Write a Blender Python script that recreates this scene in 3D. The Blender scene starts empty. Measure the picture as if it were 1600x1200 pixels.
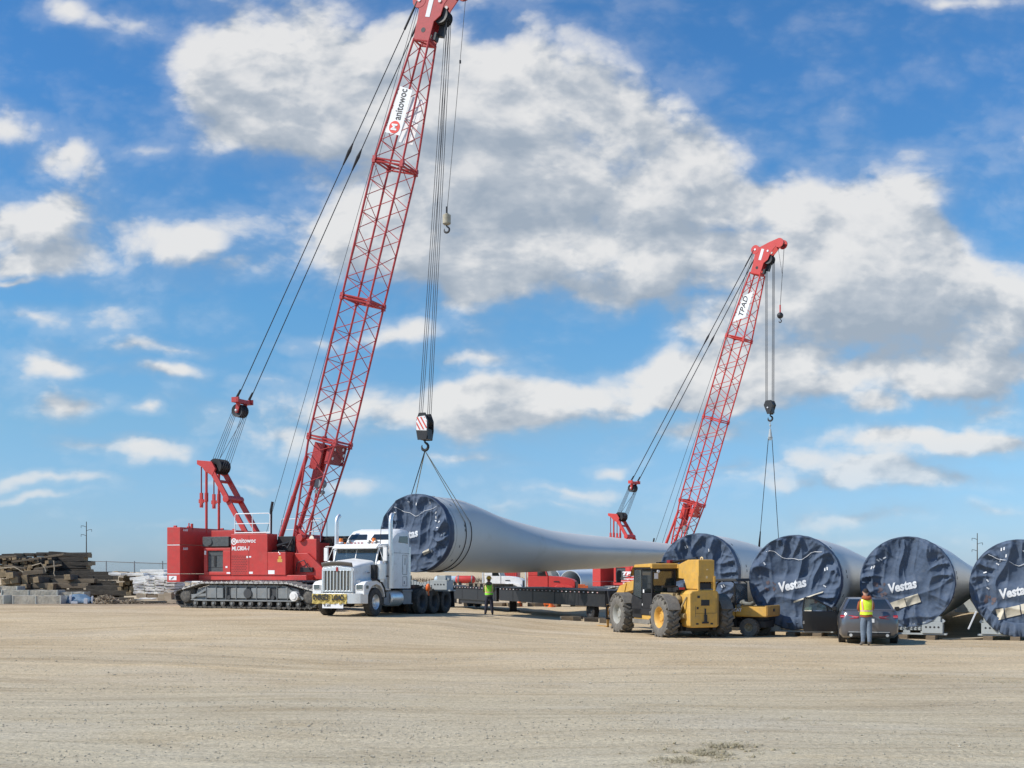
import bpy, bmesh, math, random
from math import sin, cos, pi, radians, atan2, sqrt, hypot, exp
from mathutils import Vector, Matrix, noise
random.seed(7)
scene = bpy.context.scene
COL = scene.collection
CAMZ, HY, F = 2.25, 893.0, 1800.0

def W(px, py, Z): return Vector(((px-800)/F*Z, Z, CAMZ+(HY-py)/F*Z))
def sstep(a, b, x):
    t = max(0.0, min(1.0, (x-a)/(b-a))); return t*t*(3-2*t)
def lerp(a, b, t): return a+(b-a)*t
def interp(tab, x):
    if x <= tab[0][0]: return tab[0][1]
    for (x0, y0), (x1, y1) in zip(tab, tab[1:]):
        if x <= x1: return lerp(y0, y1, (x-x0)/(x1-x0))
    return tab[-1][1]

# ---------------------------------------------------------------- ground relief
GP = [(-10.1,49.9,.75),(-13.5,51,.75),(-8,47.5,.70),(-6.6,43,.58),(-5,46,.52),(-3.9,49.5,.46),(-20,53,.72),(-28,56,.72),(-24,66,.7),
      (-1.07,55.4,.14),(2.5,57,.12),(6,41,0),(4.5,43,0),(7,39,0),(11.4,38,-.06),(11,35,-.06),(16,42,-.2),(20,42,-.2),(10,44,-.12),
      (0,62,.12),(5,52,.05),(10,84,.1),(0,75,.05),(0,12,0),(0,22,0),(-8,16,0),(8,16,0),(-14,30,.25),(0,33,.05),(14,28,-.03),
      (-30,35,.5),(30,40,-.2),(40,70,0),(-45,70,.6),(0,110,.2),(-60,130,.3),(60,130,.2),(30,90,.05),(-20,90,.4)]
def g(x, y):
    sw = 0; sz = 0
    for a, b, c in GP:
        w = 1.0/((x-a)**2+(y-b)**2+9.0)**2
        sw += w; sz += w*c
    z = sz/sw
    fall = 1-sstep(120, 300, hypot(x, y-50))
    return z*fall+.15*(1-fall)
def GW(px, Z):
    x = (px-800)/F*Z
    return Vector((x, Z, g(x, Z)))

# ---------------------------------------------------------------- materials
MATS = {}
def nt(m):
    m.use_nodes = True
    return m.node_tree, m.node_tree.nodes['Principled BSDF']
def mat(name, col, rough=.5, metal=0, var=.12, scale=3.0, dirt=0, dirtcol=(.30,.25,.18), bump=0, bscale=30, coat=0, stretch=(1,1,1), spec=.5):
    if name in MATS: return MATS[name]
    m = bpy.data.materials.new(name); t, b = nt(m)
    N, L = t.nodes, t.links
    b.inputs['Roughness'].default_value = rough; b.inputs['Metallic'].default_value = metal
    b.inputs['Coat Weight'].default_value = coat; b.inputs['Specular IOR Level'].default_value = spec
    tc = N.new('ShaderNodeTexCoord'); mp = N.new('ShaderNodeMapping'); mp.inputs['Scale'].default_value = stretch
    L.new(tc.outputs['Object'], mp.inputs['Vector'])
    n1 = N.new('ShaderNodeTexNoise'); n1.inputs['Scale'].default_value = scale; n1.inputs['Detail'].default_value = 6
    n1.inputs['Roughness'].default_value = .65
    L.new(mp.outputs[0], n1.inputs['Vector'])
    r = N.new('ShaderNodeMapRange'); r.inputs[1].default_value = .25; r.inputs[2].default_value = .75
    r.inputs[3].default_value = 1-var; r.inputs[4].default_value = 1+var
    L.new(n1.outputs['Fac'], r.inputs[0])
    mx = N.new('ShaderNodeMix'); mx.data_type = 'RGBA'; mx.blend_type = 'MULTIPLY'; mx.inputs[0].default_value = 1
    mx.inputs[6].default_value = (*col, 1); L.new(r.outputs[0], mx.inputs[7])
    out = mx.outputs[2]
    if dirt:
        n2 = N.new('ShaderNodeTexNoise'); n2.inputs['Scale'].default_value = scale*1.7; n2.inputs['Detail'].default_value = 8
        n2.inputs['Roughness'].default_value = .7; L.new(mp.outputs[0], n2.inputs['Vector'])
        r2 = N.new('ShaderNodeMapRange'); r2.inputs[1].default_value = .62-dirt*.5; r2.inputs[2].default_value = .8-dirt*.2
        r2.inputs[3].default_value = 0; r2.inputs[4].default_value = min(1, .35+dirt)
        L.new(n2.outputs['Fac'], r2.inputs[0])
        m2 = N.new('ShaderNodeMix'); m2.data_type = 'RGBA'; L.new(r2.outputs[0], m2.inputs[0])
        L.new(out, m2.inputs[6]); m2.inputs[7].default_value = (*dirtcol, 1); out = m2.outputs[2]
        r3 = N.new('ShaderNodeMapRange'); r3.inputs[3].default_value = rough; r3.inputs[4].default_value = .9
        L.new(r2.outputs[0], r3.inputs[0]); L.new(r3.outputs[0], b.inputs['Roughness'])
    L.new(out, b.inputs['Base Color'])
    if bump:
        n3 = N.new('ShaderNodeTexNoise'); n3.inputs['Scale'].default_value = bscale; n3.inputs['Detail'].default_value = 5
        L.new(mp.outputs[0], n3.inputs['Vector'])
        bp = N.new('ShaderNodeBump'); bp.inputs['Strength'].default_value = bump; bp.inputs['Distance'].default_value = .03
        L.new(n3.outputs['Fac'], bp.inputs['Height']); L.new(bp.outputs[0], b.inputs['Normal'])
    MATS[name] = m; return m
def glassmat(name, tint, mixf=.5, rough=.03):
    if name in MATS: return MATS[name]
    m = bpy.data.materials.new(name); m.use_nodes = True; t = m.node_tree; N, L = t.nodes, t.links
    for n in list(N): N.remove(n)
    o = N.new('ShaderNodeOutputMaterial'); tr = N.new('ShaderNodeBsdfTransparent'); tr.inputs[0].default_value = (*tint, 1)
    gl = N.new('ShaderNodeBsdfGlossy'); gl.inputs['Roughness'].default_value = rough; gl.inputs['Color'].default_value = (.9,.9,.9,1)
    df = N.new('ShaderNodeBsdfDiffuse'); df.inputs[0].default_value = (.13,.15,.15,1)
    fr = N.new('ShaderNodeFresnel'); fr.inputs[0].default_value = 1.55
    m0 = N.new('ShaderNodeMixShader'); m0.inputs[0].default_value = mixf
    L.new(tr.outputs[0], m0.inputs[1]); L.new(df.outputs[0], m0.inputs[2])
    m1 = N.new('ShaderNodeMixShader'); ad = N.new('ShaderNodeMath'); ad.operation = 'ADD'; ad.inputs[1].default_value = .06
    L.new(fr.outputs[0], ad.inputs[0]); L.new(ad.outputs[0], m1.inputs[0]); L.new(m0.outputs[0], m1.inputs[1]); L.new(gl.outputs[0], m1.inputs[2])
    L.new(m1.outputs[0], o.inputs[0]); MATS[name] = m; return m

RED = mat('crane_red_paint', (.50,.042,.034), .45, var=.14, dirt=.2, dirtcol=(.28,.09,.07), coat=.15)
REDB = mat('crane_boom_red', (.40,.036,.038), .5, var=.2, scale=6, dirt=.12, dirtcol=(.30,.12,.09))
REDF = mat('far_crane_red', (.56,.050,.042), .45, var=.10, dirt=.08, dirtcol=(.4,.12,.1))
DRED = mat('dark_red_paint', (.22,.012,.018), .5, var=.15)
WHITE = mat('white_paint', (.78,.77,.745), .38, var=.07, dirt=.20, dirtcol=(.46,.42,.35), coat=.15)
WHITEP = mat('plain_white', (.80,.80,.80), .5, var=.03)
CHROME = mat('chrome', (.80,.79,.77), .38, .85, var=.06, dirt=.15, dirtcol=(.35,.32,.28))
STEEL = mat('grey_steel', (.26,.27,.28), .55, .6, var=.2, dirt=.2)
GALV = mat('grey_frame_paint', (.40,.43,.43), .5, .1, var=.1, dirt=.12, dirtcol=(.38,.34,.28))
BLACK = mat('black_paint', (.018,.018,.02), .5, var=.2, dirt=.1, dirtcol=(.12,.10,.08))
DARK = mat('dark_grey', (.05,.052,.055), .6, var=.2)
ROPE = mat('wire_rope', (.022,.022,.026), .6, .2, var=.2)
ROPEL = mat('wire_rope_light', (.10,.11,.13), .6, .3, var=.2)
RUBBER = mat('dusty_rubber', (.05,.046,.042), .85, var=.25, dirt=.3, dirtcol=(.22,.19,.15), scale=5, bump=.3)
RUBBERD = mat('muddy_rubber', (.13,.12,.105), .9, var=.25, dirt=.35, dirtcol=(.26,.23,.185), scale=4, bump=.4)
RUBBERB = mat('black_rubber', (.025,.024,.024), .85, var=.2, dirt=.1, dirtcol=(.12,.1,.08))
TRACKM = mat('track_steel', (.10,.095,.088), .75, .4, var=.3, dirt=.25, dirtcol=(.33,.29,.23), scale=5, bump=.4)
TRACKT = mat('pale_track_steel', (.50,.48,.44), .55, .3, var=.2, dirt=.1)
TRACKF = mat('track_frame_grey', (.20,.215,.22), .65, .1, var=.25, dirt=.25, dirtcol=(.30,.27,.22), scale=3)
YEL = mat('machine_yellow', (.62,.35,.065), .6, var=.16, dirt=.30, dirtcol=(.40,.27,.12), coat=.05)
YELD = mat('ochre_and_shaded_yellow', (.48,.26,.06), .6, var=.2, dirt=.3, dirtcol=(.22,.13,.07))  # ochre of the forks; on the tailgate it paints shade
ORANGE = mat('orange_plastic', (.85,.17,.03), .5, var=.08)
AMBER = mat('amber_lens', (.85,.22,.03), .25, var=.05)
REDL = mat('red_lens', (.45,.01,.02), .2, var=.1)
BLADE = mat('blade_gelcoat', (.57,.572,.55), .48, 0, var=.05, scale=.35, dirt=.10, dirtcol=(.40,.38,.32), coat=.0, stretch=(1,1,1), spec=.35)
NAVY = mat('navy_tarp', (.074,.104,.158), .72, var=.2, scale=2.2, dirt=.22, dirtcol=(.15,.165,.19), bump=.6, bscale=8, spec=.3)
NAVYD = mat('navy_band', (.03,.042,.085), .6, var=.15, dirt=.08, dirtcol=(.12,.12,.13))
TAPE = mat('white_tape', (.72,.73,.74), .5, var=.1)
CREAM = mat('cream_board', (.60,.54,.42), .7, var=.1, dirt=.15)
STAIN = mat('rusty_stain', (.12,.09,.095), .8, var=.3)
TIMD = mat('dark_timber', (.062,.052,.040), .9, var=.35, scale=2, dirt=.25, dirtcol=(.20,.17,.13), bump=.7, stretch=(.6,3,3))
TIMB = mat('brown_timber', (.20,.155,.105), .9, var=.35, scale=2, dirt=.2, dirtcol=(.09,.075,.06), bump=.7, stretch=(.6,3,3))
TIME = mat('timber_end_grain', (.34,.25,.145), .9, var=.35, scale=7, dirt=.25, dirtcol=(.16,.12,.08), bump=.5)
TIMP = mat('pale_timber', (.46,.38,.27), .85, var=.25, scale=3, bump=.4, stretch=(.6,3,3))
PLAST = mat('shrink_wrap', (.46,.41,.32), .42, var=.25, scale=5, dirt=.2, dirtcol=(.2,.19,.17), bump=.8, bscale=9)
BOARD = mat('white_boards', (.80,.78,.72), .6, var=.14, scale=2, dirt=.16, dirtcol=(.34,.34,.31), bump=.3, bscale=8)
SKIN = mat('skin', (.48,.27,.18), .55, var=.08)
HAIR = mat('dark_hair', (.03,.02,.015), .8, var=.3, bump=.5, bscale=120)
JEANS = mat('blue_jeans', (.15,.19,.24), .85, var=.2, scale=12, bump=.4, bscale=25)
TROUS = mat('navy_trousers', (.022,.025,.045), .85, var=.2, scale=12, bump=.4, bscale=25)
BOOT = mat('grey_boots', (.14,.13,.12), .8, var=.2)
BOOTB = mat('black_boots', (.02,.018,.018), .7, var=.2)
HOOD = mat('rust_hoodie', (.33,.09,.035), .9, var=.2, bump=.5, bscale=40)
HOODG = mat('grey_hoodie', (.12,.11,.10), .9, var=.2, bump=.5, bscale=40)
VESTY = mat('yellow_vest', (.72,.95,.04), .6, var=.06, bump=.4, bscale=25)
VESTG = mat('green_vest', (.30,.85,.06), .6, var=.06, bump=.4, bscale=25)
STRIPE = mat('orange_strip', (.95,.33,.06), .6, var=.06)
SILVER = mat('reflective_tape', (.62,.60,.52), .35, .2, var=.08)
HAT = mat('yellow_hard_hat', (.62,.42,.05), .35, var=.05)
CARP = mat('car_grey_paint', (.15,.148,.158), .28, .55, var=.06, coat=.6)
CARD = mat('car_black_door', (.012,.013,.016), .3, .2, var=.1, coat=.5)
GRILLE = mat('grille_mesh', (.20,.19,.16), .5, .5, var=.25, scale=40)
RADI = mat('radiator_grey', (.075,.085,.09), .6, .2, var=.35, scale=9, dirt=.15)
SEAT = mat('seat_fabric', (.16,.19,.10), .8, var=.2)
BANNERY = mat('yellow_banner_cloth', (.50,.38,.11), .75, var=.18, scale=9, dirt=.12, bump=.5, bscale=14)
SLING = mat('sling_webbing', (.30,.28,.20), .8, var=.2)
CONC = mat('pale_rubble', (.50,.46,.40), .85, var=.25)
GLASS = glassmat('window_glass', (.42,.48,.50), .25)
GLASSD = glassmat('dark_window_glass', (.10,.12,.13), .12)
GLASSP = glassmat('dusty_window_glass', (.55,.62,.60), .50, .12)

# ---------------------------------------------------------------- mesh builder
class MB:
    def __init__(s): s.v = []; s.f = []; s.m = []
    def add(s, vs, fs, m=0):
        o = len(s.v); s.v += [tuple(v) for v in vs]
        for f in fs: s.f.append(tuple(i+o for i in f)); s.m.append(m)
        return s
    def bx(s, x0, x1, y0, y1, z0, z1, m=0):
        return s.box(((x0+x1)/2,(y0+y1)/2,(z0+z1)/2), (abs(x1-x0),abs(y1-y0),abs(z1-z0)), m)
    def box(s, c, d, m=0, R=None):
        c = Vector(c); vs = []
        for i in (-.5,.5):
            for j in (-.5,.5):
                for k in (-.5,.5):
                    p = Vector((i*d[0], j*d[1], k*d[2]))
                    if R is not None: p = R @ p
                    vs.append(c+p)
        return s.add(vs, [(0,1,3,2),(4,6,7,5),(0,4,5,1),(2,3,7,6),(0,2,6,4),(1,5,7,3)], m)
    def beam(s, p0, p1, w, h, m=0, up=(0,0,1)):
        p0, p1 = Vector(p0), Vector(p1); a = (p1-p0); L = a.length; a.normalize()
        u = Vector(up)
        if abs(a.dot(u)) > .98: u = Vector((1,0,0))
        sd = a.cross(u).normalized(); u2 = sd.cross(a)
        R = Matrix((a, sd, u2)).transposed()
        return s.box((p0+p1)/2, (L, w, h), m, R)
    def cyl(s, p0, p1, r0, r1=None, n=8, m=0, cap=True):
        if r1 is None: r1 = r0
        p0, p1 = Vector(p0), Vector(p1); a = (p1-p0).normalized()
        u = a.orthogonal().normalized(); w = a.cross(u)
        vs = []
        for p, r in ((p0,r0),(p1,r1)):
            for i in range(n):
                t = 2*pi*i/n; vs.append(p+(u*cos(t)+w*sin(t))*r)
        fs = [(i,(i+1)%n,n+(i+1)%n,n+i) for i in range(n)]
        if cap: fs += [tuple(range(n))[::-1], tuple(range(n,2*n))]
        return s.add(vs, fs, m)
    def tube(s, pts, r, n=8, m=0):
        pts = [Vector(p) for p in pts]; rings = []
        ref = None
        for i, p in enumerate(pts):
            a = (pts[min(i+1,len(pts)-1)]-pts[max(i-1,0)]).normalized()
            if ref is None: ref = a.orthogonal().normalized()
            u = (ref-a*ref.dot(a)).normalized(); ref = u; w = a.cross(u)
            rr = r[i] if isinstance(r, (list,tuple)) else r
            rings.append([p+(u*cos(2*pi*k/n)+w*sin(2*pi*k/n))*rr for k in range(n)])
        return s.loft(rings, m)
    def loft(s, rings, m=0, cap=True, close=True):
        n = len(rings[0]); vs = [v for r in rings for v in r]; fs = []
        for i in range(len(rings)-1):
            for k in range(n if close else n-1):
                k2 = (k+1)%n; fs.append((i*n+k, i*n+k2, (i+1)*n+k2, (i+1)*n+k))
        if cap and close: fs += [tuple(range(n))[::-1], tuple(range((len(rings)-1)*n, len(rings)*n))]
        return s.add(vs, fs, m)
    def prism(s, out, ax, a0, a1, m=0):
        def P(q, a):
            return {'y':(q[0],a,q[1]), 'x':(a,q[0],q[1]), 'z':(q[0],q[1],a)}[ax]
        return s.loft([[P(q,a0) for q in out],[P(q,a1) for q in out]], m)
    def lathe(s, prof, c, axis, n=24, m=0, cap=False):
        c = Vector(c); a = Vector(axis).normalized(); u = a.orthogonal().normalized(); w = a.cross(u)
        rings = [[c+a*h+(u*cos(2*pi*k/n)+w*sin(2*pi*k/n))*max(r,.0005) for k in range(n)] for r, h in prof]
        return s.loft(rings, m, cap)
    def ball(s, c, r, m=0, n=10, sc=(1,1,1)):
        c = Vector(c)
        rings = []
        for i in range(n+1):
            t = pi*i/n
            rings.append([c+Vector((sc[0]*r*max(sin(t),.01)*cos(2*pi*k/12), sc[1]*r*max(sin(t),.01)*sin(2*pi*k/12), sc[2]*r*cos(t))) for k in range(12)])
        return s.loft(rings, m)
    def build(s, name, mats, parent=None, bevel=0, loc=None, angle=32):
        if not isinstance(mats, (list,tuple)): mats = [mats]
        me = bpy.data.meshes.new(name); me.from_pydata(s.v, [], s.f)
        for mm in mats: me.materials.append(mm)
        me.polygons.foreach_set('material_index', s.m)
        bm = bmesh.new(); bm.from_mesh(me); bmesh.ops.recalc_face_normals(bm, faces=bm.faces); bm.to_mesh(me); bm.free()
        me.polygons.foreach_set('use_smooth', [True]*len(me.polygons)); me.set_sharp_from_angle(angle=radians(angle))
        return link(name, me, parent, bevel, loc)
def link(name, me, parent=None, bevel=0, loc=None):
    o = bpy.data.objects.new(name, me); COL.objects.link(o)
    if parent is not None: o.parent = parent
    if loc is not None: o.location = loc
    if bevel:
        b = o.modifiers.new('bevel', 'BEVEL'); b.width = bevel; b.segments = 2; b.limit_method = 'ANGLE'; b.angle_limit = radians(40)
        b.harden_normals = True
    return o
def thing(name, label, cat, loc=(0,0,0), rz=0, group=None):
    o = bpy.data.objects.new(name, None); COL.objects.link(o); o.location = loc; o.rotation_euler = (0,0,rz)
    o.empty_display_size = .3
    return tag(o, label, cat, group)
def tag(o, label, cat, group=None, kind=None):
    if label: o['label'] = label
    if cat: o['category'] = cat
    if group: o['group'] = group
    if kind: o['kind'] = kind
    return o
def text_verts(body, size, shear=0, offset=0, ext=0, align='CENTER'):
    c = bpy.data.curves.new('t', 'FONT'); c.body = body; c.size = size; c.shear = shear; c.offset = offset; c.extrude = ext
    c.align_x = align; c.align_y = 'CENTER'; c.resolution_u = 3
    o = bpy.data.objects.new('t', c); COL.objects.link(o)
    dg = bpy.context.evaluated_depsgraph_get(); dg.update()
    me = bpy.data.meshes.new_from_object(o.evaluated_get(dg)); bpy.data.objects.remove(o); bpy.data.curves.remove(c)
    return me
def text(name, body, size, M, material, parent, shear=0, offset=0, width=None, align='CENTER', ext=.003):
    me = text_verts(body, size, shear, offset, ext, align); me.name = name
    if width:
        xs = [v.co.x for v in me.vertices]; k = width/(max(xs)-min(xs)); me.transform(Matrix.Diagonal((k,1,1,1)))
    me.transform(M); me.materials.clear(); me.materials.append(material)
    return link(name, me, parent)
def frame(o, x, y):     # matrix whose local x/y axes are given directions
    x = Vector(x).normalized(); y = Vector(y).normalized(); z = x.cross(y).normalized(); y = z.cross(x)
    M = Matrix((x, y, z)).transposed().to_4x4(); M.translation = Vector(o); return M

# ---------------------------------------------------------------- sky, sun, camera
SUN_AZ = Vector((-.94,-.33,0)).normalized(); SUN_EL = radians(43)
def make_world():
    w = bpy.data.worlds.new('World'); scene.world = w; w.use_nodes = True
    t = w.node_tree; N, L = t.nodes, t.links
    for n in list(N): N.remove(n)
    out = N.new('ShaderNodeOutputWorld'); bg = N.new('ShaderNodeBackground'); L.new(bg.outputs[0], out.inputs[0])
    bg.inputs[1].default_value = .1
    sky = N.new('ShaderNodeTexSky'); sky.sky_type = 'NISHITA'; sky.sun_disc = False; sky.sun_elevation = SUN_EL
    sky.sun_rotation = atan2(SUN_AZ.x, SUN_AZ.y); sky.air_density = 1.0; sky.dust_density = .3; sky.ozone_density = 1.6; sky.altitude = 200
    def M(op, a, b=None, c=None, clamp=False):
        n = nodes.new('ShaderNodeMath'); n.operation = op; n.use_clamp = clamp
        for i, v in enumerate((a,b,c)):
            if v is None: continue
            if isinstance(v, (int,float)): n.inputs[i].default_value = v
            else: links.new(v, n.inputs[i])
        return n.outputs[0]
    # cloud density group over (u, v) = direction divided by its forward part
    gr = bpy.data.node_groups.new('cloud_density', 'ShaderNodeTree')
    gr.interface.new_socket('UV', in_out='INPUT', socket_type='NodeSocketVector')
    gr.interface.new_socket('Density', in_out='OUTPUT', socket_type='NodeSocketFloat')
    gr.interface.new_socket('Fine', in_out='OUTPUT', socket_type='NodeSocketFloat')
    nodes, links = gr.nodes, gr.links
    gi = nodes.new('NodeGroupInput'); go = nodes.new('NodeGroupOutput')
    # warp
    nw = nodes.new('ShaderNodeTexNoise'); nw.noise_dimensions = '2D'; nw.inputs['Scale'].default_value = 9; nw.inputs['Detail'].default_value = 4
    links.new(gi.outputs[0], nw.inputs['Vector'])
    vs = nodes.new('ShaderNodeVectorMath'); vs.operation = 'SUBTRACT'; vs.inputs[1].default_value = (.5,.5,.5); links.new(nw.outputs['Color'], vs.inputs[0])
    vm = nodes.new('ShaderNodeVectorMath'); vm.operation = 'MULTIPLY'; vm.inputs[1].default_value = (.075,.05,0); links.new(vs.outputs[0], vm.inputs[0])
    va = nodes.new('ShaderNodeVectorMath'); va.operation = 'ADD'; links.new(gi.outputs[0], va.inputs[0]); links.new(vm.outputs[0], va.inputs[1])
    acc = None
    for (x, y, rx, ry, s) in BLOBS:
        if y > 480 and s < .9: s += .16
        mp = nodes.new('ShaderNodeMapping'); mp.vector_type = 'POINT'
        sx, sy = F/(rx*1.55), F/(ry*1.55)
        mp.inputs['Scale'].default_value = (sx, sy, 0)
        mp.inputs['Location'].default_value = (-(x-800)/F*sx, -(HY-y)/F*sy, 0)
        links.new(va.outputs[0], mp.inputs['Vector'])
        gt = nodes.new('ShaderNodeTexGradient'); gt.gradient_type = 'SPHERICAL'; links.new(mp.outputs[0], gt.inputs[0])
        acc = M('MULTIPLY', gt.outputs['Fac'], s) if acc is None else M('MULTIPLY_ADD', gt.outputs['Fac'], s, acc)
    gr.interface.new_socket('Height', in_out='OUTPUT', socket_type='NodeSocketFloat')
    sat = M('MINIMUM', acc, 1.05)
    mp = nodes.new('ShaderNodeMapping'); mp.inputs['Scale'].default_value = (1,1.6,1); links.new(gi.outputs[0], mp.inputs['Vector'])
    n1 = nodes.new('ShaderNodeTexNoise'); n1.noise_dimensions = '2D'; n1.inputs['Scale'].default_value = 8; n1.inputs['Detail'].default_value = 9; n1.inputs['Roughness'].default_value = .56
    n1.inputs['Distortion'].default_value = .15; links.new(mp.outputs[0], n1.inputs['Vector'])
    vo = nodes.new('ShaderNodeTexVoronoi'); vo.voronoi_dimensions = '2D'; vo.feature = 'F1'; vo.inputs['Scale'].default_value = 17; vo.inputs['Detail'].default_value = 3; vo.inputs['Roughness'].default_value = .55
    v2 = nodes.new('ShaderNodeVectorMath'); v2.operation = 'MULTIPLY_ADD'; v2.inputs[1].default_value = (.05,.05,0); links.new(n1.outputs['Color'], v2.inputs[0]); links.new(mp.outputs[0], v2.inputs[2])
    links.new(v2.outputs[0], vo.inputs['Vector'])
    puff = M('SUBTRACT', .5, vo.outputs['Distance'])
    tex = M('ADD', M('MULTIPLY', M('SUBTRACT', n1.outputs['Fac'], .5), 1.6), M('MULTIPLY', puff, .34))
    links.new(M('ADD', sat, tex), go.inputs[0]); links.new(n1.outputs['Fac'], go.inputs[1])
    hh = M('ADD', M('MULTIPLY', M('MINIMUM', acc, 2.2), .55), M('ADD', M('MULTIPLY', n1.outputs['Fac'], 1.9), M('MULTIPLY', puff, .55)))
    links.new(hh, go.inputs[2])
    nodes, links = N, L
    tc = N.new('ShaderNodeTexCoord'); sp = N.new('ShaderNodeSeparateXYZ'); L.new(tc.outputs['Generated'], sp.inputs[0])
    ay = M('MAXIMUM', M('ABSOLUTE', sp.outputs[1]), .12)
    u = M('DIVIDE', sp.outputs[0], ay); v = M('DIVIDE', sp.outputs[2], ay)
    back = M('LESS_THAN', sp.outputs[1], 0.0)
    u2 = M('ADD', u, M('MULTIPLY', back, .35))
    cb = N.new('ShaderNodeCombineXYZ'); L.new(u2, cb.inputs[0]); L.new(v, cb.inputs[1]); L.new(M('MULTIPLY', back, 3.0), cb.inputs[2])
    # third coordinate only decorrelates the noise behind the camera
    g1 = N.new('ShaderNodeGroup'); g1.node_tree = gr; L.new(cb.outputs[0], g1.inputs[0])
    of = N.new('ShaderNodeVectorMath'); of.operation = 'ADD'; of.inputs[1].default_value = (-.014,.026,0); L.new(cb.outputs[0], of.inputs[0])
    g2 = N.new('ShaderNodeGroup'); g2.node_tree = gr; L.new(of.outputs[0], g2.inputs[0])
    dens = g1.outputs[0]
    a = N.new('ShaderNodeMapRange'); a.interpolation_type = 'SMOOTHSTEP'; a.inputs[1].default_value = .0; a.inputs[2].default_value = .78
    L.new(dens, a.inputs[0])
    veil = N.new('ShaderNodeMapRange'); veil.interpolation_type = 'SMOOTHSTEP'; veil.inputs[1].default_value = -.35; veil.inputs[2].default_value = .45; veil.inputs[4].default_value = .24
    L.new(dens, veil.inputs[0])
    # light: bright where the cloud thins towards the sun, grey where it thickens
    dif = M('SUBTRACT', g1.outputs[2], g2.outputs[2])
    lit = N.new('ShaderNodeMapRange'); lit.interpolation_type = 'SMOOTHSTEP'; lit.inputs[1].default_value = -.75; lit.inputs[2].default_value = .75; L.new(dif, lit.inputs[0])
    thick = N.new('ShaderNodeMapRange'); thick.inputs[1].default_value = .3; thick.inputs[2].default_value = 1.6; thick.inputs[3].default_value = 1.05; thick.inputs[4].default_value = .56
    L.new(dens, thick.inputs[0])
    l2 = M('MULTIPLY', lit.outputs[0], thick.outputs[0])
    cr = N.new('ShaderNodeValToRGB'); L.new(l2, cr.inputs[0])
    e = cr.color_ramp.elements; e[0].position = .05; e[0].color = (2.8,3.25,3.8,1); e[1].position = .72; e[1].color = (6.3,6.25,6.15,1)
    k = cr.color_ramp.elements.new(.38); k.color = (4.0,4.3,4.65,1)
    # sky tint
    tint = N.new('ShaderNodeMix'); tint.data_type = 'RGBA'; tint.blend_type = 'MULTIPLY'; tint.inputs[0].default_value = 1
    L.new(sky.outputs[0], tint.inputs[6])
    tr = N.new('ShaderNodeValToRGB'); L.new(M('MAXIMUM', v, 0.0), tr.inputs[0])
    SKYT = SKY_TINT
    el = tr.color_ramp.elements; el[0].position = SKYT[0][0]; el[0].color = (*SKYT[0][1],1); el[1].position = SKYT[-1][0]; el[1].color = (*SKYT[-1][1],1)
    for p, c in SKYT[1:-1]:
        q = tr.color_ramp.elements.new(p); q.color = (*c,1)
    L.new(tr.outputs[0], tint.inputs[7])
    # low clouds fade into the pale air near the horizon
    lowf = N.new('ShaderNodeMapRange'); lowf.inputs[1].default_value = -.01; lowf.inputs[2].default_value = .12; lowf.inputs[3].default_value = .25; lowf.inputs[4].default_value = 1
    L.new(v, lowf.inputs[0])
    hf = N.new('ShaderNodeMapRange'); hf.inputs[1].default_value = .9; hf.inputs[2].default_value = 2.5; hf.inputs[3].default_value = 1; hf.inputs[4].default_value = .3
    L.new(v, hf.inputs[0])
    al = M('MULTIPLY', M('MULTIPLY', M('MAXIMUM', a.outputs[0], veil.outputs[0]), lowf.outputs[0]), M('MULTIPLY', hf.outputs[0], .93))
    mx = N.new('ShaderNodeMix'); mx.data_type = 'RGBA'; L.new(al, mx.inputs[0]); L.new(tint.outputs[2], mx.inputs[6]); L.new(cr.outputs[0], mx.inputs[7])
    L.new(mx.outputs[2], bg.inputs[0])
    s = bpy.data.lights.new('sun', 'SUN'); s.energy = 3.6; s.angle = radians(.53); s.color = (1,.955,.88)
    so = bpy.data.objects.new('sun', s); COL.objects.link(so); so.location = (-40,-10,60)
    d = -(SUN_AZ*cos(SUN_EL)+Vector((0,0,sin(SUN_EL)))); so.rotation_euler = d.to_track_quat('-Z','Y').to_euler()
SKY_TINT = [(0.0,(.42,.61,1.04)),(.024,(.44,.63,1.02)),(.13,(.52,.77,.95)),(.23,(.48,.86,1.06)),(.43,(.39,.83,1.17)),(1,(.36,.8,1.15))]
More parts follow.
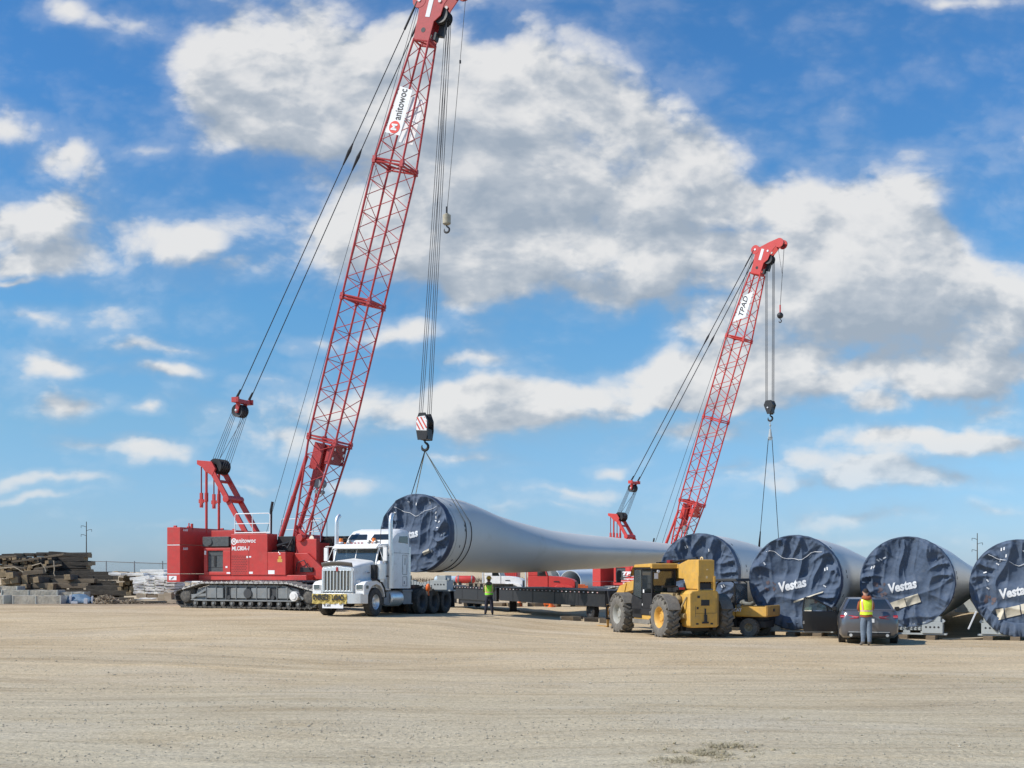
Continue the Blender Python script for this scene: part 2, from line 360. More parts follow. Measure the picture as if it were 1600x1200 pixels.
BLOBS = [(400,60,110,80,.9),(330,110,70,50,.7),(380,185,130,55,1),(560,90,150,110,1),(560,220,170,80,1),(720,130,110,120,1),(720,260,180,110,1),
 (850,150,110,85,.95),(930,220,120,80,1),(1010,250,90,70,.9),(1060,300,110,80,.9),(1140,225,50,45,.6),(820,360,220,85,1),(640,370,140,70,.8),
 (880,425,150,48,1),(990,430,100,48,1),(500,360,90,55,.7),(1290,290,55,30,.45),(1420,290,80,35,.5),(1300,380,140,70,1.0),(1390,420,120,60,1.0),(1250,440,150,80,.8),(1450,450,150,80,.8),(1130,360,80,60,.8),(1400,360,90,60,.5),
 (1220,350,90,60,.7),(1400,520,210,70,1),(1550,500,120,75,1),(1180,520,120,55,.8),(1050,570,110,28,.6),(1240,605,230,42,.95),(1530,585,120,38,.8),
 (900,615,200,34,.9),(780,650,170,40,.75),(580,655,220,36,.6),(720,610,60,18,.4),(90,375,170,62,.9),(0,340,90,30,.7),(5,200,48,38,.85),
 (92,255,42,30,.9),(330,375,100,42,.75),(390,430,50,20,.6),(40,410,120,22,.6),(25,437,40,7,.6),(120,12,55,20,.7),(215,22,42,28,.65),
 (630,520,60,22,.85),(500,530,80,20,.7),(85,570,65,17,.8),(245,580,72,13,.9),(110,628,52,24,.8),(212,645,28,11,.7),(60,500,130,20,.45),
 (250,545,180,10,.35),(235,700,62,16,.85),(150,690,60,14,.6),(90,745,100,10,.75),(60,770,80,6,.5),(975,722,45,11,.8),(890,765,70,13,.85),(560,770,60,14,.6),
 (1460,697,140,18,.9),(1400,742,190,20,.8),(1560,680,70,14,.7),(1540,790,60,12,.7),(1330,805,110,16,.7),(1060,690,110,16,.5),(880,790,90,12,.5),
 (1520,5,110,14,.7),(1390,640,30,16,.5),(240,235,60,10,.3),(1090,640,120,22,.5),(460,700,90,14,.35),(700,720,160,12,.4),(340,760,120,9,.4),(1180,760,110,10,.45),(820,840,120,7,.4),(1420,850,120,8,.4),(300,830,120,6,.35),(720,560,90,12,.35),(1130,740,60,10,.4),(430,600,60,10,.3)]
make_world()
cam = bpy.data.cameras.new('camera'); co = bpy.data.objects.new('camera', cam); COL.objects.link(co); scene.camera = co
cam.sensor_width = 36; cam.lens = F/1600*36; cam.shift_y = (HY-600)/1600; cam.clip_end = 6000; cam.clip_start = .1
co.location = (0,0,CAMZ); co.rotation_euler = (radians(90),0,0)
scene.view_settings.view_transform = 'Standard'; scene.view_settings.look = 'None'; scene.view_settings.exposure = .4; scene.view_settings.gamma = 1
scene.render.resolution_x = 1024; scene.render.resolution_y = 768

# ---------------------------------------------------------------- ground
def ground_mat():
    m = bpy.data.materials.new('gravel_yard'); t, b = nt(m); N, L = t.nodes, t.links
    b.inputs['Roughness'].default_value = .95; b.inputs['Specular IOR Level'].default_value = .2
    tc = N.new('ShaderNodeTexCoord')
    wn = N.new('ShaderNodeTexNoise'); wn.inputs['Scale'].default_value = .06; wn.inputs['Detail'].default_value = 2; L.new(tc.outputs['Object'], wn.inputs['Vector'])
    wv = N.new('ShaderNodeVectorMath'); wv.operation = 'MULTIPLY_ADD'; wv.inputs[1].default_value = (0,7,0); L.new(wn.outputs['Color'], wv.inputs[0]); L.new(tc.outputs['Object'], wv.inputs[2])
    def noi(scale, st, det=6, ro=.6):
        mp = N.new('ShaderNodeMapping'); mp.inputs['Scale'].default_value = st; L.new(wv.outputs[0], mp.inputs['Vector'])
        n = N.new('ShaderNodeTexNoise'); n.inputs['Scale'].default_value = scale; n.inputs['Detail'].default_value = det; n.inputs['Roughness'].default_value = ro
        L.new(mp.outputs[0], n.inputs['Vector']); return n.outputs['Fac']
    def ramp(f, cols):
        r = N.new('ShaderNodeValToRGB'); L.new(f, r.inputs[0]); e = r.color_ramp.elements
        e[0].position, e[0].color = cols[0][0], (*cols[0][1],1); e[1].position, e[1].color = cols[-1][0], (*cols[-1][1],1)
        for p, c in cols[1:-1]: q = e.new(p); q.color = (*c,1)
        return r.outputs[0]
    def mixm(a, bb, f=1, mode='MULTIPLY'):
        x = N.new('ShaderNodeMix'); x.data_type = 'RGBA'; x.blend_type = mode
        if isinstance(f, (int,float)): x.inputs[0].default_value = f
        else: L.new(f, x.inputs[0])
        L.new(a, x.inputs[6]); L.new(bb, x.inputs[7]); return x.outputs[2]
    patch = noi(.09, (1,1.6,1), 5)
    base = ramp(patch, [(.3,(.55,.465,.345)),(.5,(.59,.49,.345)),(.7,(.60,.525,.415))])
    near = N.new('ShaderNodeSeparateXYZ'); L.new(tc.outputs['Object'], near.inputs[0])
    wob = noi(.25, (.3,1,1), 4)
    ad = N.new('ShaderNodeMath'); ad.operation = 'MULTIPLY_ADD'; ad.inputs[1].default_value = 10; L.new(wob, ad.inputs[0]); L.new(near.outputs[1], ad.inputs[2])
    mr = N.new('ShaderNodeMapRange'); mr.inputs[1].default_value = 17; mr.inputs[2].default_value = 34; L.new(ad.outputs[0], mr.inputs[0])
    tone = ramp(mr.outputs[0], [(0,(.97,1.0,1.0)),(.4,(.98,.98,.95)),(1,(1.03,.96,.86))])
    c = mixm(base, tone)
    # wheel tracks run across the yard
    tr = ramp(noi(.9, (.05,1.6,1), 5, .6), [(.32,(.82,.79,.75)),(.46,(.97,.97,.97)),(.58,(1.0,1.0,1.0)),(.72,(1.16,1.14,1.10))])
    c = mixm(c, tr, .95)
    tr2 = ramp(noi(3.2, (.10,1.5,1), 6, .65), [(.30,(.80,.77,.73)),(.46,(.98,.98,.98)),(.56,(1,1,1)),(.70,(1.13,1.13,1.11))])
    c = mixm(c, tr2, .9)
    tr3 = ramp(noi(.55, (.35,1.0,1), 7, .7), [(.30,(.80,.75,.68)),(.5,(1,1,1)),(.68,(1.08,1.09,1.10))])
    c = mixm(c, tr3, .9)
    sp = ramp(noi(14, (1,1,1), 6, .75), [(.33,(.62,.60,.57)),(.45,(.96,.96,.96)),(.60,(1.03,1.03,1.02)),(.72,(1.35,1.34,1.30))])
    c = mixm(c, sp, .9)
    vo = N.new('ShaderNodeTexVoronoi'); vo.inputs['Scale'].default_value = 26; L.new(tc.outputs['Object'], vo.inputs['Vector'])
    vr = N.new('ShaderNodeMapRange'); vr.inputs[1].default_value = .0; vr.inputs[2].default_value = 1; vr.inputs[3].default_value = .84; vr.inputs[4].default_value = 1.14
    se = N.new('ShaderNodeSeparateColor'); L.new(vo.outputs['Color'], se.inputs[0]); L.new(se.outputs[0], vr.inputs[0])
    c = mixm(c, vr.outputs[0], .9)
    # brown earth with wood litter by the timber stacks
    dm = N.new('ShaderNodeVectorMath'); dm.operation = 'DISTANCE'; dm.inputs[1].default_value = (-19,57,.7)
    ms = N.new('ShaderNodeVectorMath'); ms.operation = 'MULTIPLY'; ms.inputs[1].default_value = (.45,1,1); L.new(tc.outputs['Object'], ms.inputs[0])
    dm.inputs[1].default_value = (-8.0,57.0,.7); L.new(ms.outputs[0], dm.inputs[0])
    dr = N.new('ShaderNodeMapRange'); dr.inputs[1].default_value = 6.8; dr.inputs[2].default_value = 3.6; L.new(dm.outputs['Value'], dr.inputs[0])
    br = ramp(noi(1.6, (1,1,1), 6, .7), [(.3,(.20,.145,.09)),(.55,(.33,.25,.165)),(.75,(.42,.35,.26))])
    dd = N.new('ShaderNodeMath'); dd.operation = 'MULTIPLY'; dd.use_clamp = True; dd.inputs[1].default_value = 1; L.new(dr.outputs[0], dd.inputs[0])
    c = mixm(c, br, dd.outputs[0], 'MIX')
    L.new(c, b.inputs['Base Color'])
    h = N.new('ShaderNodeMath'); h.operation = 'MULTIPLY_ADD'; h.inputs[1].default_value = .6
    L.new(noi(9, (1,1,1), 8, .75), h.inputs[0]); L.new(noi(2.4, (.14,1.6,1), 6, .65), h.inputs[2])
    bp = N.new('ShaderNodeBump'); bp.inputs['Strength'].default_value = .8; bp.inputs['Distance'].default_value = .10
    L.new(h.outputs[0], bp.inputs['Height']); L.new(bp.outputs[0], b.inputs['Normal'])
    return m
GM = ground_mat()
def make_ground():
    def ax(pts, lo, hi, st):
        k = int((hi-lo)/st); return pts[0]+[lo+i*st for i in range(k+1)]+pts[1]
    xs = ax(([-4000,-1500,-600,-250,-130,-85,-65],[65,85,130,250,600,1500,4000]), -50, 50, .8)
    ys = ax(([-2000,-400,-80,-20,-5],[]), 0, 9, 3)+[10+i*.3 for i in range(140)]+[52+i*.8 for i in range(70)]+[112,120,135,160,200,270,400,800,1800,4500]
    vs = []
    for y in ys:
        for x in xs:
            z = g(x, y)
            if 9 < y < 110 and abs(x) < 60:
                z += .035*noise.noise(Vector((x*.25,y*.9,3)))+.016*noise.noise(Vector((x*.6,y*2.3,7)))
            vs.append((x,y,z))
    n = len(xs); fs = [(j*n+i, j*n+i+1, (j+1)*n+i+1, (j+1)*n+i) for j in range(len(ys)-1) for i in range(n-1)]
    me = bpy.data.meshes.new('ground'); me.from_pydata(vs, [], fs); me.materials.append(GM)
    me.polygons.foreach_set('use_smooth', [True]*len(fs)); o = link('ground', me); o['kind'] = 'structure'
make_ground()
PEB = mat('pebble_stone', (.40,.36,.28), .95, var=.6, scale=6, spec=.1)
def pebbles():
    b = MB(); rnd = random.Random(3)
    for i in range(26000):
        y = 12+rnd.random()**1.3*26; x = rnd.uniform(-.46,.46)*y*1.05
        dn = noise.noise(Vector((x*.25,y*.8,1)))
        if rnd.random() > .45+dn*1.4: continue
        r = .006+.013*rnd.random()**2+(.02*rnd.random() if rnd.random() < .012 else 0)
        z = g(x,y)+.035*noise.noise(Vector((x*.25,y*.9,3)))+.016*noise.noise(Vector((x*.6,y*2.3,7)))+r*.25
        a = rnd.random()*6.3; rx, ry, rz = r*rnd.uniform(.8,1.6), r*rnd.uniform(.7,1.2), r*rnd.uniform(.5,.9)
        vs = [(x+rx*cos(a),y+rx*sin(a),z),(x-rx*cos(a),y-rx*sin(a),z),(x-ry*sin(a),y+ry*cos(a),z+rz*.3),(x+ry*sin(a),y-ry*cos(a),z),(x,y,z+rz),(x,y,z-rz)]
        b.add(vs, [(0,2,4),(2,1,4),(1,3,4),(3,0,4),(2,0,5),(1,2,5),(3,1,5),(0,3,5)])
    o = b.build('gravel', PEB, angle=20); tag(o, 'loose stones strewn over the tan gravel yard', 'gravel', kind='stuff')
pebbles()
DRYG = mat('dry_weeds', (.36,.31,.20), .9, var=.4, scale=20)
def weeds():
    b = MB(); rnd = random.Random(5)
    for (px, py, n, sx, sy) in ((1058,1190,70,.35,.30),(1105,1178,60,.35,.25),(1135,1166,55,.35,.2),(1580,1068,60,.6,.4),(1410,1057,22,.5,.3),(1120,1176,40,.9,.5),(1240,1125,14,.5,.4)):
        Z = 1800*2.25/(py-HY); c = GW(px, Z)
        for i in range(n):
            x = c.x+rnd.gauss(0,sx*.45); y = c.y+rnd.gauss(0,sy*.7); z = g(x,y)
            for k in range(7):
                a = rnd.random()*6.3; l = rnd.uniform(.03,.10); h = rnd.uniform(.01,.045)
                p = Vector((x+rnd.gauss(0,.03),y+rnd.gauss(0,.03),z)); q = p+Vector((cos(a)*l,sin(a)*l,h)); w = Vector((-sin(a),cos(a),0))*.004
                b.add([p-w,p+w,q+w*.3,q-w*.3], [(0,1,2,3)])
            if i % 3 == 0:
                r = rnd.uniform(.010,.030); b.ball((x,y,z), r, 0, 4, (1.2,1,.6))
    o = b.build('dry_weeds', DRYG); tag(o, 'flattened dry weeds and clods in the gravel foreground', 'weeds', kind='stuff')
weeds()
# ================================================================ crawler cranes
def make_track(parent, yc, side):
    belt = MB(); path = []
    # closed loop of the belt in x/z
    R = .46; xe = 3.08
    top = [(x, 1.06-.012*sin(x*3)**2) for x in [2.0-4.2*i/14 for i in range(15)]]
    pts = [(-xe, .04)]
    bot = [(-xe+2*xe*i/24, .04) for i in range(25)]
    right = [(xe+R*sin(a), .5-R*cos(a)) for a in [radians(q) for q in range(15,116,20)]]
    left = [(-xe-R*sin(a), .5-R*cos(a)) for a in [radians(q) for q in range(115,14,-20)]]
    loop = bot+right+top+left
    loop.append(loop[0])
    # resample evenly
    seg = [hypot(b[0]-a[0], b[1]-a[1]) for a, b in zip(loop, loop[1:])]; tot = sum(seg); n = 62
    def at(d):
        d %= tot
        for (a, b), l in zip(zip(loop, loop[1:]), seg):
            if d <= l: t = d/max(l,1e-6); return Vector((lerp(a[0],b[0],t), 0, lerp(a[1],b[1],t)))
            d -= l
        return Vector((loop[0][0],0,loop[0][1]))
    for i in range(n):
        a = at(i*tot/n); b2 = at((i+.84)*tot/n); a.y = b2.y = yc
        mid = (a+b2)/2; up = -(b2-a).cross(Vector((0,1,0))).normalized()
        istop = 1 if mid.z > .75 else 0  # shoes of the upper run take the paler steel
        belt.beam(a, b2, .80, .055, istop, up=(0,1,0)) if False else None
        ax = (b2-a).normalized(); sd = Vector((0,1,0)); nn = ax.cross(sd)
        R3 = Matrix((ax, sd, nn)).transposed()
        belt.box(mid, ((b2-a).length, .80, .05), istop, R3)
        out = nn if (mid-Vector((0,yc,.55))).dot(nn) > 0 else -nn
        belt.box(mid+out*.045, (.045,.78,.05), istop, R3)
        belt.box(mid-out*.06+Vector((0,0,0)), ((b2-a).length*.8, .34, .07), 0, R3)
    belt.build('track_belt', [TRACKM, TRACKT], parent)
    fr = MB()
    fr.prism([(-2.7,.34),(2.6,.34),(2.45,.80),(1.7,.96),(-1.9,.96),(-2.5,.80)], 'y', yc-.2, yc+.2)
    for s in (-1, 1):
        y = yc+s*.26
        for x0, x1 in ((-2.0,-1.15),(-.75,.0),(.25,1.15),(1.55,2.1)):
            fr.bx(x0,x1,y-.05,y+.05,.42,.84)
        for i in range(9):
            x = -2+.5*i; fr.bx(x,x+.03,y-.075,y+.075,.36,.9)
        fr.bx(-2.6,2.5,y-.06,y+.06,.29,.35)
        for sx in (-1,1): fr.beam((sx*1.9,y,.85),(sx*2.75,y,.4),.08,.1)
        fr.beam((-2.9,y,.5),(-2.0,y,.55),.06,.12); fr.beam((-2.9,y,.35),(-2.2,y,.33),.06,.06)
    fr.build('track_frame', TRACKF, parent, .012)
    wd = MB(); wd.cyl((2.35,yc+side*.2,.52),(2.35,yc+side*.40,.52),.2,n=18); wd.cyl((2.35,yc+side*.4,.52),(2.35,yc+side*.43,.52),.13,n=14); wd.build('drive_motor', WHITE, parent, .01)
    dk = MB()
    for s in (-1,1):
        for x0, x1 in ((-1.15,-.75),(0,.25),(1.15,1.55)): dk.bx(x0,x1,yc+s*.215-.02,yc+s*.215+.02,.4,.88)  # dark slabs stand in for shade in the frame pockets
        dk.cyl((.1,yc+s*.25,.62),(.1,yc+s*.36,.62),.2,n=14)
        dk.cyl((-.85,yc+s*.25,.45),(-.85,yc+s*.33,.45),.09,n=10); dk.cyl((1.3,yc+s*.25,.45),(1.3,yc+s*.33,.45),.09,n=10)
    dk.build('drive_and_pocket_shade', DARK, parent, .01)
    ro = MB()
    for i in range(12):
        x = -2.55+i*.46; ro.cyl((x,yc-.3,.2),(x,yc+.3,.2),.125,n=12,m=0); ro.cyl((x,yc-.33,.2),(x,yc+.33,.2),.055,n=8,m=1)
    for x in (-1.2,.4,1.6): ro.cyl((x,yc-.2,.96),(x,yc+.2,.96),.07,n=10)
    ro.build('track_rollers', [TRACKM, TRACKF], parent)
    sp = MB()
    for x, m in ((3.05,0),(-3.05,0)):
        sp.cyl((x,yc-.16,.5),(x,yc+.16,.5),.41,n=20,m=0)
        sp.lathe([(.0,.0),(.14,.02),(.26,-.02),(.3,-.08)], (x,yc+side*.34,.5), (0,side,0), 20, m)
        for i in range(12):
            a = 2*pi*i/12; sp.box((x+.40*cos(a),yc,.5+.40*sin(a)), (.09,.2,.09), 0, Matrix.Rotation(-a,3,'Y'))
    sp.build('drive_sprocket', [TRACKM, TRACKT], parent)

def make_crane(label, C, th, T, body, trackside, fine, brand):
    """T = boom tip in the crane's own frame; local x forward, y left"""
    z0 = g(C[0], C[1])
    root = thing('crawler_crane', label, 'crane', (C[0], C[1], z0), th, 'red crawler cranes lifting the blade')
    MI = (Matrix.Translation((C[0],C[1],z0)) @ Matrix.Rotation(th,4,'Z')).inverted()
    Lc = lambda px,py,Z: MI @ W(px,py,Z)
    make_track(root, -2.1, -1); make_track(root, 2.1, 1)
    b = MB()
    b.bx(-1.3,1.3,-1.75,1.75,.45,.85); b.bx(-.8,-.3,-2.0,2.0,.6,.95); b.bx(.3,.8,-2.0,2.0,.6,.95); b.cyl((0,0,.85),(0,0,1.12),.85,n=24)
    for x in (-.95,.2,.9): b.bx(x-.2,x+.22,-1.95,-1.5,.93,1.13)
    b.build('carbody', [WHITE if fine else GALV], root, .02)
    # counterweight
    cw = MB()
    for z in ((1.08,1.42),(1.44,2.66),(2.68,3.42)):
        cw.bx(-4.1,-3.42,-2.3,2.3,z[0],z[1])
    for y in (-2.1,-1.2,1.2,2.1): cw.bx(-3.9,-3.75,y-.04,y+.04,3.42,3.50)
    cw.cyl((-3.5,-1.6,3.42),(-3.5,-1.6,3.62),.03); cw.bx(-3.5,-3.42,-1.5,-1.4,3.3,3.6)
    cwo = cw.build('counterweight', body, root, .02)
    if fine:
        s = MB(); s.bx(-4.08,-3.44,-2.306,-2.30,2.645,2.675); s.bx(-4.08,-3.44,-2.306,-2.30,1.415,1.44); s.bx(-4.0,-3.6,-2.306,-2.30,1.16,1.34); s.build('white_marking', WHITEP, cwo)
        s = MB(); s.beam((-3.9,-2.31,1.2),(-3.75,-2.31,1.3),.004,.04,up=(0,1,0)); s.build('label_mark', BLACK, cwo)
        text('weight_lettering', '8.600', .14, frame((-3.414,-1.95,3.3),(0,1,0),(0,0,1)), WHITEP, cwo, .2, .004)
        text('weight_lettering', '8.600', .14, frame((-3.414,-1.95,2.5),(0,1,0),(0,0,1)), WHITEP, cwo, .2, .004)
    # house
    h = MB()
    h.bx(-3.1,2.3,-1.45,1.45,1.16,1.38)
    h.bx(-1.4,.43,-1.5,-.75,1.38,3.12)                      # main machinery door panel
    h.bx(-2.8,-1.43,-1.5,-.75,1.38,1.52); h.bx(-2.8,-1.43,-1.5,-.8,2.42,2.54); h.bx(-2.8,-2.62,-1.5,-.8,1.52,2.42); h.bx(-1.82,-1.43,-1.5,-.8,1.52,2.42)
    h.bx(-2.75,-1.45,-1.05,1.2,1.4,3.30)
    h.bx(.43,1.32,-1.5,-.8,1.38,2.34)                       # tool box
    h.bx(-1.4,2.1,-.7,1.35,1.38,2.75)
    h.bx(1.35,2.35,-.75,-.45,1.38,2.9); h.bx(1.0,1.9,-.45,.45,1.5,2.2)
    h.prism([(1.35,1.2),(3.0,1.2),(3.0,1.45),(2.0,2.3),(1.35,2.3)],'y',-.9,-.75)
    h.bx(2.2,3.1,.2,1.5,1.16,1.4)
    h.cyl((1.6,-.9,2.95),(1.6,.9,2.95),.16,n=12)
    h.bx(-.9,.0,-1.42,-1.38,3.12,3.17)
    ho = h.build('machinery_house', body, root, .02)
    d = MB()
    d.bx(-2.62,-1.82,-1.44,-1.38,1.52,2.42,0)
    d.bx(-2.3,-2.2,-1.47,-1.44,1.75,2.2,1); d.bx(-2.6,-1.84,-1.45,-1.44,1.70,1.72,1); d.bx(-2.6,-1.84,-1.45,-1.44,2.2,2.22,1)
    d.build('radiator', [RADI, BLACK], ho, .006)
    d = MB(); d.bx(-2.9,-1.55,-1.46,-.9,2.60,3.02); d.cyl((-2.55,-1.5,2.8),(-2.55,-1.46,2.8),.16,n=18); d.bx(-1.55,-1.3,-1.4,-.9,2.65,2.95)
    d.build('engine_box', RADI, ho, .015)
    d = MB(); d.bx(.46,1.3,-.78,-.72,2.36,3.02); d.bx(.46,1.1,-1.2,-.75,2.36,2.42); d.cyl((.7,-1.2,2.6),(1.1,-.9,2.75),.07); d.cyl((1.15,-1.1,2.5),(1.2,-.8,2.9),.03)  # black back panel paints the shade of the recess behind the gear
    d.tube([(.6,-1.0,2.45),(.8,-1.1,2.6),(1.05,-1.12,2.62),(1.25,-1.05,2.4)],.02); d.tube([(1.5,-1,1.5),(1.6,-1.05,1.9),(1.9,-1.0,2.0),(2.2,-1.05,1.6)],.025)
    d.bx(1.7,2.3,-1.0,-.85,1.5,1.7)
    d.build('gear_and_recess_shade', BLACK, ho, .01)
    d = MB(); d.bx(-3.45,1.65,-1.98,-1.5,1.06,1.12)
    wk = d.build('walkway', WHITE if fine else STEEL, root, .006)
    if fine:
        s = MB()
        for i in range(1,6): x = -3.45+.85*i; s.bx(x-.012,x+.012,-1.984,-1.98,1.055,1.122)
        s.build('walkway_seam', BLACK, wk)
        p = MB()
        for r_ in range(11):
            for c_ in range(9):
                p.bx(-1.36+c_*.085+(r_%2)*.04, -1.36+c_*.085+(r_%2)*.04+.045, -1.504,-1.50,1.45+r_*.072,1.45+r_*.072+.025)
        p.bx(-.5,-.487,-1.504,-1.5,1.40,3.05)
        p.build('vent_perforation', BLACK, ho)
        q = MB(); q.bx(-.62,-.54,-1.506,-1.5,2.10,2.18); q.bx(-.48,-.38,-1.506,-1.5,2.12,2.18); q.bx(-.48,-.3,-1.506,-1.5,1.43,1.52); q.bx(.47,.78,-1.506,-1.5,1.42,1.58); q.bx(-1.62,-1.44,-1.506,-1.5,1.43,1.5)
        q.bx(-2.77,-2.68,-1.506,-1.5,2.25,2.42); q.bx(-1.68,-1.58,-1.506,-1.5,1.68,1.76); q.bx(1.0,1.07,-1.506,-1.5,2.24,2.29)
        q.build('white_sticker', WHITEP, ho)
        q = MB(); q.bx(.93,1.16,-1.506,-1.5,1.92,2.05); q.bx(.98,1.11,-1.506,-1.5,2.06,2.17); q.build('warning_sticker', YEL, ho)
        Mx = frame((-.78,-1.505,2.87),(1,0,0),(0,0,1))
        text('brand_lettering', 'anitowoc', .27, frame((-1.13,-1.506,2.83),(1,0,0),(0,0,1)), WHITEP, ho, .1, .004, width=.98, align='LEFT')
        q = MB(); q.lathe([(.14,0),(.14,.004),(.095,.004),(.095,0)], (-1.25,-1.503,2.80), (0,-1,0), 20); q.build('brand_emblem', WHITEP, ho)
        text('brand_emblem_letter', 'M', .17, frame((-1.25,-1.507,2.80),(1,0,0),(0,0,1)), WHITEP, ho, 0, .008)
        text('model_lettering', 'MLC80A-1', .24, frame((-1.36,-1.506,2.50),(1,0,0),(0,0,1)), WHITEP, ho, .15, .005, width=.88, align='LEFT')
    else:
        text('company_lettering', brand, .34, frame((-1.3,-1.505,2.0),(1,0,0),(0,0,1)), WHITEP, ho, .3, .02, width=1.7)
        text('company_lettering', 'Integrated Building', .17, frame((-1.2,-1.505,1.62),(1,0,0),(0,0,1)), WHITEP, ho, .1, .004, width=1.5)
        text('company_lettering', 'Tim Body 10000', .19, frame((-1.2,-1.505,1.27),(1,0,0),(0,0,1)), WHITEP, ho, .1, .006, width=1.7)
        q = MB(); q.bx(-2.0,-.3,-1.505,-1.5,1.79,1.82); q.bx(-2.4,.3,-1.505,-1.5,1.43,1.455); q.build('white_stripe', WHITEP, ho)
    # handrails
    r = MB()
    def rail(x0, x1, y, z, hgt=.85, rr=.022):
        r.tube([(x0,y,z),(x0,y,z+hgt-.06),(x0+.06,y,z+hgt),(x1-.06,y,z+hgt),(x1,y,z+hgt-.06),(x1,y,z)], rr, 6)
        r.cyl((x0,y,z+hgt*.5),(x1,y,z+hgt*.5),rr*.8,n=6); r.cyl((x0,y,z+.04),(x1,y,z+.04),rr*1.2,n=6)
        r.cyl(((x0+x1)/2,y,z),((x0+x1)/2,y,z+hgt),rr*.8,n=6)
    rail(-1.25,.5,-1.42,3.13); rail(-.6,1.5,1.1,2.9,.95,.02); rail(1.2,1.9,.3,2.8,.9,.018)
    r.build('handrail', WHITEP if fine else STEEL, root)
    e = MB(); e.tube([(-.35,-.1,3.1),(-.33,-.1,4.2),(-.25,-.1,4.55)],.06,8); e.build('exhaust_stack', BLACK, root)
    # cab on the far side
    c = MB(); c.bx(1.5,3.15,.7,1.75,1.2,1.3); c.bx(1.5,3.1,.7,1.75,2.95,3.05)
    for x, y in ((1.52,.74),(1.52,1.7),(3.08,.74),(3.12,1.7),(2.3,.72)): c.bx(x-.04,x+.04,y-.04,y+.04,1.3,2.95)
    c.bx(1.5,1.6,.75,1.7,1.3,2.0); c.bx(1.55,3.0,.75,1.7,1.3,1.8); c.cyl((1.8,1,3.05),(1.8,1,3.75),.012)
    co_ = c.build('operator_cab', BLACK, root, .02)
    gl = MB(); gl.bx(1.56,3.05,.705,.715,1.8,2.93); gl.bx(3.12,3.13,.78,1.66,1.35,2.93); gl.build('cab_window', GLASSD, co_)
    # gantry
    gt = MB(); GX, GZ = -3.3, 6.15
    for s in (-1,1):
        y = s*.45
        gt.beam((-1.25,y,3.0),(GX+.05,y,GZ-.05),.09,.24)
        gt.prism([(GX-.62,GZ+.12),(GX-.62,GZ+.30),(GX+.15,GZ+.22),(GX+.35,GZ-.1),(GX+.2,GZ-.42),(GX-.2,GZ-.2),(GX-.35,GZ-.02)],'y',y-.06,y+.06)
        gt.cyl((GX-.15,y,3.2),(GX-.15,y,GZ-.1),.06,n=8); gt.cyl((GX-.15,y,4.6),(GX-.15,y,5.0),.085,n=8)
    gt.cyl((-2.35,-.58,4.70),(-2.35,.58,4.70),.16,n=14); gt.cyl((-2.9,-.45,5.5),(-2.9,.45,5.5),.07)
    gt.bx(-1.5,-1.0,-.6,.6,2.75,3.05)
    go_ = gt.build('gantry', body if not fine else RED, root, .01)
    sv = MB()
    for k in range(5):
        y = -.3+.15*k; sv.lathe([(.1,-.03),(.27,-.045),(.34,-.05),(.29,0),(.34,.05),(.27,.045),(.1,.03)], (GX+.22,y,GZ+.02), (0,1,0), 22)
    sv.build('gantry_sheave', BLACK, go_)
    hp = MB()
    for s in (-1,1):
        y = s*.45; hp.cyl((GX-.42,y,GZ),(GX-.42,y,4.95),.028,n=6,m=1)
        hp.bx(GX-.48,GX-.36,y-.05,y+.05,4.35,5.0); hp.bx(GX-.54,GX-.30,y-.04,y+.04,4.55,4.72); hp.cyl((GX-.42,y-.07,4.45),(GX-.42,y+.07,4.45),.05)
        hp.bx(GX-.44,GX-.12,y-.03,y+.03,4.6,4.66)
    hp.build('pendant_link', [body, DRED], root)
    # boom
    Fo = Vector((1.1,0,1.86)); Tp = Vector(T); a = (Tp-Fo); LB = a.length; a.normalize()
    v = Vector((a.z,0,-a.x)); yv = Vector((0,1,0))
    def P(s, u, w): return Fo+a*s+v*u+yv*w
    dep = lambda s: interp([(0,.30),(5.4,1.33),(17.1,1.33),(22.2,.70),(30,.7)], s)
    wid = lambda s: interp([(0,1.25),(17.1,1.25),(22.2,.62),(30,.62)], s)
    joints = [0,5.4,11.4,17.1,22.2]; names = ['boom_butt','boom_insert','boom_insert','boom_top_section']
    RB = REDB if fine else body
    LB_ = LB-1.35; joints[-1] = LB_
    for j in range(4):
        s0, s1 = joints[j], joints[j+1]; bm_ = MB()
        lac = .017 if fine else .022; ch = .046 if fine else .052
        for su in (-1,1):
            for sw in (-1,1): bm_.cyl(P(s0,su*dep(s0)/2,sw*wid(s0)/2), P(s1,su*dep(s1)/2,sw*wid(s1)/2), ch, n=8)
        n = max(4, round((s1-s0)/.70)); st = [s0+.12+(s1-s0-.24)*i/n for i in range(n+1)]
        for i in range(n):
            p, q = st[i], st[i+1]; sg = 1 if i%2 else -1
            for sw in (-1,1): bm_.cyl(P(p,-sg*dep(p)/2,sw*wid(p)/2), P(q,sg*dep(q)/2,sw*wid(q)/2), lac, n=6, cap=False)
            for su in (-1,1): bm_.cyl(P(p,su*dep(p)/2,sg*wid(p)/2), P(q,su*dep(q)/2,-sg*wid(q)/2), lac, n=6, cap=False)
        for i in range(1,n,2):
            p = st[i]; bm_.cyl(P(p,-dep(p)/2,-wid(p)/2),P(p,-dep(p)/2,wid(p)/2),lac,n=6,cap=False)
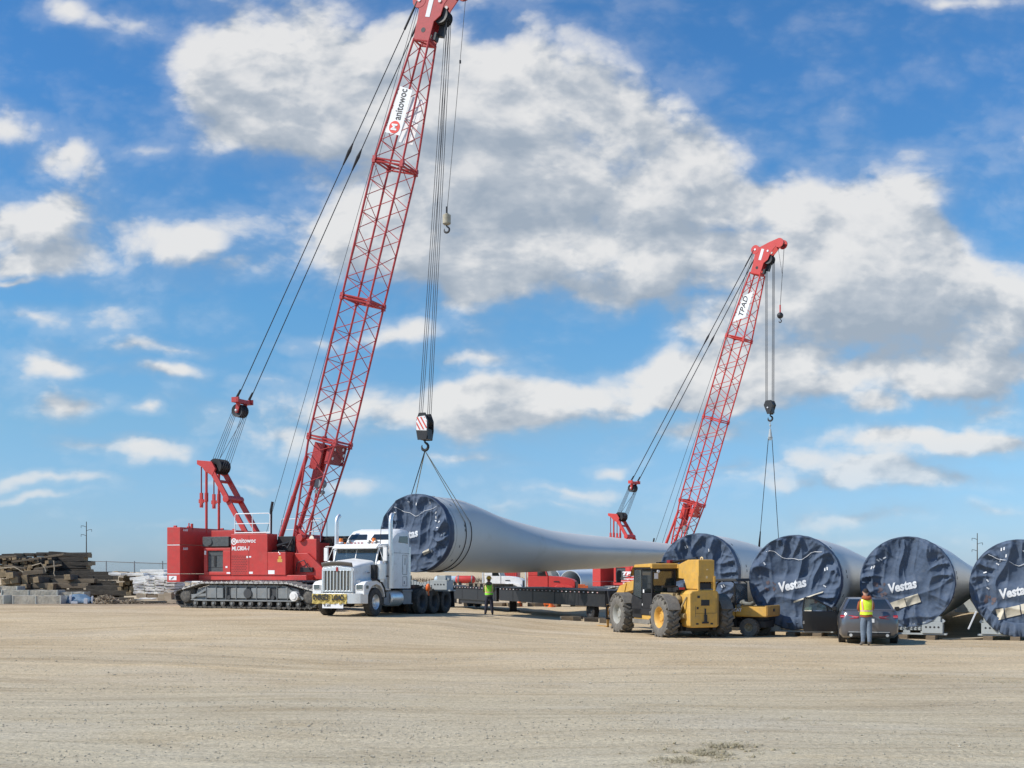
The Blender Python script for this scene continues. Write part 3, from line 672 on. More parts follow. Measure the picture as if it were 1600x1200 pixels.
        for s in (s0+.06, s1-.06):
            for su in (-1,1): bm_.cyl(P(s,su*dep(s)/2,-wid(s)/2),P(s,su*dep(s)/2,wid(s)/2),.04,n=6)
            for sw in (-1,1): bm_.cyl(P(s,-dep(s)/2,sw*wid(s)/2),P(s,dep(s)/2,sw*wid(s)/2),.036,n=6)
            bm_.cyl(P(s,-dep(s)/2,-wid(s)/2),P(s,dep(s)/2,wid(s)/2),.03,n=6)
            if 0 < s < LB_-.1:
                for su in (-1,1):
                    for sw in (-1,1): bm_.box(P(s,su*dep(s)/2,sw*wid(s)/2),(.14,.15,.16))
        if j == 0:
            for sw in (-1,1): bm_.cyl(P(-.05,0,sw*.7),P(-.05,0,sw*.5),.16,n=12)
        bm_.build(names[j], RB, root)
    # boom butt machinery
    pl = MB()
    def pbox(s, u, w, ls, lu, lw, m=0):
        pl.box(P(s,u,w),(ls,lu,lw),m,Matrix((a,v,yv)).transposed())
    s4 = 4.65
    pbox(s4,-.35,-.15,1.15,.45,.12); pbox(s4,-.3,.25,1.15,.42,.12); pbox(s4+.05,-.28,.05,.9,.12,.5); pbox(s4-.9,-.2,0,.7,.18,.6)
    pbox(s4+.25,.50,.0,.85,.09,1.18,2); pbox(s4+.1,.32,-.3,.6,.3,.06); pbox(s4-.75,-.38,.2,.9,.28,.1)
    for dx, dw in ((.3,-.35),(-.2,-.38),(.35,.3),(-.25,.42),(.05,.45)):
        pl.cyl(P(s4+.25+dx*.8,.55,dw),P(s4+.25+dx*.8,.56,dw),.07,n=10,m=3)
    pl.cyl(P(3.55,.0,-.25),P(3.55,.0,.25),.2,n=16,m=1); pl.cyl(P(3.2,.1,-.3),P(3.2,.1,.3),.08,n=10,m=1)
    pl.tube([P(3.7,.25,-.3),P(3.4,.42,-.3),P(3.1,.4,-.3),P(2.9,.15,-.3)],.03,6,1); pl.beam(P(1.55,-.35,-.5),P(1.15,.5,-.55),.1,.14)
    pl.build('boom_winch', [RB if fine else body, STEEL, DRED if fine else body, TAPE], root)
    q = MB(); q.lathe([(0,0),(.16,0),(.2,.05),(.12,.09),(0,.1)], P(1.2,.62,-.55), (-.4,-.9,.1), 12); q.build('work_light', CREAM, root)
    # boom stops
    bs = MB()
    for sw in (-1,1):
        e0 = Vector((.35,sw*.60,2.6)); e1 = P(4.6,-dep(4.6)/2,sw*.55); mid = e0.lerp(e1,.55)
        bs.cyl(e0, mid, .105, n=12); bs.cyl(mid, e1, .085, n=12)
    bs.build('boom_stop', RB, root)
    # head
    hd = MB(); Rm = Matrix((a,v,yv)).transposed(); s0 = LB_
    for sw in (-1,1):
        w = sw*.31
        def plate(pts, th=.03, m=0):
            r0 = [P(s,u,w-th) for s,u in pts]; r1 = [P(s,u,w+th) for s,u in pts]; hd.loft([r0,r1], m)
        plate([(s0-.05,-.36),(s0-.05,.36),(s0+.75,.38),(s0+.75,-.38)])
        plate([(s0+.75,-.38),(s0+.75,.40),(s0+1.0,.62),(s0+1.45,.66),(s0+1.95,.90),(s0+2.05,1.1),(s0+2.42,1.15),(s0+2.42,.85),(s0+2.12,.35),(s0+1.72,-.2),(s0+1.66,-.5),(s0+1.5,-.6),(s0+1.35,-.45)])
        hd.cyl(P(s0+.35,0,w-.036),P(s0+.35,0,w+.036),.10,n=16,m=1)
        for s,u in ((1.5,-.5),(1.55,.45)): hd.cyl(P(s0+s,u,w-.07),P(s0+s,u,w+.07),.07,n=12,m=2)
        hd.cyl(P(s0+1.5,-.5,w-.04),P(s0+1.5,-.5,w+.04),.30,n=20); hd.cyl(P(s0+2.2,1.08,w-.04),P(s0+2.2,1.08,w+.04),.31,n=20)
        if sw < 0: hd.box(P(s0+1.25,.05,w-.036),(.75,.2,.01),2,Rm)
    hd.cyl(P(s0+.05,.3,-.3),P(s0+.05,.3,.3),.05); hd.cyl(P(s0+2.1,.6,-.3),P(s0+2.1,.6,.3),.05); hd.box(P(s0+1.0,-.38,0),(.5,.04,.55),0,Rm)
    ho2 = hd.build('boom_head', [RB, BLACK, TAPE], root)
    ss = MB()
    for k in range(5):
        w = -.22+.11*k
        ss.lathe([(.1,-.02),(.26,-.03),(.33,-.04),(.28,0),(.33,.04),(.26,.03),(.1,.02)], P(s0+1.05,.55,w), (0,1,0), 20)
    ss.lathe([(.05,-.03),(.2,-.035),(.26,-.04),(.22,0),(.26,.04),(.2,.035),(.05,.03)], P(s0+2.2,1.05,0), (0,1,0), 20)
    for w in (-.12,.12): ss.lathe([(.05,-.03),(.2,-.035),(.27,-.04),(.23,0),(.27,.04),(.2,.035),(.05,.03)], P(s0+1.5,-.5,w), (0,1,0), 20)
    ss.box(P(s0+.55,.62,.1),(.5,.25,.2),0,Rm); ss.box(P(s0+.2,.52,-.1),(.3,.12,.3),0,Rm)
    ss.build('head_sheave', BLACK, ho2)
    # banners tied between the chords
    for sw, nm in ((-1,0),(1,1)):
        if nm and not fine: continue
        p = MB(); w = sw*(wid(19.2)/2+.07); pts = []
        if fine: out = [(18.25,-.50),(18.2,.22),(20.05,.30),(20.15,-.30)]
        else: out = [(18.1,-.50),(18.55,.30),(20.3,.35),(19.9,-.25)]
        p.loft([[P(s,u,w) for s,u in out],[P(s,u,w+.012) for s,u in out]])
        bo = p.build('banner', WHITEP, root)
        if fine and not nm:
            text('banner_lettering', 'anitowoc', .48, frame(P(18.80,-.08,w-.008), a, -v), BLACK, bo, 0, .004, width=1.25, align='LEFT')
            q = MB(); q.cyl(P(18.50,-.12,w),P(18.50,-.12,w-.01),.25,n=28); q.build('banner_emblem', mat('emblem_red',(.75,.05,.03),.5), bo)
            text('banner_emblem_letter', 'M', .36, frame(P(18.50,-.12,w-.016), a, -v), WHITEP, bo, 0, .015)
        elif not nm:
            text('banner_lettering', brand, .5, frame(P(19.2,-.05,w-.008), a, -v), BLACK, bo, .2, .006, width=1.35)
    # ropes
    rp = MB(); rr = .014 if fine else .020
    eq = Vector((-2.0,0,8.7)) if fine else Vector((-2.1,0,8.35))
    back = P(s0+1.45,-.6,0); rb = (GX+.22, GZ)
    for k in range(4):
        w = -.24+.16*k
        rp.cyl((rb[0]-.33,w,rb[1]+.05),(eq.x-.28,w*.7,eq.z-.1),rr*.8,n=5); rp.cyl((rb[0]+.30,w,rb[1]-.1),(eq.x+.28,w*.7,eq.z-.2),rr*.8,n=5)
    rp.cyl((rb[0]-.2,.1,rb[1]+.2),(eq.x+.25,.1,eq.z-.2),rr*.8,n=5)
    rp.build('luffing_rope', ROPEL, root)
    eb = MB()
    for w in (-.2,0,.2): eb.lathe([(.1,-.05),(.24,-.06),(.29,-.07),(.25,0),(.29,.07),(.24,.06),(.1,.05)], (eq.x,w*.8,eq.z-.12), (0,1,0), 20, 1)
    for s in (-1,1):
        eb.prism([(eq.x-.07,eq.z-.2),(eq.x+.07,eq.z-.24),(eq.x+.22,eq.z+.3),(eq.x+.02,eq.z+.36)],'y',s*.26-.03,s*.26+.03)
        eb.bx(eq.x-.05,eq.x+.3,s*.52-.05,s*.52+.05,eq.z+.2,eq.z+.42); eb.cyl((eq.x+.16,s*.45,eq.z+.42),(eq.x+.33,s*.45,eq.z+.75),.065,.02,n=8,m=2)
    eb.bx(eq.x-.02,eq.x+.24,-.58,.58,eq.z+.2,eq.z+.36); eb.ball((eq.x,-.3,eq.z-.12),.06,3,6)
    eb.build('equalizer_sheave', [RB if fine else body, BLACK, ROPE, TAPE], root)
    pd = MB()
    for s in (-1,1):
        p0 = Vector((eq.x+.25,s*.45,eq.z+.5)); p1 = back+yv*s*.32; pd.cyl(p0,p1,rr*1.5,n=5)
        m1 = p0.lerp(p1,.635); m0 = p0.lerp(p1,.60); m2 = p0.lerp(p1,.655); pd.cyl(m0,m1,.03,.075,n=8); pd.cyl(m1,m2,.075,.025,n=8)
        pd.cyl(p1-(p1-p0).normalized()*1.2,p1,.045,n=6)
    pd.build('pendant_rope', ROPE, root)
    hr = MB()
    for w, x in ((-.35,-.35),(.35,.35)): hr.cyl((x*.6-.35,w*.5,3.1),P(s0+1.3,-.72,w*.2),rr*.72,n=5)
    hr.build('hoist_rope', ROPE, root)
    return dict(root=root, P=P, s0=s0, MI=MI, L=Lc, rr=rr, body=body, a=a, v=v)

def hook_shape(b, c, r, m=0, th=.05, d=(1,0,0)):
    """a crane hook hanging from c, opening towards -d"""
    c = Vector(c); d = Vector(d); pts = []; rad = []
    pts += [c, c-Vector((0,0,r*.7))]; rad += [th*.8, th*.8]
    cc = c-Vector((0,0,r*1.9))
    for i in range(12):
        t = radians(65-i*25); pts.append(cc+d*cos(t)*r+Vector((0,0,sin(t)*r))); rad.append(th*lerp(1.0,1.25,sin(pi*i/11)) if i < 9 else th*lerp(1.1,.35,(i-8)/3))
    b.tube(pts, rad, 8, m)
    return cc-Vector((0,0,r))

C1 = make_crane('nearer red crawler crane with white handrail, standing just left of the white tractor',
                (-10.1,49.9), radians(-22), (7.4,0,24.55), RED, -1, True, '')
C2 = make_crane('farther, smaller looking red crawler crane, half hidden behind the parked blades',
                (10.5,82.9), radians(-37), (8.15,0,23.65), REDF, -1, False, 'TPAD')
# ---- hoist gear of the near crane
def gear1():
    c = C1; P, s0, L, root = c['P'], c['s0'], c['L'], c['root']
    top = L(664,646,47.9); bot = L(664,688,47.9)
    rp = MB()
    for k in range(3):
        w = -.2+.2*k
        rp.cyl(P(s0+1.0,.85,w),(top.x+.20,top.y+w*.8,top.z-.1),.0125,n=5); rp.cyl(P(s0+1.0,.27+.5,w+.05),(top.x-.20,top.y+w*.8,top.z-.1),.0125,n=5)
    rp.build('main_hoist_rope', ROPE, root)
    b = MB(); cx, cy = top.x, top.y
    H = top.z-bot.z; z0 = bot.z
    for s in (-1,1):
        b.prism([(cx-.2,z0),(cx+.2,z0),(cx+.27,z0+H*.35),(cx+.27,z0+H*.7),(cx+.15,z0+H),(cx-.15,z0+H),(cx-.27,z0+H*.7),(cx-.27,z0+H*.35)],'y',cy+s*.26-.03,cy+s*.26+.03)
    b.bx(cx-.2,cx+.24,cy-.24,cy+.24,z0+.02,z0+H*.4); 
    for k in range(4): b.lathe([(.05,-.03),(.22,-.035),(.27,-.04),(.22,0),(.27,.04),(.22,.035),(.05,.03)], (cx,cy-.17+.115*k,z0+H*.72), (0,1,0), 18)
    b.box((cx+.262,cy,z0+H*.5),(.02,.4,.01))
    bo = b.build('hook_block', BLACK, root, .008)
    out = [(cx-.25,z0+H*.36),(cx+.22,z0+H*.33),(cx+.24,z0+H*.70),(cx+.14,z0+H*.88),(cx-.15,z0+H*.86),(cx-.26,z0+H*.68)]
    pl = MB(); pl.prism(out,'y',cy-.302,cy-.29); po = pl.build('warning_plate', WHITEP, bo)
    st = MB()
    for i in range(-1,4):       # diagonal red stripes clipped to the plate
        x0 = cx-.42+i*.17
        pts = []
        for k in range(11):
            zz = z0+H*.37+(H*.47)*k/10; xx = x0+.30-.30*k/10
            lo, hi = cx-.245, (cx+.225 if zz < z0+H*.72 else cx+.14)
            a0, a1 = max(lo,xx), min(hi,xx+.07)
            pts.append((a0,a1,zz) if a1-a0 > .005 else None)
        for p, q in zip(pts, pts[1:]):
            if p and q: y = cy-.305; st.add([(p[0],y,p[2]),(p[1],y,p[2]),(q[1],y,q[2]),(q[0],y,q[2])],[(0,1,2,3)])
    st.build('warning_stripe', mat('stripe_red',(.62,.08,.05),.5), po)
    h = MB(); tip = hook_shape(h,(cx,cy,z0+.02),.15,0,.05,(1,0,0)); h.build('hook', BLACK, bo)
    # auxiliary hook
    a0 = L(698,336,46.8); tp = P(s0+2.2,1.32,0)
    r2 = MB(); r2.cyl(tp,a0,.011,n=5); kk = tp.lerp(a0,.31); r2.cyl(kk,kk-Vector((0,0,.12)),.04,n=8); r2.build('auxiliary_rope', ROPE, root)
    w = MB(); w.cyl(a0-Vector((0,0,.36)),a0,.165,n=18); w.cyl(a0-Vector((0,0,.40)),a0-Vector((0,0,.36)),.12,n=12)
    w.cyl(a0,a0+Vector((0,0,.06)),.08,n=10); wo = w.build('weight', mat('beige_weight',(.38,.35,.27),.7,var=.3,dirt=.3,scale=5), root, .01)
    h = MB(); h.cyl(a0+Vector((0,0,.05)),a0+Vector((0,0,.34)),.04,n=8); hook_shape(h,a0-Vector((0,0,.38)),.115,0,.035,(1,0,0)); h.build('auxiliary_hook', BLACK, wo)
    return c['MI'].inverted() @ tip
HOOK1 = gear1()
def gear2():
    c = C2; P, s0, L, root = c['P'], c['s0'], c['L'], c['root']
    top = L(1203,626,77.5); 
    rp = MB()
    for k in range(3):
        w = -.15+.15*k
        rp.cyl(P(s0+1.0,.9,w),(top.x+.22,top.y+w,top.z-.1),.017,n=5); rp.cyl(P(s0+1.0,.35,w),(top.x-.24,top.y+w,top.z-.1),.015,n=5)
    rp.build('main_hoist_rope', ROPE, root)
    b = MB(); x, y, z = top
    for s in (-1,1): b.prism([(x-.08,z-.92),(x+.12,z-.92),(x+.33,z-.3),(x+.2,z),(x-.2,z),(x-.33,z-.3)],'y',y+s*.24-.04,y+s*.24+.04)
    b.bx(x-.1,x+.22,y-.25,y+.25,z-.85,z-.3); b.cyl((x,y-.2,z-.3),(x,y+.2,z-.3),.28,n=18); b.ball((x-.03,y-.3,z-.5),.06,1,6)
    bo = b.build('hook_block', [BLACK, TAPE], root, .01)
    h = MB(); tip = hook_shape(h,(x+.02,y,z-.9),.16,0,.055,(1,0,0)); h.build('hook', BLACK, bo)
    a0 = L(1219,493,76.5); tp = P(s0+2.2,1.32,0)
    r2 = MB(); r2.cyl(tp,a0+Vector((0,0,.6)),.018,n=5); r2.cyl(P(s0+2.1,.85,0),tp.lerp(a0,.45),.012,n=5); r2.build('auxiliary_rope', ROPE, root)
    w = MB(); w.ball(a0,.21,0,12); wo = w.build('ball_weight', BLACK, root)
    h = MB(); h.cyl(a0+Vector((0,0,.2)),a0+Vector((0,0,.7)),.05,n=8,m=1); hook_shape(h,a0-Vector((0,0,.2)),.09,0,.03,(1,0,0)); h.build('auxiliary_hook', [BLACK, c['body']], wo)
    return c['MI'].inverted() @ tip
HOOK2 = gear2()

# ================================================================ rotor blades
def cover_disp(a, b, R, seed, hang):
    """outward bulge of the tarp over the open root, metres"""
    r = hypot(a,b); q = min(1,r/R); th = atan2(b,a)
    n1 = noise.noise(Vector((a*.9,b*.9,seed))); n2 = noise.noise(Vector((a*2.6,b*2.6,seed+9))); n3 = noise.noise(Vector((a*.5,b*.35,seed+30)))
    dis = -.13*(1-q*q)
    rid = lambda x, p: (1-abs(sin(x)))**p
    # gathers pulled over the rim, each with its own width
    edge = sstep(.42,.84,q)*(1-sstep(.95,1.0,q))
    w1 = th*5.5+n1*3.2+2.2*noise.noise(Vector((th*1.4,seed,0)))
    dis += edge*(.15*rid(w1,1.6)-.05)*(.55+.9*sstep(-.4,.5,noise.noise(Vector((cos(th)*1.6,sin(th)*1.6,seed+3)))))
    dis += edge*.050*rid(th*13+n2*3+seed,1.3)*sstep(.62,.9,q)
    # drapes hanging from the top edge, fanning out downwards
    up = sstep(-.95,.35,b/R)*(1-.5*sstep(.85,1,q))
    fan = a/(1.0+.22*(b/R))
    ang = fan*(3.3+1.2*noise.noise(Vector((seed,2,1))))+n3*3.2+n1*.9+seed*1.7
    dis += up*(.19*rid(ang,1.8)-.05)
    dis += up*.045*rid(fan*8.2+n1*2.6+seed,2.4)
    # slack swags along the lower right
    low = sstep(.30,-.55,(b-.35*a)/R)*(1-sstep(.94,1,q))
    dis += low*.11*rid((hypot(a*.85+.25,b-R*.8))*3.6+n1*1.6+seed*.9,1.8)
    k = a*.80-b*.60; dis += .07*rid(k*2.3+n1*1.8+seed*.7,3)*sstep(-.3,.6,(a-b*.3)/R)
    dis += .030*n2+.05*n1+.010*noise.noise(Vector((a*8,b*8,seed)))
    tx = exp(-((a-TXO[0])/.62)**4-((b-TXO[1])/.30)**4)
    return dis*(1-.75*tx)+.03*tx
TXO = (.28,-.32)
def make_blade(label, rootc, ang, span, prof, seed, hang, cats, textoff, boards, stain, group):
    rz = 0
    t_ = thing('turbine_blade', label, 'blade', rootc, 0, group)
    # centre line
    N_ = 90; ts = []; d = 0
    while d < span: ts.append(d); d += .35 if d < 4 else (.8 if d < 30 else 1.6)
    ts.append(span)
    def path(t):
        x = y = 0; k = 60
        for i in range(k):
            tt = t*(i+.5)/k; p = ang(tt); x += sin(p)*t/k; y += cos(p)*t/k
        return Vector((x,y,0))
    rings = []; NS = 56
    fr = {}
    for t in ts:
        c = path(t); ph = ang(t); rt = Vector((cos(ph),-sin(ph),0)); zt, zb, hw = prof(t, c)
        zc = (zt+zb)/2; rv = (zt-zb)/2; ring = []
        for k in range(NS):
            a = 2*pi*k/NS; cx = cos(a)*hw; e = sstep(4,14,t)
            sh = sin(a)*rv*(1-e*.35*max(0,cos(a))**2)
            ring.append(c+rt*(cx)+Vector((0,0,zc+sh)))
        rings.append(ring); fr[t] = (c+Vector((0,0,zc)), rt, rv, hw)
    globals()['TXO'] = textoff
    b = MB(); b.loft(rings, 0, False); b.build('blade_shell', BLADE, t_, angle=50)
    ph0 = ang(0); ax = Vector((sin(ph0),cos(ph0),0)); rt = Vector((cos(ph0),-sin(ph0),0)); R = prof(0,Vector((0,0,0)))[2]
    up = Vector((0,0,1))
    # tarp
    nr, na = 64, 240; vs = []; fs = []
    def pt(a, bb, off=0, sag=True):
        dd = cover_disp(a, bb, R, seed, hang); r = hypot(a,bb)
        z = bb
        return rt*a+up*z-ax*(.10+dd+off)
    vs.append(pt(0,0))
    for i in range(1,nr+1):
        q = i/nr; q = 1-(1-q)**1.15
        for k in range(na):
            t = 2*pi*k/na; rr = R*1.012*q
            vs.append(pt(rr*cos(t), rr*sin(t)))
    for k in range(na): fs.append((0,1+k,1+(k+1)%na))
    for i in range(nr-1):
        for k in range(na):
            fs.append((1+i*na+k,1+i*na+(k+1)%na,1+(i+1)*na+(k+1)%na,1+(i+1)*na+k))
    # wrap over the rim
    last = 1+(nr-1)*na; base = len(vs)
    for j,(off,gr) in enumerate(((.05,.030),(-.12,.034),(-.34,.030),(-.36,.012))):
        for k in range(na):
            t = 2*pi*k/na; w = .004*sin(t*31+seed)+.006*noise.noise(Vector((t*6,seed,j)))
            if off > 0: w = 0
            hg = 0
            if hang and sin(t) < -.35 and j >= 1: hg = 0
            rr = R+gr+w
            vs.append(rt*cos(t)*rr+up*sin(t)*rr-ax*(off+.05*(j>1)*sin(t*13+seed)*.4))
    prev = last
    for j in range(4):
        cur = base+j*na
        for k in range(na): fs.append((prev+k,prev+(k+1)%na,cur+(k+1)%na,cur+k))
        prev = cur
    b = MB(); b.add(vs, fs)
    for i in range(len(b.m)-4*na, len(b.m)): b.m[i] = 1 if i >= len(b.m)-3*na else 0
    cov = b.build('root_cover', [NAVY, NAVYD], t_, angle=75)
    # hanging slack at the bottom
    if hang:
        s = MB(); rows = []
        for j in range(9):
            row = []
            for k in range(61):
                t = radians(215+110*k/60); q = j/8
                bulge = .06*sin(k*.9+seed)*q+.04*sin(k*2.1)*q
                rr = R*1.02*(.80+.2*q)+hang*q*sin(pi*k/60)**.6
                row.append(rt*cos(t)*rr*(1-.1*q)+up*sin(t)*rr-ax*(.16+.05*sin(q*pi)+bulge+.03*noise.noise(Vector((k*.3,j*.5,seed)))))
            rows.append(row)
        s.loft(rows, 0, False, False); so = s.build('cover_slack', NAVY, cov, angle=80); sm = so.modifiers.new('solid','SOLIDIFY'); sm.thickness = .01
    # lettering pressed onto the tarp
    me = text_verts('Vestas', .46, .18, .019, 0, 'CENTER'); bmm = bmesh.new(); bmm.from_mesh(me)
    bmesh.ops.triangulate(bmm, faces=bmm.faces)
    for it in range(3):
        ed = [e for e in bmm.edges if e.calc_length() > .05]
        if ed: bmesh.ops.subdivide_edges(bmm, edges=ed, cuts=1)
        bmesh.ops.triangulate(bmm, faces=bmm.faces)
    ca, sa = cos(radians(13)), sin(radians(13))
    xs = [v_.co.x for v_ in bmm.verts]; kx = .98/(max(xs)-min(xs))
    for v_ in bmm.verts:
        x, y = v_.co.x*kx, v_.co.y; A = textoff[0]+x*ca-y*sa; B = textoff[1]+x*sa+y*ca
        v_.co = pt(A,B,.014)
    bmm.to_mesh(me); bmm.free(); me.name = 'maker_lettering'; me.materials.clear(); me.materials.append(TAPE); link('maker_lettering', me, cov)
    # tape scraps
    rnd = random.Random(seed*13+1); tp = MB()
    for i in range({1.3:16,8.2:14,5.7:3,3.4:3,2.1:4}[seed]):
        t = rnd.uniform(-.9,pi+.3); q = rnd.uniform(.62,.88); A, B = R*q*cos(t), R*q*sin(t); an = rnd.random()*3; l, w = .055, .022
        P4 = [(A+cos(an)*sx*l-sin(an)*sy*w, B+sin(an)*sx*l+cos(an)*sy*w) for sx, sy in ((-1,-1),(1,-1),(1,1),(-1,1))]
        tp.add([pt(x,y,.02) for x,y in P4], [(0,1,2,3)])
        if rnd.random() < .4: tp.add([pt(x+.09,y+.03,.02) for x,y in P4], [(0,1,2,3)])
    tp.build('tape_scrap', TAPE, cov)
    def patch(name, quad, n, m, off):
        p = MB(); rows = []
        for i in range(n+1):
            row = []
            for k in range(n+1):
                u_, w_ = i/n, k/n
                A = lerp(lerp(quad[0][0],quad[1][0],u_),lerp(quad[3][0],quad[2][0],u_),w_); B = lerp(lerp(quad[0][1],quad[1][1],u_),lerp(quad[3][1],quad[2][1],u_),w_)
                row.append(pt(A,B,off))
            rows.append(row)
        p.loft(rows, 0, False, False); return p.build(name, m, cov, angle=80)
    if boards:
        for q in boards: patch('document_board', q, 12, CREAM, .035)
    # creased ropes over the tarp
    lr = MB(); l1 = [(lerp(-.62,.62,i/14)*R, (.56+.10*cos(i/14*2*pi)+.03*sin(i*1.3+seed))*R) for i in range(15)]
    lr.tube([pt(x,y,.03) for x,y in l1], .010, 5); 
    if seed not in (2.1, 3.4): lr.build('lashing_cord', TAPE, cov)
    # bolt marks and drain tags round the root
    mk = MB()
    for tt, a in ((.9,-20),(1.25,12),(.9,48),(1.1,-45),(1.0,80),(1.5,5)):
        c, r2, rv, hw = fr[min(fr, key=lambda q: abs(q-tt))]; n_ = r2*cos(radians(a))+up*sin(radians(a)); p = c+n_*(R+.002)
        tg = (up*cos(radians(a))-r2*sin(radians(a)))
        mk.box(p,(.02,.11,.035),0,Matrix((n_,tg,n_.cross(tg))).transposed())
    mk.build('drain_plug', BLACK, t_)
    if seed > 3:
        rs = random.Random(int(seed*10)); st_ = MB()
        for i in range(7):
            A0, B0 = textoff[0]-.78+rs.uniform(-.18,.22), textoff[1]-.16+rs.uniform(-.26,.26); r0 = rs.uniform(.03,.09); n_ = 14
            ctr = [pt(A0,B0,.010)]; rim = [pt(A0+r0*cos(2*pi*k/n_)*rs.uniform(.5,1.2), B0+r0*sin(2*pi*k/n_)*rs.uniform(.5,1.5),.010) for k in range(n_)]
            st_.add(ctr+rim, [(0,1+k,1+(k+1)%n_) for k in range(n_)])
        st_.build('rust_stain', STAIN, cov, angle=80)
    sl = MB()
    for tt in (.62,):
        ring = [[path(tt)+rt*cos(2*pi*k/80)*(R+e)+up*sin(2*pi*k/80)*(R+e)+ax*dx for k in range(80)] for e,dx in ((.0,-.02),(.004,-.02),(.004,.0),(.0,.0))]
        sl.loft(ring,0,False)
    sl.build('root_seam', STEEL, t_)
    return t_, fr, ax, rt, path

# the blade being lifted, its centre line bends slightly with the sweep of the blade
HX = lambda t: radians(24+13*min(1,t/25))
HR = Vector((-4.04,48.5,3.87)); RR = 1.62
TOP = [(700,776),(716,788),(740,797),(760,803),(800,815),(850,828),(900,834.5),(950,839),(1030,848),(1100,856),(1200,866),(1300,873),(1400,878)]
BOT = [(700,893),(760,895),(800,895),(850,893),(900,890),(950,888),(1030,881),(1100,877),(1200,873),(1300,876),(1400,879)]
def profH(t, c):
    x, y = HR.x+c.x, HR.y+c.y; px = x/y*F+800
    zt = CAMZ+(HY-interp(TOP,px))*y/F-HR.z; zb = CAMZ+(HY-interp(BOT,px))*y/F-HR.z
    k = sstep(1.5,7,t); zt = lerp(RR, zt, k); zb = lerp(-RR, zb, k)
    hw = interp([(0,RR),(4,RR),(10,1.75),(16,1.7),(30,1.1),(50,.6),(64,.15)], t)
    if t > 58: m = (zt+zb)/2; q = max(.03,1-(t-58)/7); zt = m+(zt-m)*q; zb = m+(zb-m)*q
    return zt, zb, hw
BH = make_blade('pale turbine blade held up by both cranes, its root above the white tractor',
    HR, HX, 64.5, profH, 1.3, 0, '', (-.36,-.10), [[(.45,-.95),(.72,-.80),(.66,-.66),(.40,-.80)]], 0, 'wind turbine blades')
def profP(t, c):
    zt = interp([(0,1.6),(3,1.58),(6,1.45),(9,1.2),(14,.80),(20,.52),(35,.32),(55,.18),(66,.02)], t)
    zb = -interp([(0,1.6),(4,1.6),(8,1.45),(14,1.0),(22,.7),(35,.5),(55,.3),(66,.05)], t)
    hw = interp([(0,1.6),(4,1.6),(9,1.72),(14,1.75),(22,1.45),(35,1.0),(50,.6),(66,.06)], t)
    if t > 40: zt += .0
    return zt, zb, hw
PX = lambda t: radians(25+9*min(1,t/30))
def parked(px, py, Z, lab, seed, hang, toff, boards):
    c = W(px, py, Z)
    return make_blade(lab, c, PX, 66, profP, seed, hang, '', toff, boards, 0, 'wind turbine blades')
PB = [parked(1092,897,46.0,'parked blade with its blue root cover directly behind the large yellow telehandler',2.1,0,(-.10,-.30),None),
      parked(1242,907,41.2,'parked blade directly behind the small yellow utility vehicle, blue cover sagging at the bottom',5.7,.13,(-.09,-.17),[[(-.02,-.80),(1.0,-.42),(1.02,-.37),(-.02,-.74)],[(.35,-1.22),(.62,-1.16),(.62,-.92),(.35,-.98)]]),
      parked(1417,909,41.4,'parked blade behind the grey sedan, cream boards hanging across its blue cover',3.4,0,(-.16,-.17),[[(-.62,-.78),(-.08,-.58),(.0,-.88),(-.50,-1.05)],[(-.06,-.57),(.38,-.42),(.48,-.72),(.02,-.88)]]),
      parked(1592,915,40.6,'rightmost parked blade, cut off by the right edge of the photo',8.2,.20,(-.16,-.23),[[(-.75,-.85),(-.50,-.80),(-.46,-1.18),(-.70,-1.22)],[(-.46,-.80),(.02,-.68),(.06,-1.02),(-.42,-1.15)],[(.05,-.66),(.5,-.55),(.54,-.9),(.1,-1.0)]])]

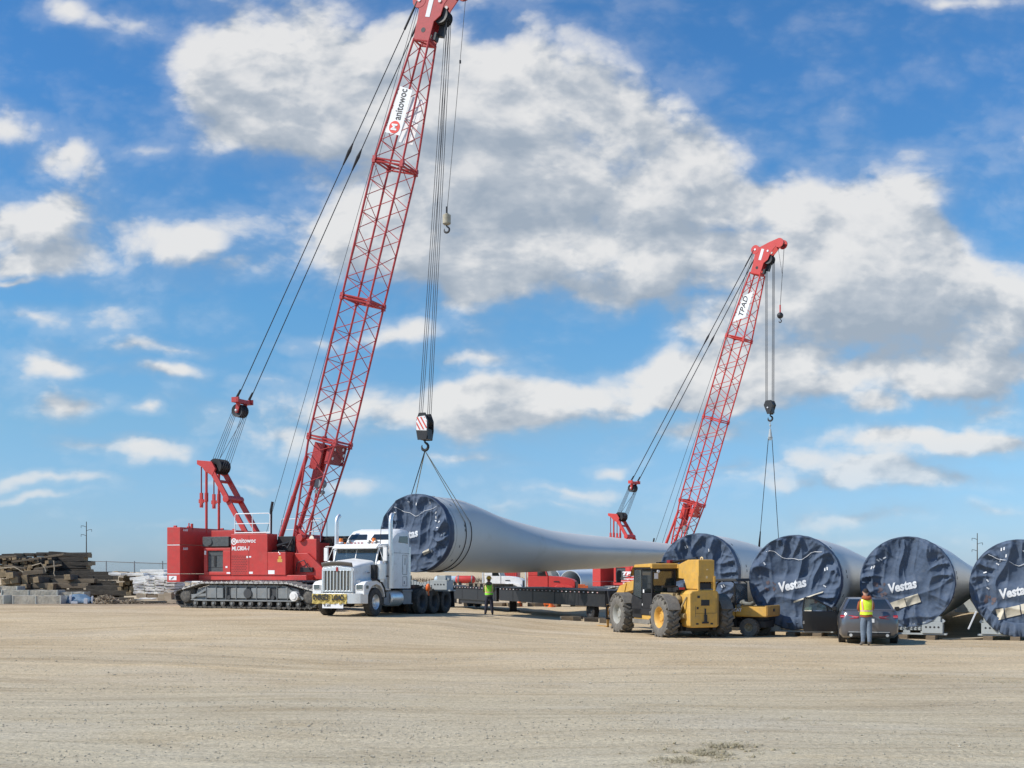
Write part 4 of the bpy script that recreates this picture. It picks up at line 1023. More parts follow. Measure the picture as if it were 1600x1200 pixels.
# slings round the held blade
def slings():
    # root end
    s = thing('lifting_sling', 'pale sling looped round the blade root and hung on the striped hook block', 'sling', HOOK1, 0, 'slings under the crane hooks')
    t_, fr, ax, rt, path = BH; up = Vector((0,0,1)); H = HOOK1
    m = MB()
    for tt, dd in ((1.45,0),(1.95,.0)):
        c = HR+path(tt); pts = []
        hl = H-c; hx = hl.dot(rt); hz = hl.z
        dist = hypot(hx,hz); base = atan2(hz,hx); off = math.acos((RR+.03)/dist)
        a0, a1 = base-off, base+off
        k = 60
        ring = []
        for i in range(k+1):
            a = a0-(2*pi-2*off)*i/k
            ring.append(c+rt*cos(a)*(RR+.022)+up*sin(a)*(RR+.022)-H)
        m.tube(ring, .018, 6, 0)
        q = MB(); q.tube([Vector((0,0,-.02)), ring[0]], .016, 6, 0); q.build('sling_leg', SLING, s)
        q = MB(); q.tube([Vector((0,0,-.02)), ring[-1].lerp(Vector((0,0,0)),.6), ring[-1]], [.022,.020,.014], 6, 0); q.build('sling_leg', [ROPE if tt < 1.7 else SLING], s)
    m.build('sling_loop', ROPE, s)
    # tip end
    H = HOOK2; s = thing('lifting_sling', 'thin wire sling with a grey swivel hanging from the farther crane hook', 'sling', H, 0, 'slings under the crane hooks')
    q = MB(); q.cyl((0,0,.05),(0,0,-.7),.028,n=6,m=0); q.ball((0,0,-.30),.07,0,6); q.cyl((0,0,-.55),(0,0,-1.1),.06,.14,n=10); q.cyl((0,-.1,-1.15),(0,.1,-1.15),.15,n=16); q.build('swivel', GALV, s)
    best = min((abs((HR.x+path(t).x)/(HR.y+path(t).y)*F+800-1200), t) for t in [x*.5 for x in range(60,128)])[1]
    c = HR+path(best); zt, zb, hw = profH(best, path(best)); rt2 = Vector((cos(HX(best)),-sin(HX(best)),0))
    zc = HR.z+(zt+zb)/2
    print('tip sling', best, c, zt, zb)
    for sg in (-1,1):
        e = c+rt2*sg*hw*1.02; e.z = zc+.05
        q = MB(); q.cyl((sg*.12,0,-1.15), e-H, .022, n=6)
        e2 = (e-H); 
        if sg < 0: q.cyl(e2.lerp(Vector((-.12,0,-1.15)),.22), e2.lerp(Vector((-.12,0,-1.15)),.06), .04,.09, n=8)
        q.build('sling_leg', ROPE, s)
    q = MB(); q.tube([Vector((rt2.x*hw*cos(a)*1.03, rt2.y*hw*cos(a)*1.03, zc-H.z+.05+ (zb-zt)/2*1.15*sin(a)))+Vector((c.x-H.x,c.y-H.y,0)) for a in [pi*i/14 for i in range(15)]], .05, 6); q.build('sling_belly', SLING, s)
slings()
# ================================================================ wheels
def wheel(parent, c, r, w, out, tyrem, rimm, lug=False, rimr=.56, name='wheel', dish=.0, bolts=True):
    """out = +1/-1: which way the hub faces along local y"""
    ax = (0,out,0); rr = r*rimr
    b = MB(); b.lathe([(0,w*.5-.07-dish),(rr*.30,w*.5-.06-dish),(rr*.36,w*.5-.10-dish),(rr*.75,w*.5-.12-dish),(rr*.88,w*.5-.05),(rr*.98,w*.5-.02),(rr*1.0,w*.5-.03),(rr*.9,0),(rr*.9,-w*.45),(rr*1.0,-w*.47)], (0,0,0), ax, 28)
    if bolts:
        for i in range(8):
            a = 2*pi*i/8; b.cyl((cos(a)*rr*.55,out*(w*.5-.13-dish),sin(a)*rr*.55),(cos(a)*rr*.55,out*(w*.5-.08-dish),sin(a)*rr*.55),.018*r/.5,n=6)
    wo = b.build(name, rimm, parent, loc=c)
    t = MB(); t.lathe([(rr*.97,-w*.45),(rr*1.12,-w*.5),(r*.86,-w*.5),(r*.96,-w*.44),(r*.995,-w*.30),(r,0),(r*.995,w*.30),(r*.96,w*.44),(r*.86,w*.5),(rr*1.12,w*.5),(rr*.97,w*.45)], (0,0,0), ax, 40)
    if lug:
        n = 18
        for i in range(n):
            for s in (-1,1):
                a = 2*pi*(i+.5*(s>0))/n; a2 = a+.20
                p0 = Vector((cos(a)*r*1.0, s*w*.49, sin(a)*r*1.0)); p1 = Vector((cos(a2)*r*1.01, -s*w*.04, sin(a2)*r*1.01))
                nrm = Vector((cos((a+a2)/2),0,sin((a+a2)/2))); t.beam(p0*.985,p1*.985,.055*r/.6,.12*r/.6,0,up=nrm)
                t.box(p0*.955, (.05,.05,.09), 0, Matrix.Rotation(-a,3,'Y'))
    else:
        for i in range(44):
            a = 2*pi*i/44
            for yy in (-.33,-.11,.11,.33): t.box((cos(a)*r*.998,yy*w,sin(a)*r*.998),(.014,w*.17,.05), 0, Matrix.Rotation(-a,3,'Y'))
    t.build('tyre', tyrem, wo, angle=45)
    return wo

# ================================================================ white road tractor
def truck():
    Fx, Fy = -6.6, 43.0; th = radians(-112)
    z0 = g(-5.2,46)+.02
    T = thing('semi_truck', 'white road tractor with chrome stacks and a yellow oversize load banner on its bumper', 'truck', (Fx,Fy,z0), th)
    # pitch follows the slope of the yard
    zf, zr = g(-6.2,44), g(-4.3,48.6); T.location.z = zf+.01; 
    pit = math.atan2(zf-zr, 5.1); T.rotation_euler = (0, -pit, th)
    def pr(name, b, m, parent=T, bevel=0, **k): return b.build(name, m, parent, bevel, **k)
    b = MB(); b.bx(-8.1,-.3,.34,.44,.72,1.0); b.bx(-8.1,-.3,-.44,-.34,.72,1.0)
    for x in (-.5,-1.8,-3.0,-4.2,-5.3,-6.6,-8.0): b.bx(x-.06,x+.06,-.36,.36,.75,.95)
    for x in (-5.06,-6.2,-7.39,-1.1): b.cyl((x,-.95,.52),(x,.95,.52),.08); b.ball((x,0,.52),.2,0,8)
    b.bx(-2.2,-.4,-.3,.3,.5,1.1)
    pr('chassis', b, BLACK, bevel=.01)
    # bumper
    b = MB(); out = [(.0,-.80),(.0,.80),(-.10,1.02),(-.42,1.16),(-.42,1.12),(-.14,.98),(-.06,.78),(-.06,-.78),(-.14,-.98),(-.42,-1.12),(-.42,-1.16),(-.10,-1.02)]
    b.prism(out,'z',.48,.86); bp = pr('bumper', b, CHROME, bevel=.012)
    b = MB(); n = 30; rows = []
    for k in range(9):
        z = .86-.36*k/8-.02; rows.append([(.035+.018*sin(i*1.3+k*.9)+.02*sin(i*.37*k), -.98+1.48*i/n, z-.03*(sin(i*.45)**2)*(k/8)) for i in range(n+1)])
    b.loft(rows,0,False,False); bn = pr('oversize_banner', b, BANNERY, bp, angle=80)
    text('banner_lettering','OVERSIZE',.27,frame((.065,-.60,.70),(0,1,0),(-.08,0,1)),BLACK,bn,0,.010,width=.68)
    text('banner_lettering','LOAD',.27,frame((.065,.14,.69),(0,1,0),(-.08,.04,1)),BLACK,bn,0,.010,width=.52)
    b = MB(); b.bx(.0,.02,-.55,.35,.30,.50); pl = pr('licence_plate', b, WHITEP, bp, bevel=.004)
    text('plate_lettering','R 200',.12,frame((.023,-.33,.40),(0,1,0),(0,0,1)),DARK,pl,0,.003)
    # hood
    def sec(x, w, zb, zt, r, crown=.04):
        p = [(-w,zb)]
        for i in range(5): a = radians(180-22.5*i); p.append((-w+r+r*cos(a), zt-r+r*sin(a)))
        p.append((0,zt+crown))
        for i in range(5): a = radians(90-22.5*i); p.append((w-r+r*cos(a), zt-r+r*sin(a)))
        p.append((w,zb)); return [(x,y,z) for y,z in p]
    b = MB(); b.loft([sec(-.17,.68,.88,1.84,.08),sec(-.24,.70,.88,1.90,.10),sec(-.7,.78,.9,2.0,.13,.06),sec(-1.38,.90,.95,2.12,.18,.08)],0)
    b.bx(-1.45,-.3,-.86,.86,.95,1.35)
    hd = pr('hood', b, WHITE, bevel=.0, angle=40)
    b = MB(); b.bx(-.17,-.13,-.66,.66,.92,.97,1); b.bx(-.17,-.12,-.66,-.60,.92,1.72,1); b.bx(-.17,-.12,.60,.66,.92,1.72,1)
    b.prism([(-.66,1.70),(.66,1.70),(.60,1.80),(0,1.88),(-.60,1.80)],'x',-.17,-.12,1); b.bx(-.165,-.15,-.61,.61,.95,1.72,0)
    for i in range(9): y = -.56+.14*i; b.bx(-.15,-.11,y-.016,y+.016,.96,1.72,1)
    gr = pr('grille', b, [GRILLE, CHROME], hd, .004)
    b = MB(); b.prism([(0,1.66),(.05,1.72),(.04,1.82),(0,1.86),(-.04,1.82),(-.05,1.72)],'x',-.12,-.10); pr('hood_emblem', b, mat('emblem_dark_red',(.35,.04,.04),.4,.3), hd, .004)
    b = MB(); rows = []
    for j,(x,dz) in enumerate(((-.14,.0),(-.10,.10),(-.07,.16))):
        rows.append([(x,-.66+1.32*i/16,1.86+dz+.07*cos((i/8-1)*1.35)-.03) for i in range(17)])
    b.loft(rows,0,False,False); o = pr('bug_deflector', b, mat('smoked_deflector',(.13,.12,.11),.3,var=.1), hd, angle=80); m_ = o.modifiers.new('s','SOLIDIFY'); m_.thickness = .012
    b = MB(); b.bx(-.95,-.80,.90,.93,1.62,1.67); pr('model_badge', b, STEEL, hd)
    b = MB(); text('engine_badge','W900',.05,frame((-.88,.80,1.68),(-1,0,0),(0,0,1)),mat('badge_red',(.3,.05,.05),.5),hd,0,.002)
    # fenders
    for s in (-1,1):
        b = MB(); pts = []; xc, rW = -1.10, .60
        outer = [(-.22,.86),(-.20,1.22),(-.30,1.30),(-.60,1.36)]
        top = [(xc+cos(radians(a))*rW*1.18, .52+sin(radians(a))*rW*1.25) for a in range(80,-1,-16)]
        arc_o = [(-.20,.80),(-.20,1.18),(-.36,1.30),(-.75,1.36),(-1.15,1.38),(-1.5,1.28),(-1.75,1.05),(-1.86,.72)]
        arc_i = [(-1.76,.72),(-1.68,.96),(-1.45,1.14),(-1.12,1.20),(-.80,1.12),(-.58,.92),(-.52,.80)]
        b.prism(arc_o+arc_i,'y',s*.72,s*1.12); fo = pr('fender', b, WHITE, bevel=.03)
        b = MB(); b.prism([(-1.89,.70),(-1.78,1.06),(-1.52,1.31),(-1.15,1.41),(-.78,1.39),(-.78,1.33),(-1.12,1.35),(-1.48,1.25),(-1.72,1.03),(-1.83,.70)],'y',s*1.08,s*1.15); pr('fender_flare', b, RUBBERB, fo, .006)
        b = MB(); b.bx(-.20,-.17,s*.78,s*1.05,1.0,1.2); b.bx(-.52,-.30,s*1.115,s*1.13,1.02,1.18) ; lo = pr('headlight', b, CHROME, fo, .01)
        b = MB(); b.bx(-.172,-.16,s*.80,s*1.03,1.02,1.18); b.bx(-.50,-.32,s*1.125,s*1.135,1.04,1.16); pr('headlight_lens', b, GLASSP, lo)
    # cab
    b = MB()
    b.bx(-2.6,-1.38,-.95,.95,.98,2.02); b.prism([(-1.38,2.0),(-1.62,2.62),(-1.75,2.70),(-2.6,2.74),(-2.6,2.0),(-2.5,2.0),(-2.5,2.62),(-1.80,2.60),(-1.66,2.54),(-1.45,2.0)],'y',-.95,-.90)
    b.prism([(-1.38,2.0),(-1.62,2.62),(-1.75,2.70),(-2.6,2.74),(-2.6,2.0),(-2.5,2.0),(-2.5,2.62),(-1.80,2.60),(-1.66,2.54),(-1.45,2.0)],'y',.90,.95)
    b.prism([(-1.55,2.58),(-1.66,2.70),(-1.85,2.76),(-2.6,2.80),(-2.6,2.64),(-1.7,2.60)],'y',-.95,.95)
    b.bx(-2.15,-2.08,.90,.95,2.0,2.64); b.beam((-1.40,0,2.02),(-1.64,0,2.6),.04,.03,0)
    cab = pr('cab', b, WHITE, bevel=.02)
    b = MB(); b.loft([[(-1.40,-.89,2.02),(-1.40,.89,2.02),(-1.615,.88,2.58),(-1.615,-.88,2.58)],[(-1.41,-.89,2.02),(-1.41,.89,2.02),(-1.625,.88,2.58),(-1.625,-.88,2.58)]],0); pr('windshield', b, GLASS, cab)
    for s in (-1,1):
        b = MB(); b.prism([(-1.50,2.02),(-1.70,2.56),(-2.07,2.60),(-2.07,2.02)],'y',s*.925-.004,s*.925+.004); pr('side_window', b, GLASSD, cab)
    b = MB(); b.bx(-1.48,-1.36,-.9,.9,1.95,2.03); b.bx(-2.1,-1.6,-.75,-.2,1.6,2.25); b.bx(-2.1,-1.6,.2,.75,1.6,2.25); b.lathe([(.2,0),(.22,.02),(.2,.03)],(-1.62,.45,2.1),(1,0,.5),18); pr('cab_interior', b, SEAT, cab, .03)
    b = MB(); b.prism([(-1.38,2.56),(-1.36,2.60),(-1.60,2.76),(-1.66,2.74)],'y',-.97,.97); pr('sun_visor', b, WHITE, cab, .008)
    b = MB(); b.bx(-2.1,-1.5,.95,.957,1.05,1.95); dr = pr('door', b, WHITE, cab, .003)
    b = MB(); b.bx(-2.06,-1.98,.957,.98,1.50,1.62); pr('door_handle', b, BLACK, dr) if False else pr('door_handle', b, BLACK, cab)
    for y, m in ((-.15,REDL),(0,REDL),(.15,REDL),(-.6,AMBER),(.6,AMBER),(-.3,REDL)):
        b = MB(); b.ball((-1.72,y,2.80),.045,0,6,(1.3,1,.6)); pr('marker_light', b, m, cab)
    for y in (-.45,.42,.72): 
        b = MB(); b.lathe([(.03,0),(.035,.2),(.08,.30)],(-2.1,y,2.84),(1,0,0),12); pr('air_horn', b, CHROME, cab)
    for y in (.55,-.92):
        b = MB(); b.cyl((-1.95,y,2.80),(-1.95,y,2.86),.09,n=14,m=1); b.cyl((-1.95,y,2.86),(-1.95,y,3.0),.085,.07,n=14); pr('beacon_light', b, [AMBER,WHITEP], cab)
    b = MB(); b.cyl((-2.0,.80,2.75),(-2.05,.80,3.45),.012,n=5); pr('antenna', b, BLACK, cab)
    # sleeper
    def slp(x, w, zt, r): return [(x,-w,1.05),(x,-w,zt-r)]+[(x,-w+r-r*cos(radians(a)),zt-r+r*sin(radians(a))) for a in (30,60,90)]+[(x,w-r+r*sin(radians(a)),zt-r+r*cos(radians(a))) for a in (0,30,60)]+[(x,w,zt-r),(x,w,1.05)]
    b = MB(); b.loft([slp(-2.42,.98,2.86,.12),slp(-2.50,1.02,2.92,.16),slp(-2.72,1.05,3.20,.24),slp(-2.95,1.07,3.34,.26),slp(-3.4,1.08,3.42,.26),slp(-3.93,1.06,3.40,.24)],0); sl = pr('sleeper', b, WHITE, angle=28)
    for y0, y1 in ((-.92,-.10),(.10,.92)):
        b = MB(); q = [(-2.545,2.97),(-2.725,3.21)]
        b.loft([[(-2.52,y0,2.965),(-2.52,y1,2.965),(-2.69,lerp(y0,y1,.92),3.17),(-2.69,lerp(y0,y1,.08),3.17)],[(-2.50,y0,2.975),(-2.50,y1,2.975),(-2.67,lerp(y0,y1,.92),3.18),(-2.67,lerp(y0,y1,.08),3.18)]],0); pr('roof_window', b, GLASSD, sl)
    for s in (-1,1):
        b = MB(); b.prism([(-2.98,2.86),(-3.06,3.10),(-3.72,3.14),(-3.78,3.08),(-3.78,2.84)],'y',s*1.065,s*1.085); pr('side_window', b, GLASSD, sl, .01)
    b = MB()
    for x0,x1,z0_,z1_ in ((-3.72,-3.32,1.60,2.38),(-3.72,-3.35,1.14,1.52)):
        for q in ((x0,x1,z0_,z0_+.012),(x0,x1,z1_-.012,z1_),(x0,x0+.012,z0_,z1_),(x1-.012,x1,z0_,z1_)): b.bx(q[0],q[1],1.078,1.086,q[2],q[3])
    b.bx(-3.54,-3.52,1.08,1.09,1.98,2.25); b.bx(-3.5,-3.46,1.08,1.09,1.22,1.34); b.bx(-3.93,-2.6,1.066,1.082,2.44,2.45)
    pr('locker_trim', b, DARK, sl)
    b = MB(); b.bx(-4.1,-3.94,-.95,.95,1.1,2.75); b.bx(-4.12,-3.94,.98,1.04,1.05,2.72); b.bx(-4.12,-3.94,-1.04,-.98,1.05,2.72); b.bx(-4.30,-4.14,-.9,.9,1.05,2.6); pr('headache_rack', b, CHROME, bevel=.01)
    # stacks
    for s in (-1,1):
        b = MB(); b.cyl((-2.08,s*1.2,1.05),(-2.08,s*1.2,2.55),.13,n=16,m=0); b.tube([(-2.08,s*1.2,2.5),(-2.08,s*1.2,3.55),(-2.09,s*1.2,3.70),(-2.14,s*1.19,3.82),(-2.26,s*1.18,3.92)],.082,14,0)
        b.bx(-2.2,-1.95,s*.95,s*1.2,1.5,1.54,1); b.bx(-2.2,-1.95,s*.95,s*1.2,2.3,2.34,1); pr('exhaust_stack', b, [CHROME, BLACK])
        b = MB(); b.cyl((-1.50,s*1.10,1.40),(-1.50,s*1.10,2.0),.19,n=18); b.cyl((-1.50,s*1.10,2.0),(-1.50,s*1.10,2.1),.19,.12,n=18); b.cyl((-1.5,s*1.1,1.3),(-1.5,s*1.1,1.4),.13,n=14); pr('air_cleaner', b, CHROME)
        b = MB(); b.bx(-1.36,-1.30,s*1.12,s*1.30,2.05,2.60) if False else None
        b.bx(-1.52,-1.44,s*1.22,s*1.38,2.10,2.62,0)
        for z in (2.06,2.66): b.beam((-1.5,s*.93,z),(-1.48,s*1.34,z),.025,.025,0)
        b.beam((-1.5,s*1.0,2.64),(-1.48,s*1.24,2.08),.02,.02,0); b.cyl((-1.48,s*1.22,2.0),(-1.48,s*1.22,2.7),.015,n=6)
        pr('mirror', b, WHITE, bevel=.006)
    b = MB(); b.bx(-1.36,-1.15,.80,1.02,1.42,1.95,0); b.ball((-1.28,.93,1.62),.12,0,6); b.bx(-1.42,-1.2,.85,1.0,1.38,1.46,1); pr('engine_bay', b, [BLACK, mat('bay_rust',(.30,.10,.06),.8)])
    # tanks, steps
    for s in (-1,1):
        b = MB(); b.cyl((-2.45,s*.82,.66),(-3.35,s*.82,.66),.31,n=24); b.cyl((-2.44,s*.82,.66),(-2.40,s*.82,.66),.31,.26,n=24); pr('fuel_tank', b, CHROME)
        b = MB(); b.bx(-4.25,-3.4,s*.62,s*1.08,.42,.46); b.bx(-4.25,-3.4,s*.62,s*1.06,.92,1.0); b.bx(-4.2,-3.45,s*.6,s*1.04,.46,.92); b.bx(-2.35,-1.92,s*.62,s*1.08,.40,.44); b.bx(-2.35,-1.92,s*.7,s*1.02,.44,.9); pr('side_step', b, STEEL, bevel=.01)
    # rear deck and fenders
    b = MB(); b.bx(-7.9,-4.4,-.44,.44,1.0,1.06); b.bx(-6.6,-5.2,-.5,.5,1.06,1.14); b.cyl((-5.9,0,1.14),(-5.9,0,1.2),.48,n=20)
    for x in (-4.7,-4.95,-5.2): b.cyl((x,.44,1.1),(x,.62,1.1),.10,n=14)
    pr('fifth_wheel', b, BLACK, bevel=.01)
    for s in (-1,1):
        b = MB(); b.prism([(-6.3,1.16),(-7.6,1.22),(-8.02,.98),(-8.12,.25),(-8.07,.25),(-7.96,.94),(-7.56,1.16),(-6.3,1.11)],'y',s*.5,s*1.16); pr('mud_guard', b, BLACK, bevel=.005)
    b = MB(); b.bx(-8.2,-8.1,-1.16,1.16,1.0,1.1); pr('rear_crossbar', b, BLACK)
    b = MB(); b.ball((-5.75,1.02,1.08),.10,0,8,(1,1,1.7)); b.cyl((-5.75,1.02,1.0),(-5.65,1.1,.75),.03); pr('orange_strap', b, ORANGE)
    for s in (-1,1):
        wheel(T,(-1.10,s*.98,.535),.53,.30,s,RUBBER,CHROME,dish=.02)
        for x in (-5.06,-6.2,-7.36):
            wheel(T,(x,s*.98,.52),.52,.28,s,RUBBER,DARK,dish=.10); wheel(T,(x,s*.66,.52),.52,.27,-s,RUBBER,DARK,name='inner_wheel',bolts=False)
    return T
TRUCK = truck()
# cradle that carries the blade root on the truck
def cradle(label, c, rz, hw, z0, big=True, blocks=True, group='steel root frames under the blades'):
    """c = point under the blade root on its carrier; local x runs across the blade, y along it"""
    T = thing('root_frame', label, 'frame', c, rz, group)
    for s in (-1,1):
        b = MB(); x0, x1 = s*.52, s*1.22
        b.bx(x0,x1,-.35,.25,.06,.46); b.bx(s*.75,s*1.15,-.33,.22,.46,.66)
        o = b.build('frame_box', GALV, T, .012)
        h = MB()
        for i in range(4): x = s*(.66+.14*i); h.cyl((x,-.356,.28),(x,-.35,.28),.035,n=14)
        h.build('bolt_hole', BLACK, o)
        b = MB()
        for k in range(4):
            x = s*(.45-.14*k)+s*.0; b.bx(x-.06,x+.06,-.30,-.22,.16,.36+.05*(3-k)*.6); b.cyl((x,-.36,.25),(x,-.22,.25),.03)
        for k in range(6):
            a = radians(-90+s*(18+k*5.5)); px_, pz = cos(a)*1.72, 1.66+sin(a)*1.72; b.box((px_,-.22,pz+.05),(.10,.10,.12),0,Matrix.Rotation(-(a+pi/2),3,'Y'))
        b.build('clamp_plates', GALV, T, .006)
    b = MB(); b.bx(-1.35,1.35,-.30,-.18,.0,.06); b.bx(-1.35,1.35,.05,.2,.0,.06); b.bx(-.12,.12,-.3,-.2,.06,.3)
    b.build('base_rail', GALV, T, .006)
    return T
cr = cradle('grey steel cradle with bolt holes standing on the white tractor under the blade', (HR.x+.35, HR.y+.35, TRUCK.location.z+.85), -radians(24), 1, 0)
cr.scale = (1,1,1.0)

# ================================================================ yellow telehandler
def telehandler():
    th = radians(90+19)
    T = thing('telehandler', 'large yellow telehandler with big muddy tyres seen from behind', 'telehandler', (6.2,39.8,g(6,41)), th)
    def pr(n, b, m, p=T, bevel=0, **k): return b.build(n, m, p, bevel, **k)
    b = MB(); b.bx(-.5,5.0,-.42,.42,.5,.95); b.bx(2.9,3.9,-.5,.5,.5,1.1); b.cyl((0,-.9,.67),(0,.9,.67),.14); b.cyl((3.5,-.9,.67),(3.5,.9,.67),.14); b.bx(-.2,.3,-.6,.6,.5,.9); b.bx(.5,2.9,-1.0,-.42,.55,1.1)
    pr('chassis', b, BLACK, bevel=.02)
    b = MB()   # rear counterweight, rounded
    out = [(.58,.42),(.58,1.50),(.50,1.60),(.20,1.64),(-.36,1.64),(-.50,1.58),(-.54,1.48),(-.54,.42),(-.45,.36),(.50,.36)]
    b.prism(out,'x',-.98,-.25); cwo = pr('counterweight', b, YEL, bevel=.05)
    b = MB()
    b.bx(-.992,-.98,-.16,.16,1.10,1.30); b.bx(-.99,-.98,.20,.30,1.36,1.44); b.bx(-.99,-.98,.25,.32,.98,1.06); b.bx(-.987,-.98,-.4,.38,.84,.85); b.bx(-.987,-.98,-.42,-.41,.85,1.35); b.bx(-.987,-.98,.36,.37,.72,1.1)
    b.bx(-1.04,-.98,-.05,.05,.55,.8); b.bx(-.985,-.98,-.50,-.47,.45,1.5); b.bx(-.986,-.98,-.30,-.2,.46,.52); b.bx(-.986,-.98,.25,.35,.46,.52); b.bx(-1.02,-.98,-.12,.12,.5,.56); b.bx(-1.0,-.98,-.03,.03,.8,1.0)
    pr('rear_fittings', b, BLACK, cwo, .004)
    b = MB(); b.bx(-.4,-.1,-.50,.62,.22,.5); b.bx(-.6,-.3,.40,.52,.25,.5); b.bx(-.6,-.3,-.62,-.5,.25,.5); pr('hitch', b, BLACK, bevel=.01)
    # boom: rear part stands high, then runs forward and down
    b = MB()
    b.prism([(-.92,1.66),(-.92,2.62),(-.2,2.66),(.50,2.50),(.50,2.02),(.1,2.0),(-.1,1.66)],'y',-.36,-.28); b.prism([(-.92,1.66),(-.92,2.62),(-.2,2.66),(.50,2.50),(.50,2.02),(.1,2.0),(-.1,1.66)],'y',.16,.24)
    b.bx(-.96,-.90,-.36,.24,1.90,2.64); b.bx(-.92,-.3,-.32,.2,2.60,2.66)
    b.bx(-.99,-.93,.20,.27,1.6,2.1); b.bx(-.99,-.93,-.40,-.33,1.6,2.1)
    b.prism([(-.3,2.56),(5.3,1.80),(5.6,1.60),(5.5,1.40),(5.1,1.46),(-.3,2.15)],'y',-.30,.14)
    b.prism([(5.0,1.80),(5.6,1.70),(6.0,1.35),(6.35,1.15),(6.4,.92),(6.15,.85),(5.7,1.1),(5.2,1.4)],'y',-.14,.18)
    bo = pr('boom', b, YEL, bevel=.012)
    b = MB(); b.cyl((-.4,.0,2.72),(2.4,.0,2.50),.045,n=8); b.tube([(-.6,.1,2.68),(.5,.12,2.66),(1.6,.12,2.56),(2.5,.3,2.42)],.03,6); b.bx(2.2,2.45,-.1,.15,2.42,2.6); b.bx(1.1,1.25,-.05,.1,2.55,2.66)
    for i in range(4): b.cyl((-.85,-.22+.1*i,1.66),(-.86,-.24+.1*i,1.90),.028,n=6)
    b.bx(-.9,.3,-.27,.15,1.66,1.85)
    pr('boom_hoses', b, BLACK, bo)
    b = MB(); b.tube([(-.62,-.1,2.66),(-.62,-.1,2.72),(-.55,-.1,2.74),(-.48,-.1,2.72),(-.48,-.1,2.66)],.025,6); b.bx(-.967,-.96,-.1,-.04,2.02,2.1); b.bx(-.967,-.96,-.12,-.06,2.30,2.34); pr('lifting_eye', b, mat('pale_yellow',(.7,.55,.3),.6), bo)
    b = MB(); b.bx(1.15,1.4,.05,.25,2.55,2.66); pr('hose_cap', b, DRED, bo, .01)
    # carriage and forks
    b = MB(); b.bx(6.35,6.43,-.42,.42,.85,.93); b.bx(6.35,6.41,-.42,.42,.35,.42); b.bx(6.36,6.42,.36,.42,.35,.93); b.bx(6.36,6.42,-.42,-.36,.35,.93); b.prism([(6.3,.9),(6.5,1.45),(6.42,1.5),(6.22,.95)],'y',.25,.33); pr('fork_carriage', b, BLACK, bevel=.008)
    for s in (-1,1):
        b = MB(); b.bx(6.44,7.6,s*.30-.045,s*.30+.045,.05,.09); b.bx(6.44,6.48,s*.30-.045,s*.30+.045,.05,.95); pr('fork', b, YELD, bevel=.004)
    # cab
    b = MB(); yl, yr = 1.15, .20
    for x in (.78,2.30):
        for y in (yl-.03,yr+.03):
            b.beam((x,y,.9),(x+(0.0 if x<1 else -.12),y,2.36),.07,.06,0,up=(1,0,0))
    b.beam((1.55,yl-.03,.9),(1.55,yl-.03,2.36),.06,.05,0,up=(1,0,0))
    b.bx(.75,2.35,yr,yl,.72,.95); b.prism([(.8,.95),(1.5,.95),(1.5,1.45),(1.35,1.5),(.8,1.5)],'y',yl-.05,yl); b.prism([(1.6,.60),(2.3,.60),(2.45,1.2),(2.35,1.42),(1.6,1.25)],'y',yl-.06,yl+.0)
    b.bx(.75,.80,yr,yl,.95,1.52); b.bx(.76,.80,yr,yl,2.28,2.40); b.bx(.78,2.2,yr,yl,2.34,2.40)
    cab = pr('cab', b, BLACK, bevel=.02)
    b = MB(); b.prism([(.70,2.40),(2.22,2.40),(2.36,2.28),(2.44,2.10),(2.40,2.10),(2.28,2.36),(2.1,2.50),(.72,2.54)],'y',yr-.05,yl+.03); b.prism([(2.30,1.0),(2.46,1.05),(2.44,2.12),(2.36,2.12)],'y',yl-.06,yl+.0) if False else None
    b.bx(.68,.80,yr-.08,yl+.03,2.36,2.52); b.bx(.60,.82,-.40,yr,2.36,2.50); b.prism([(.72,1.50),(.66,2.4),(.2,2.5),(.2,1.95)],'y',-.30,-.2)
    pr('cab_roof', b, YEL, cab, .025)
    b = MB(); b.prism([(1.62,1.30),(2.28,1.42),(2.20,2.32),(1.62,2.32)],'y',yl-.02,yl-.01); pr('door_window', b, GLASSP, cab)
    b = MB(); b.prism([(.84,1.52),(1.52,1.52),(1.52,2.32),(.84,2.32)],'y',yl-.02,yl-.01); pr('side_window', b, GLASSD, cab)
    b = MB(); b.bx(.772,.78,yr+.08,yl-.08,1.56,2.26); pr('rear_window', b, GLASS, cab)
    b = MB(); b.bx(2.22,2.23,yr+.08,yl-.08,1.0,2.3); pr('windscreen', b, GLASS, cab)
    b = MB(); b.bx(.95,1.3,.50,.98,1.05,1.25); b.prism([(.9,1.2),(1.02,1.2),(.96,2.0),(.86,1.98)],'y',.50,.96); so = pr('operator_seat', b, SEAT, cab, .06)
    b = MB(); b.bx(.84,2.2,yr-.01,yr+.0,1.0,2.3); pr('right_dark_pane', b, GLASSD, cab)  # dark pane added to darken the cab interior and hide the boom
    b = MB(); b.bx(.77,.78,yl-.02,yl-.008,1.3,1.4); b.bx(1.35,1.45,yl,yl+.006,1.5,1.62); b.bx(1.48,1.52,yl,yl+.006,1.05,1.12); b.bx(.755,.765,.9,1.05,2.0,2.2); pr('white_sticker', b, WHITEP, cab)
    for y in (.95,.10):
        b = MB(); b.cyl((.66,y,2.26),(.62,y,2.26),.05,n=14); pr('work_lamp', b, TAPE, cab)
    b = MB(); b.beam((2.3,yl,2.1),(2.75,yl+.35,2.0),.03,.03); b.prism([(yl+.28,1.85),(yl+.45,1.85),(yl+.47,2.2),(yl+.42,2.3),(yl+.30,2.3),(yl+.26,2.2)],'x',2.70,2.78); pr('mirror', b, BLACK, bevel=.02)
    b = MB(); b.bx(.9,3.0,-1.05,-.44,1.05,1.55); b.bx(.9,2.3,.5,1.12,.55,.72); pr('engine_cover', b, YEL, bevel=.03)
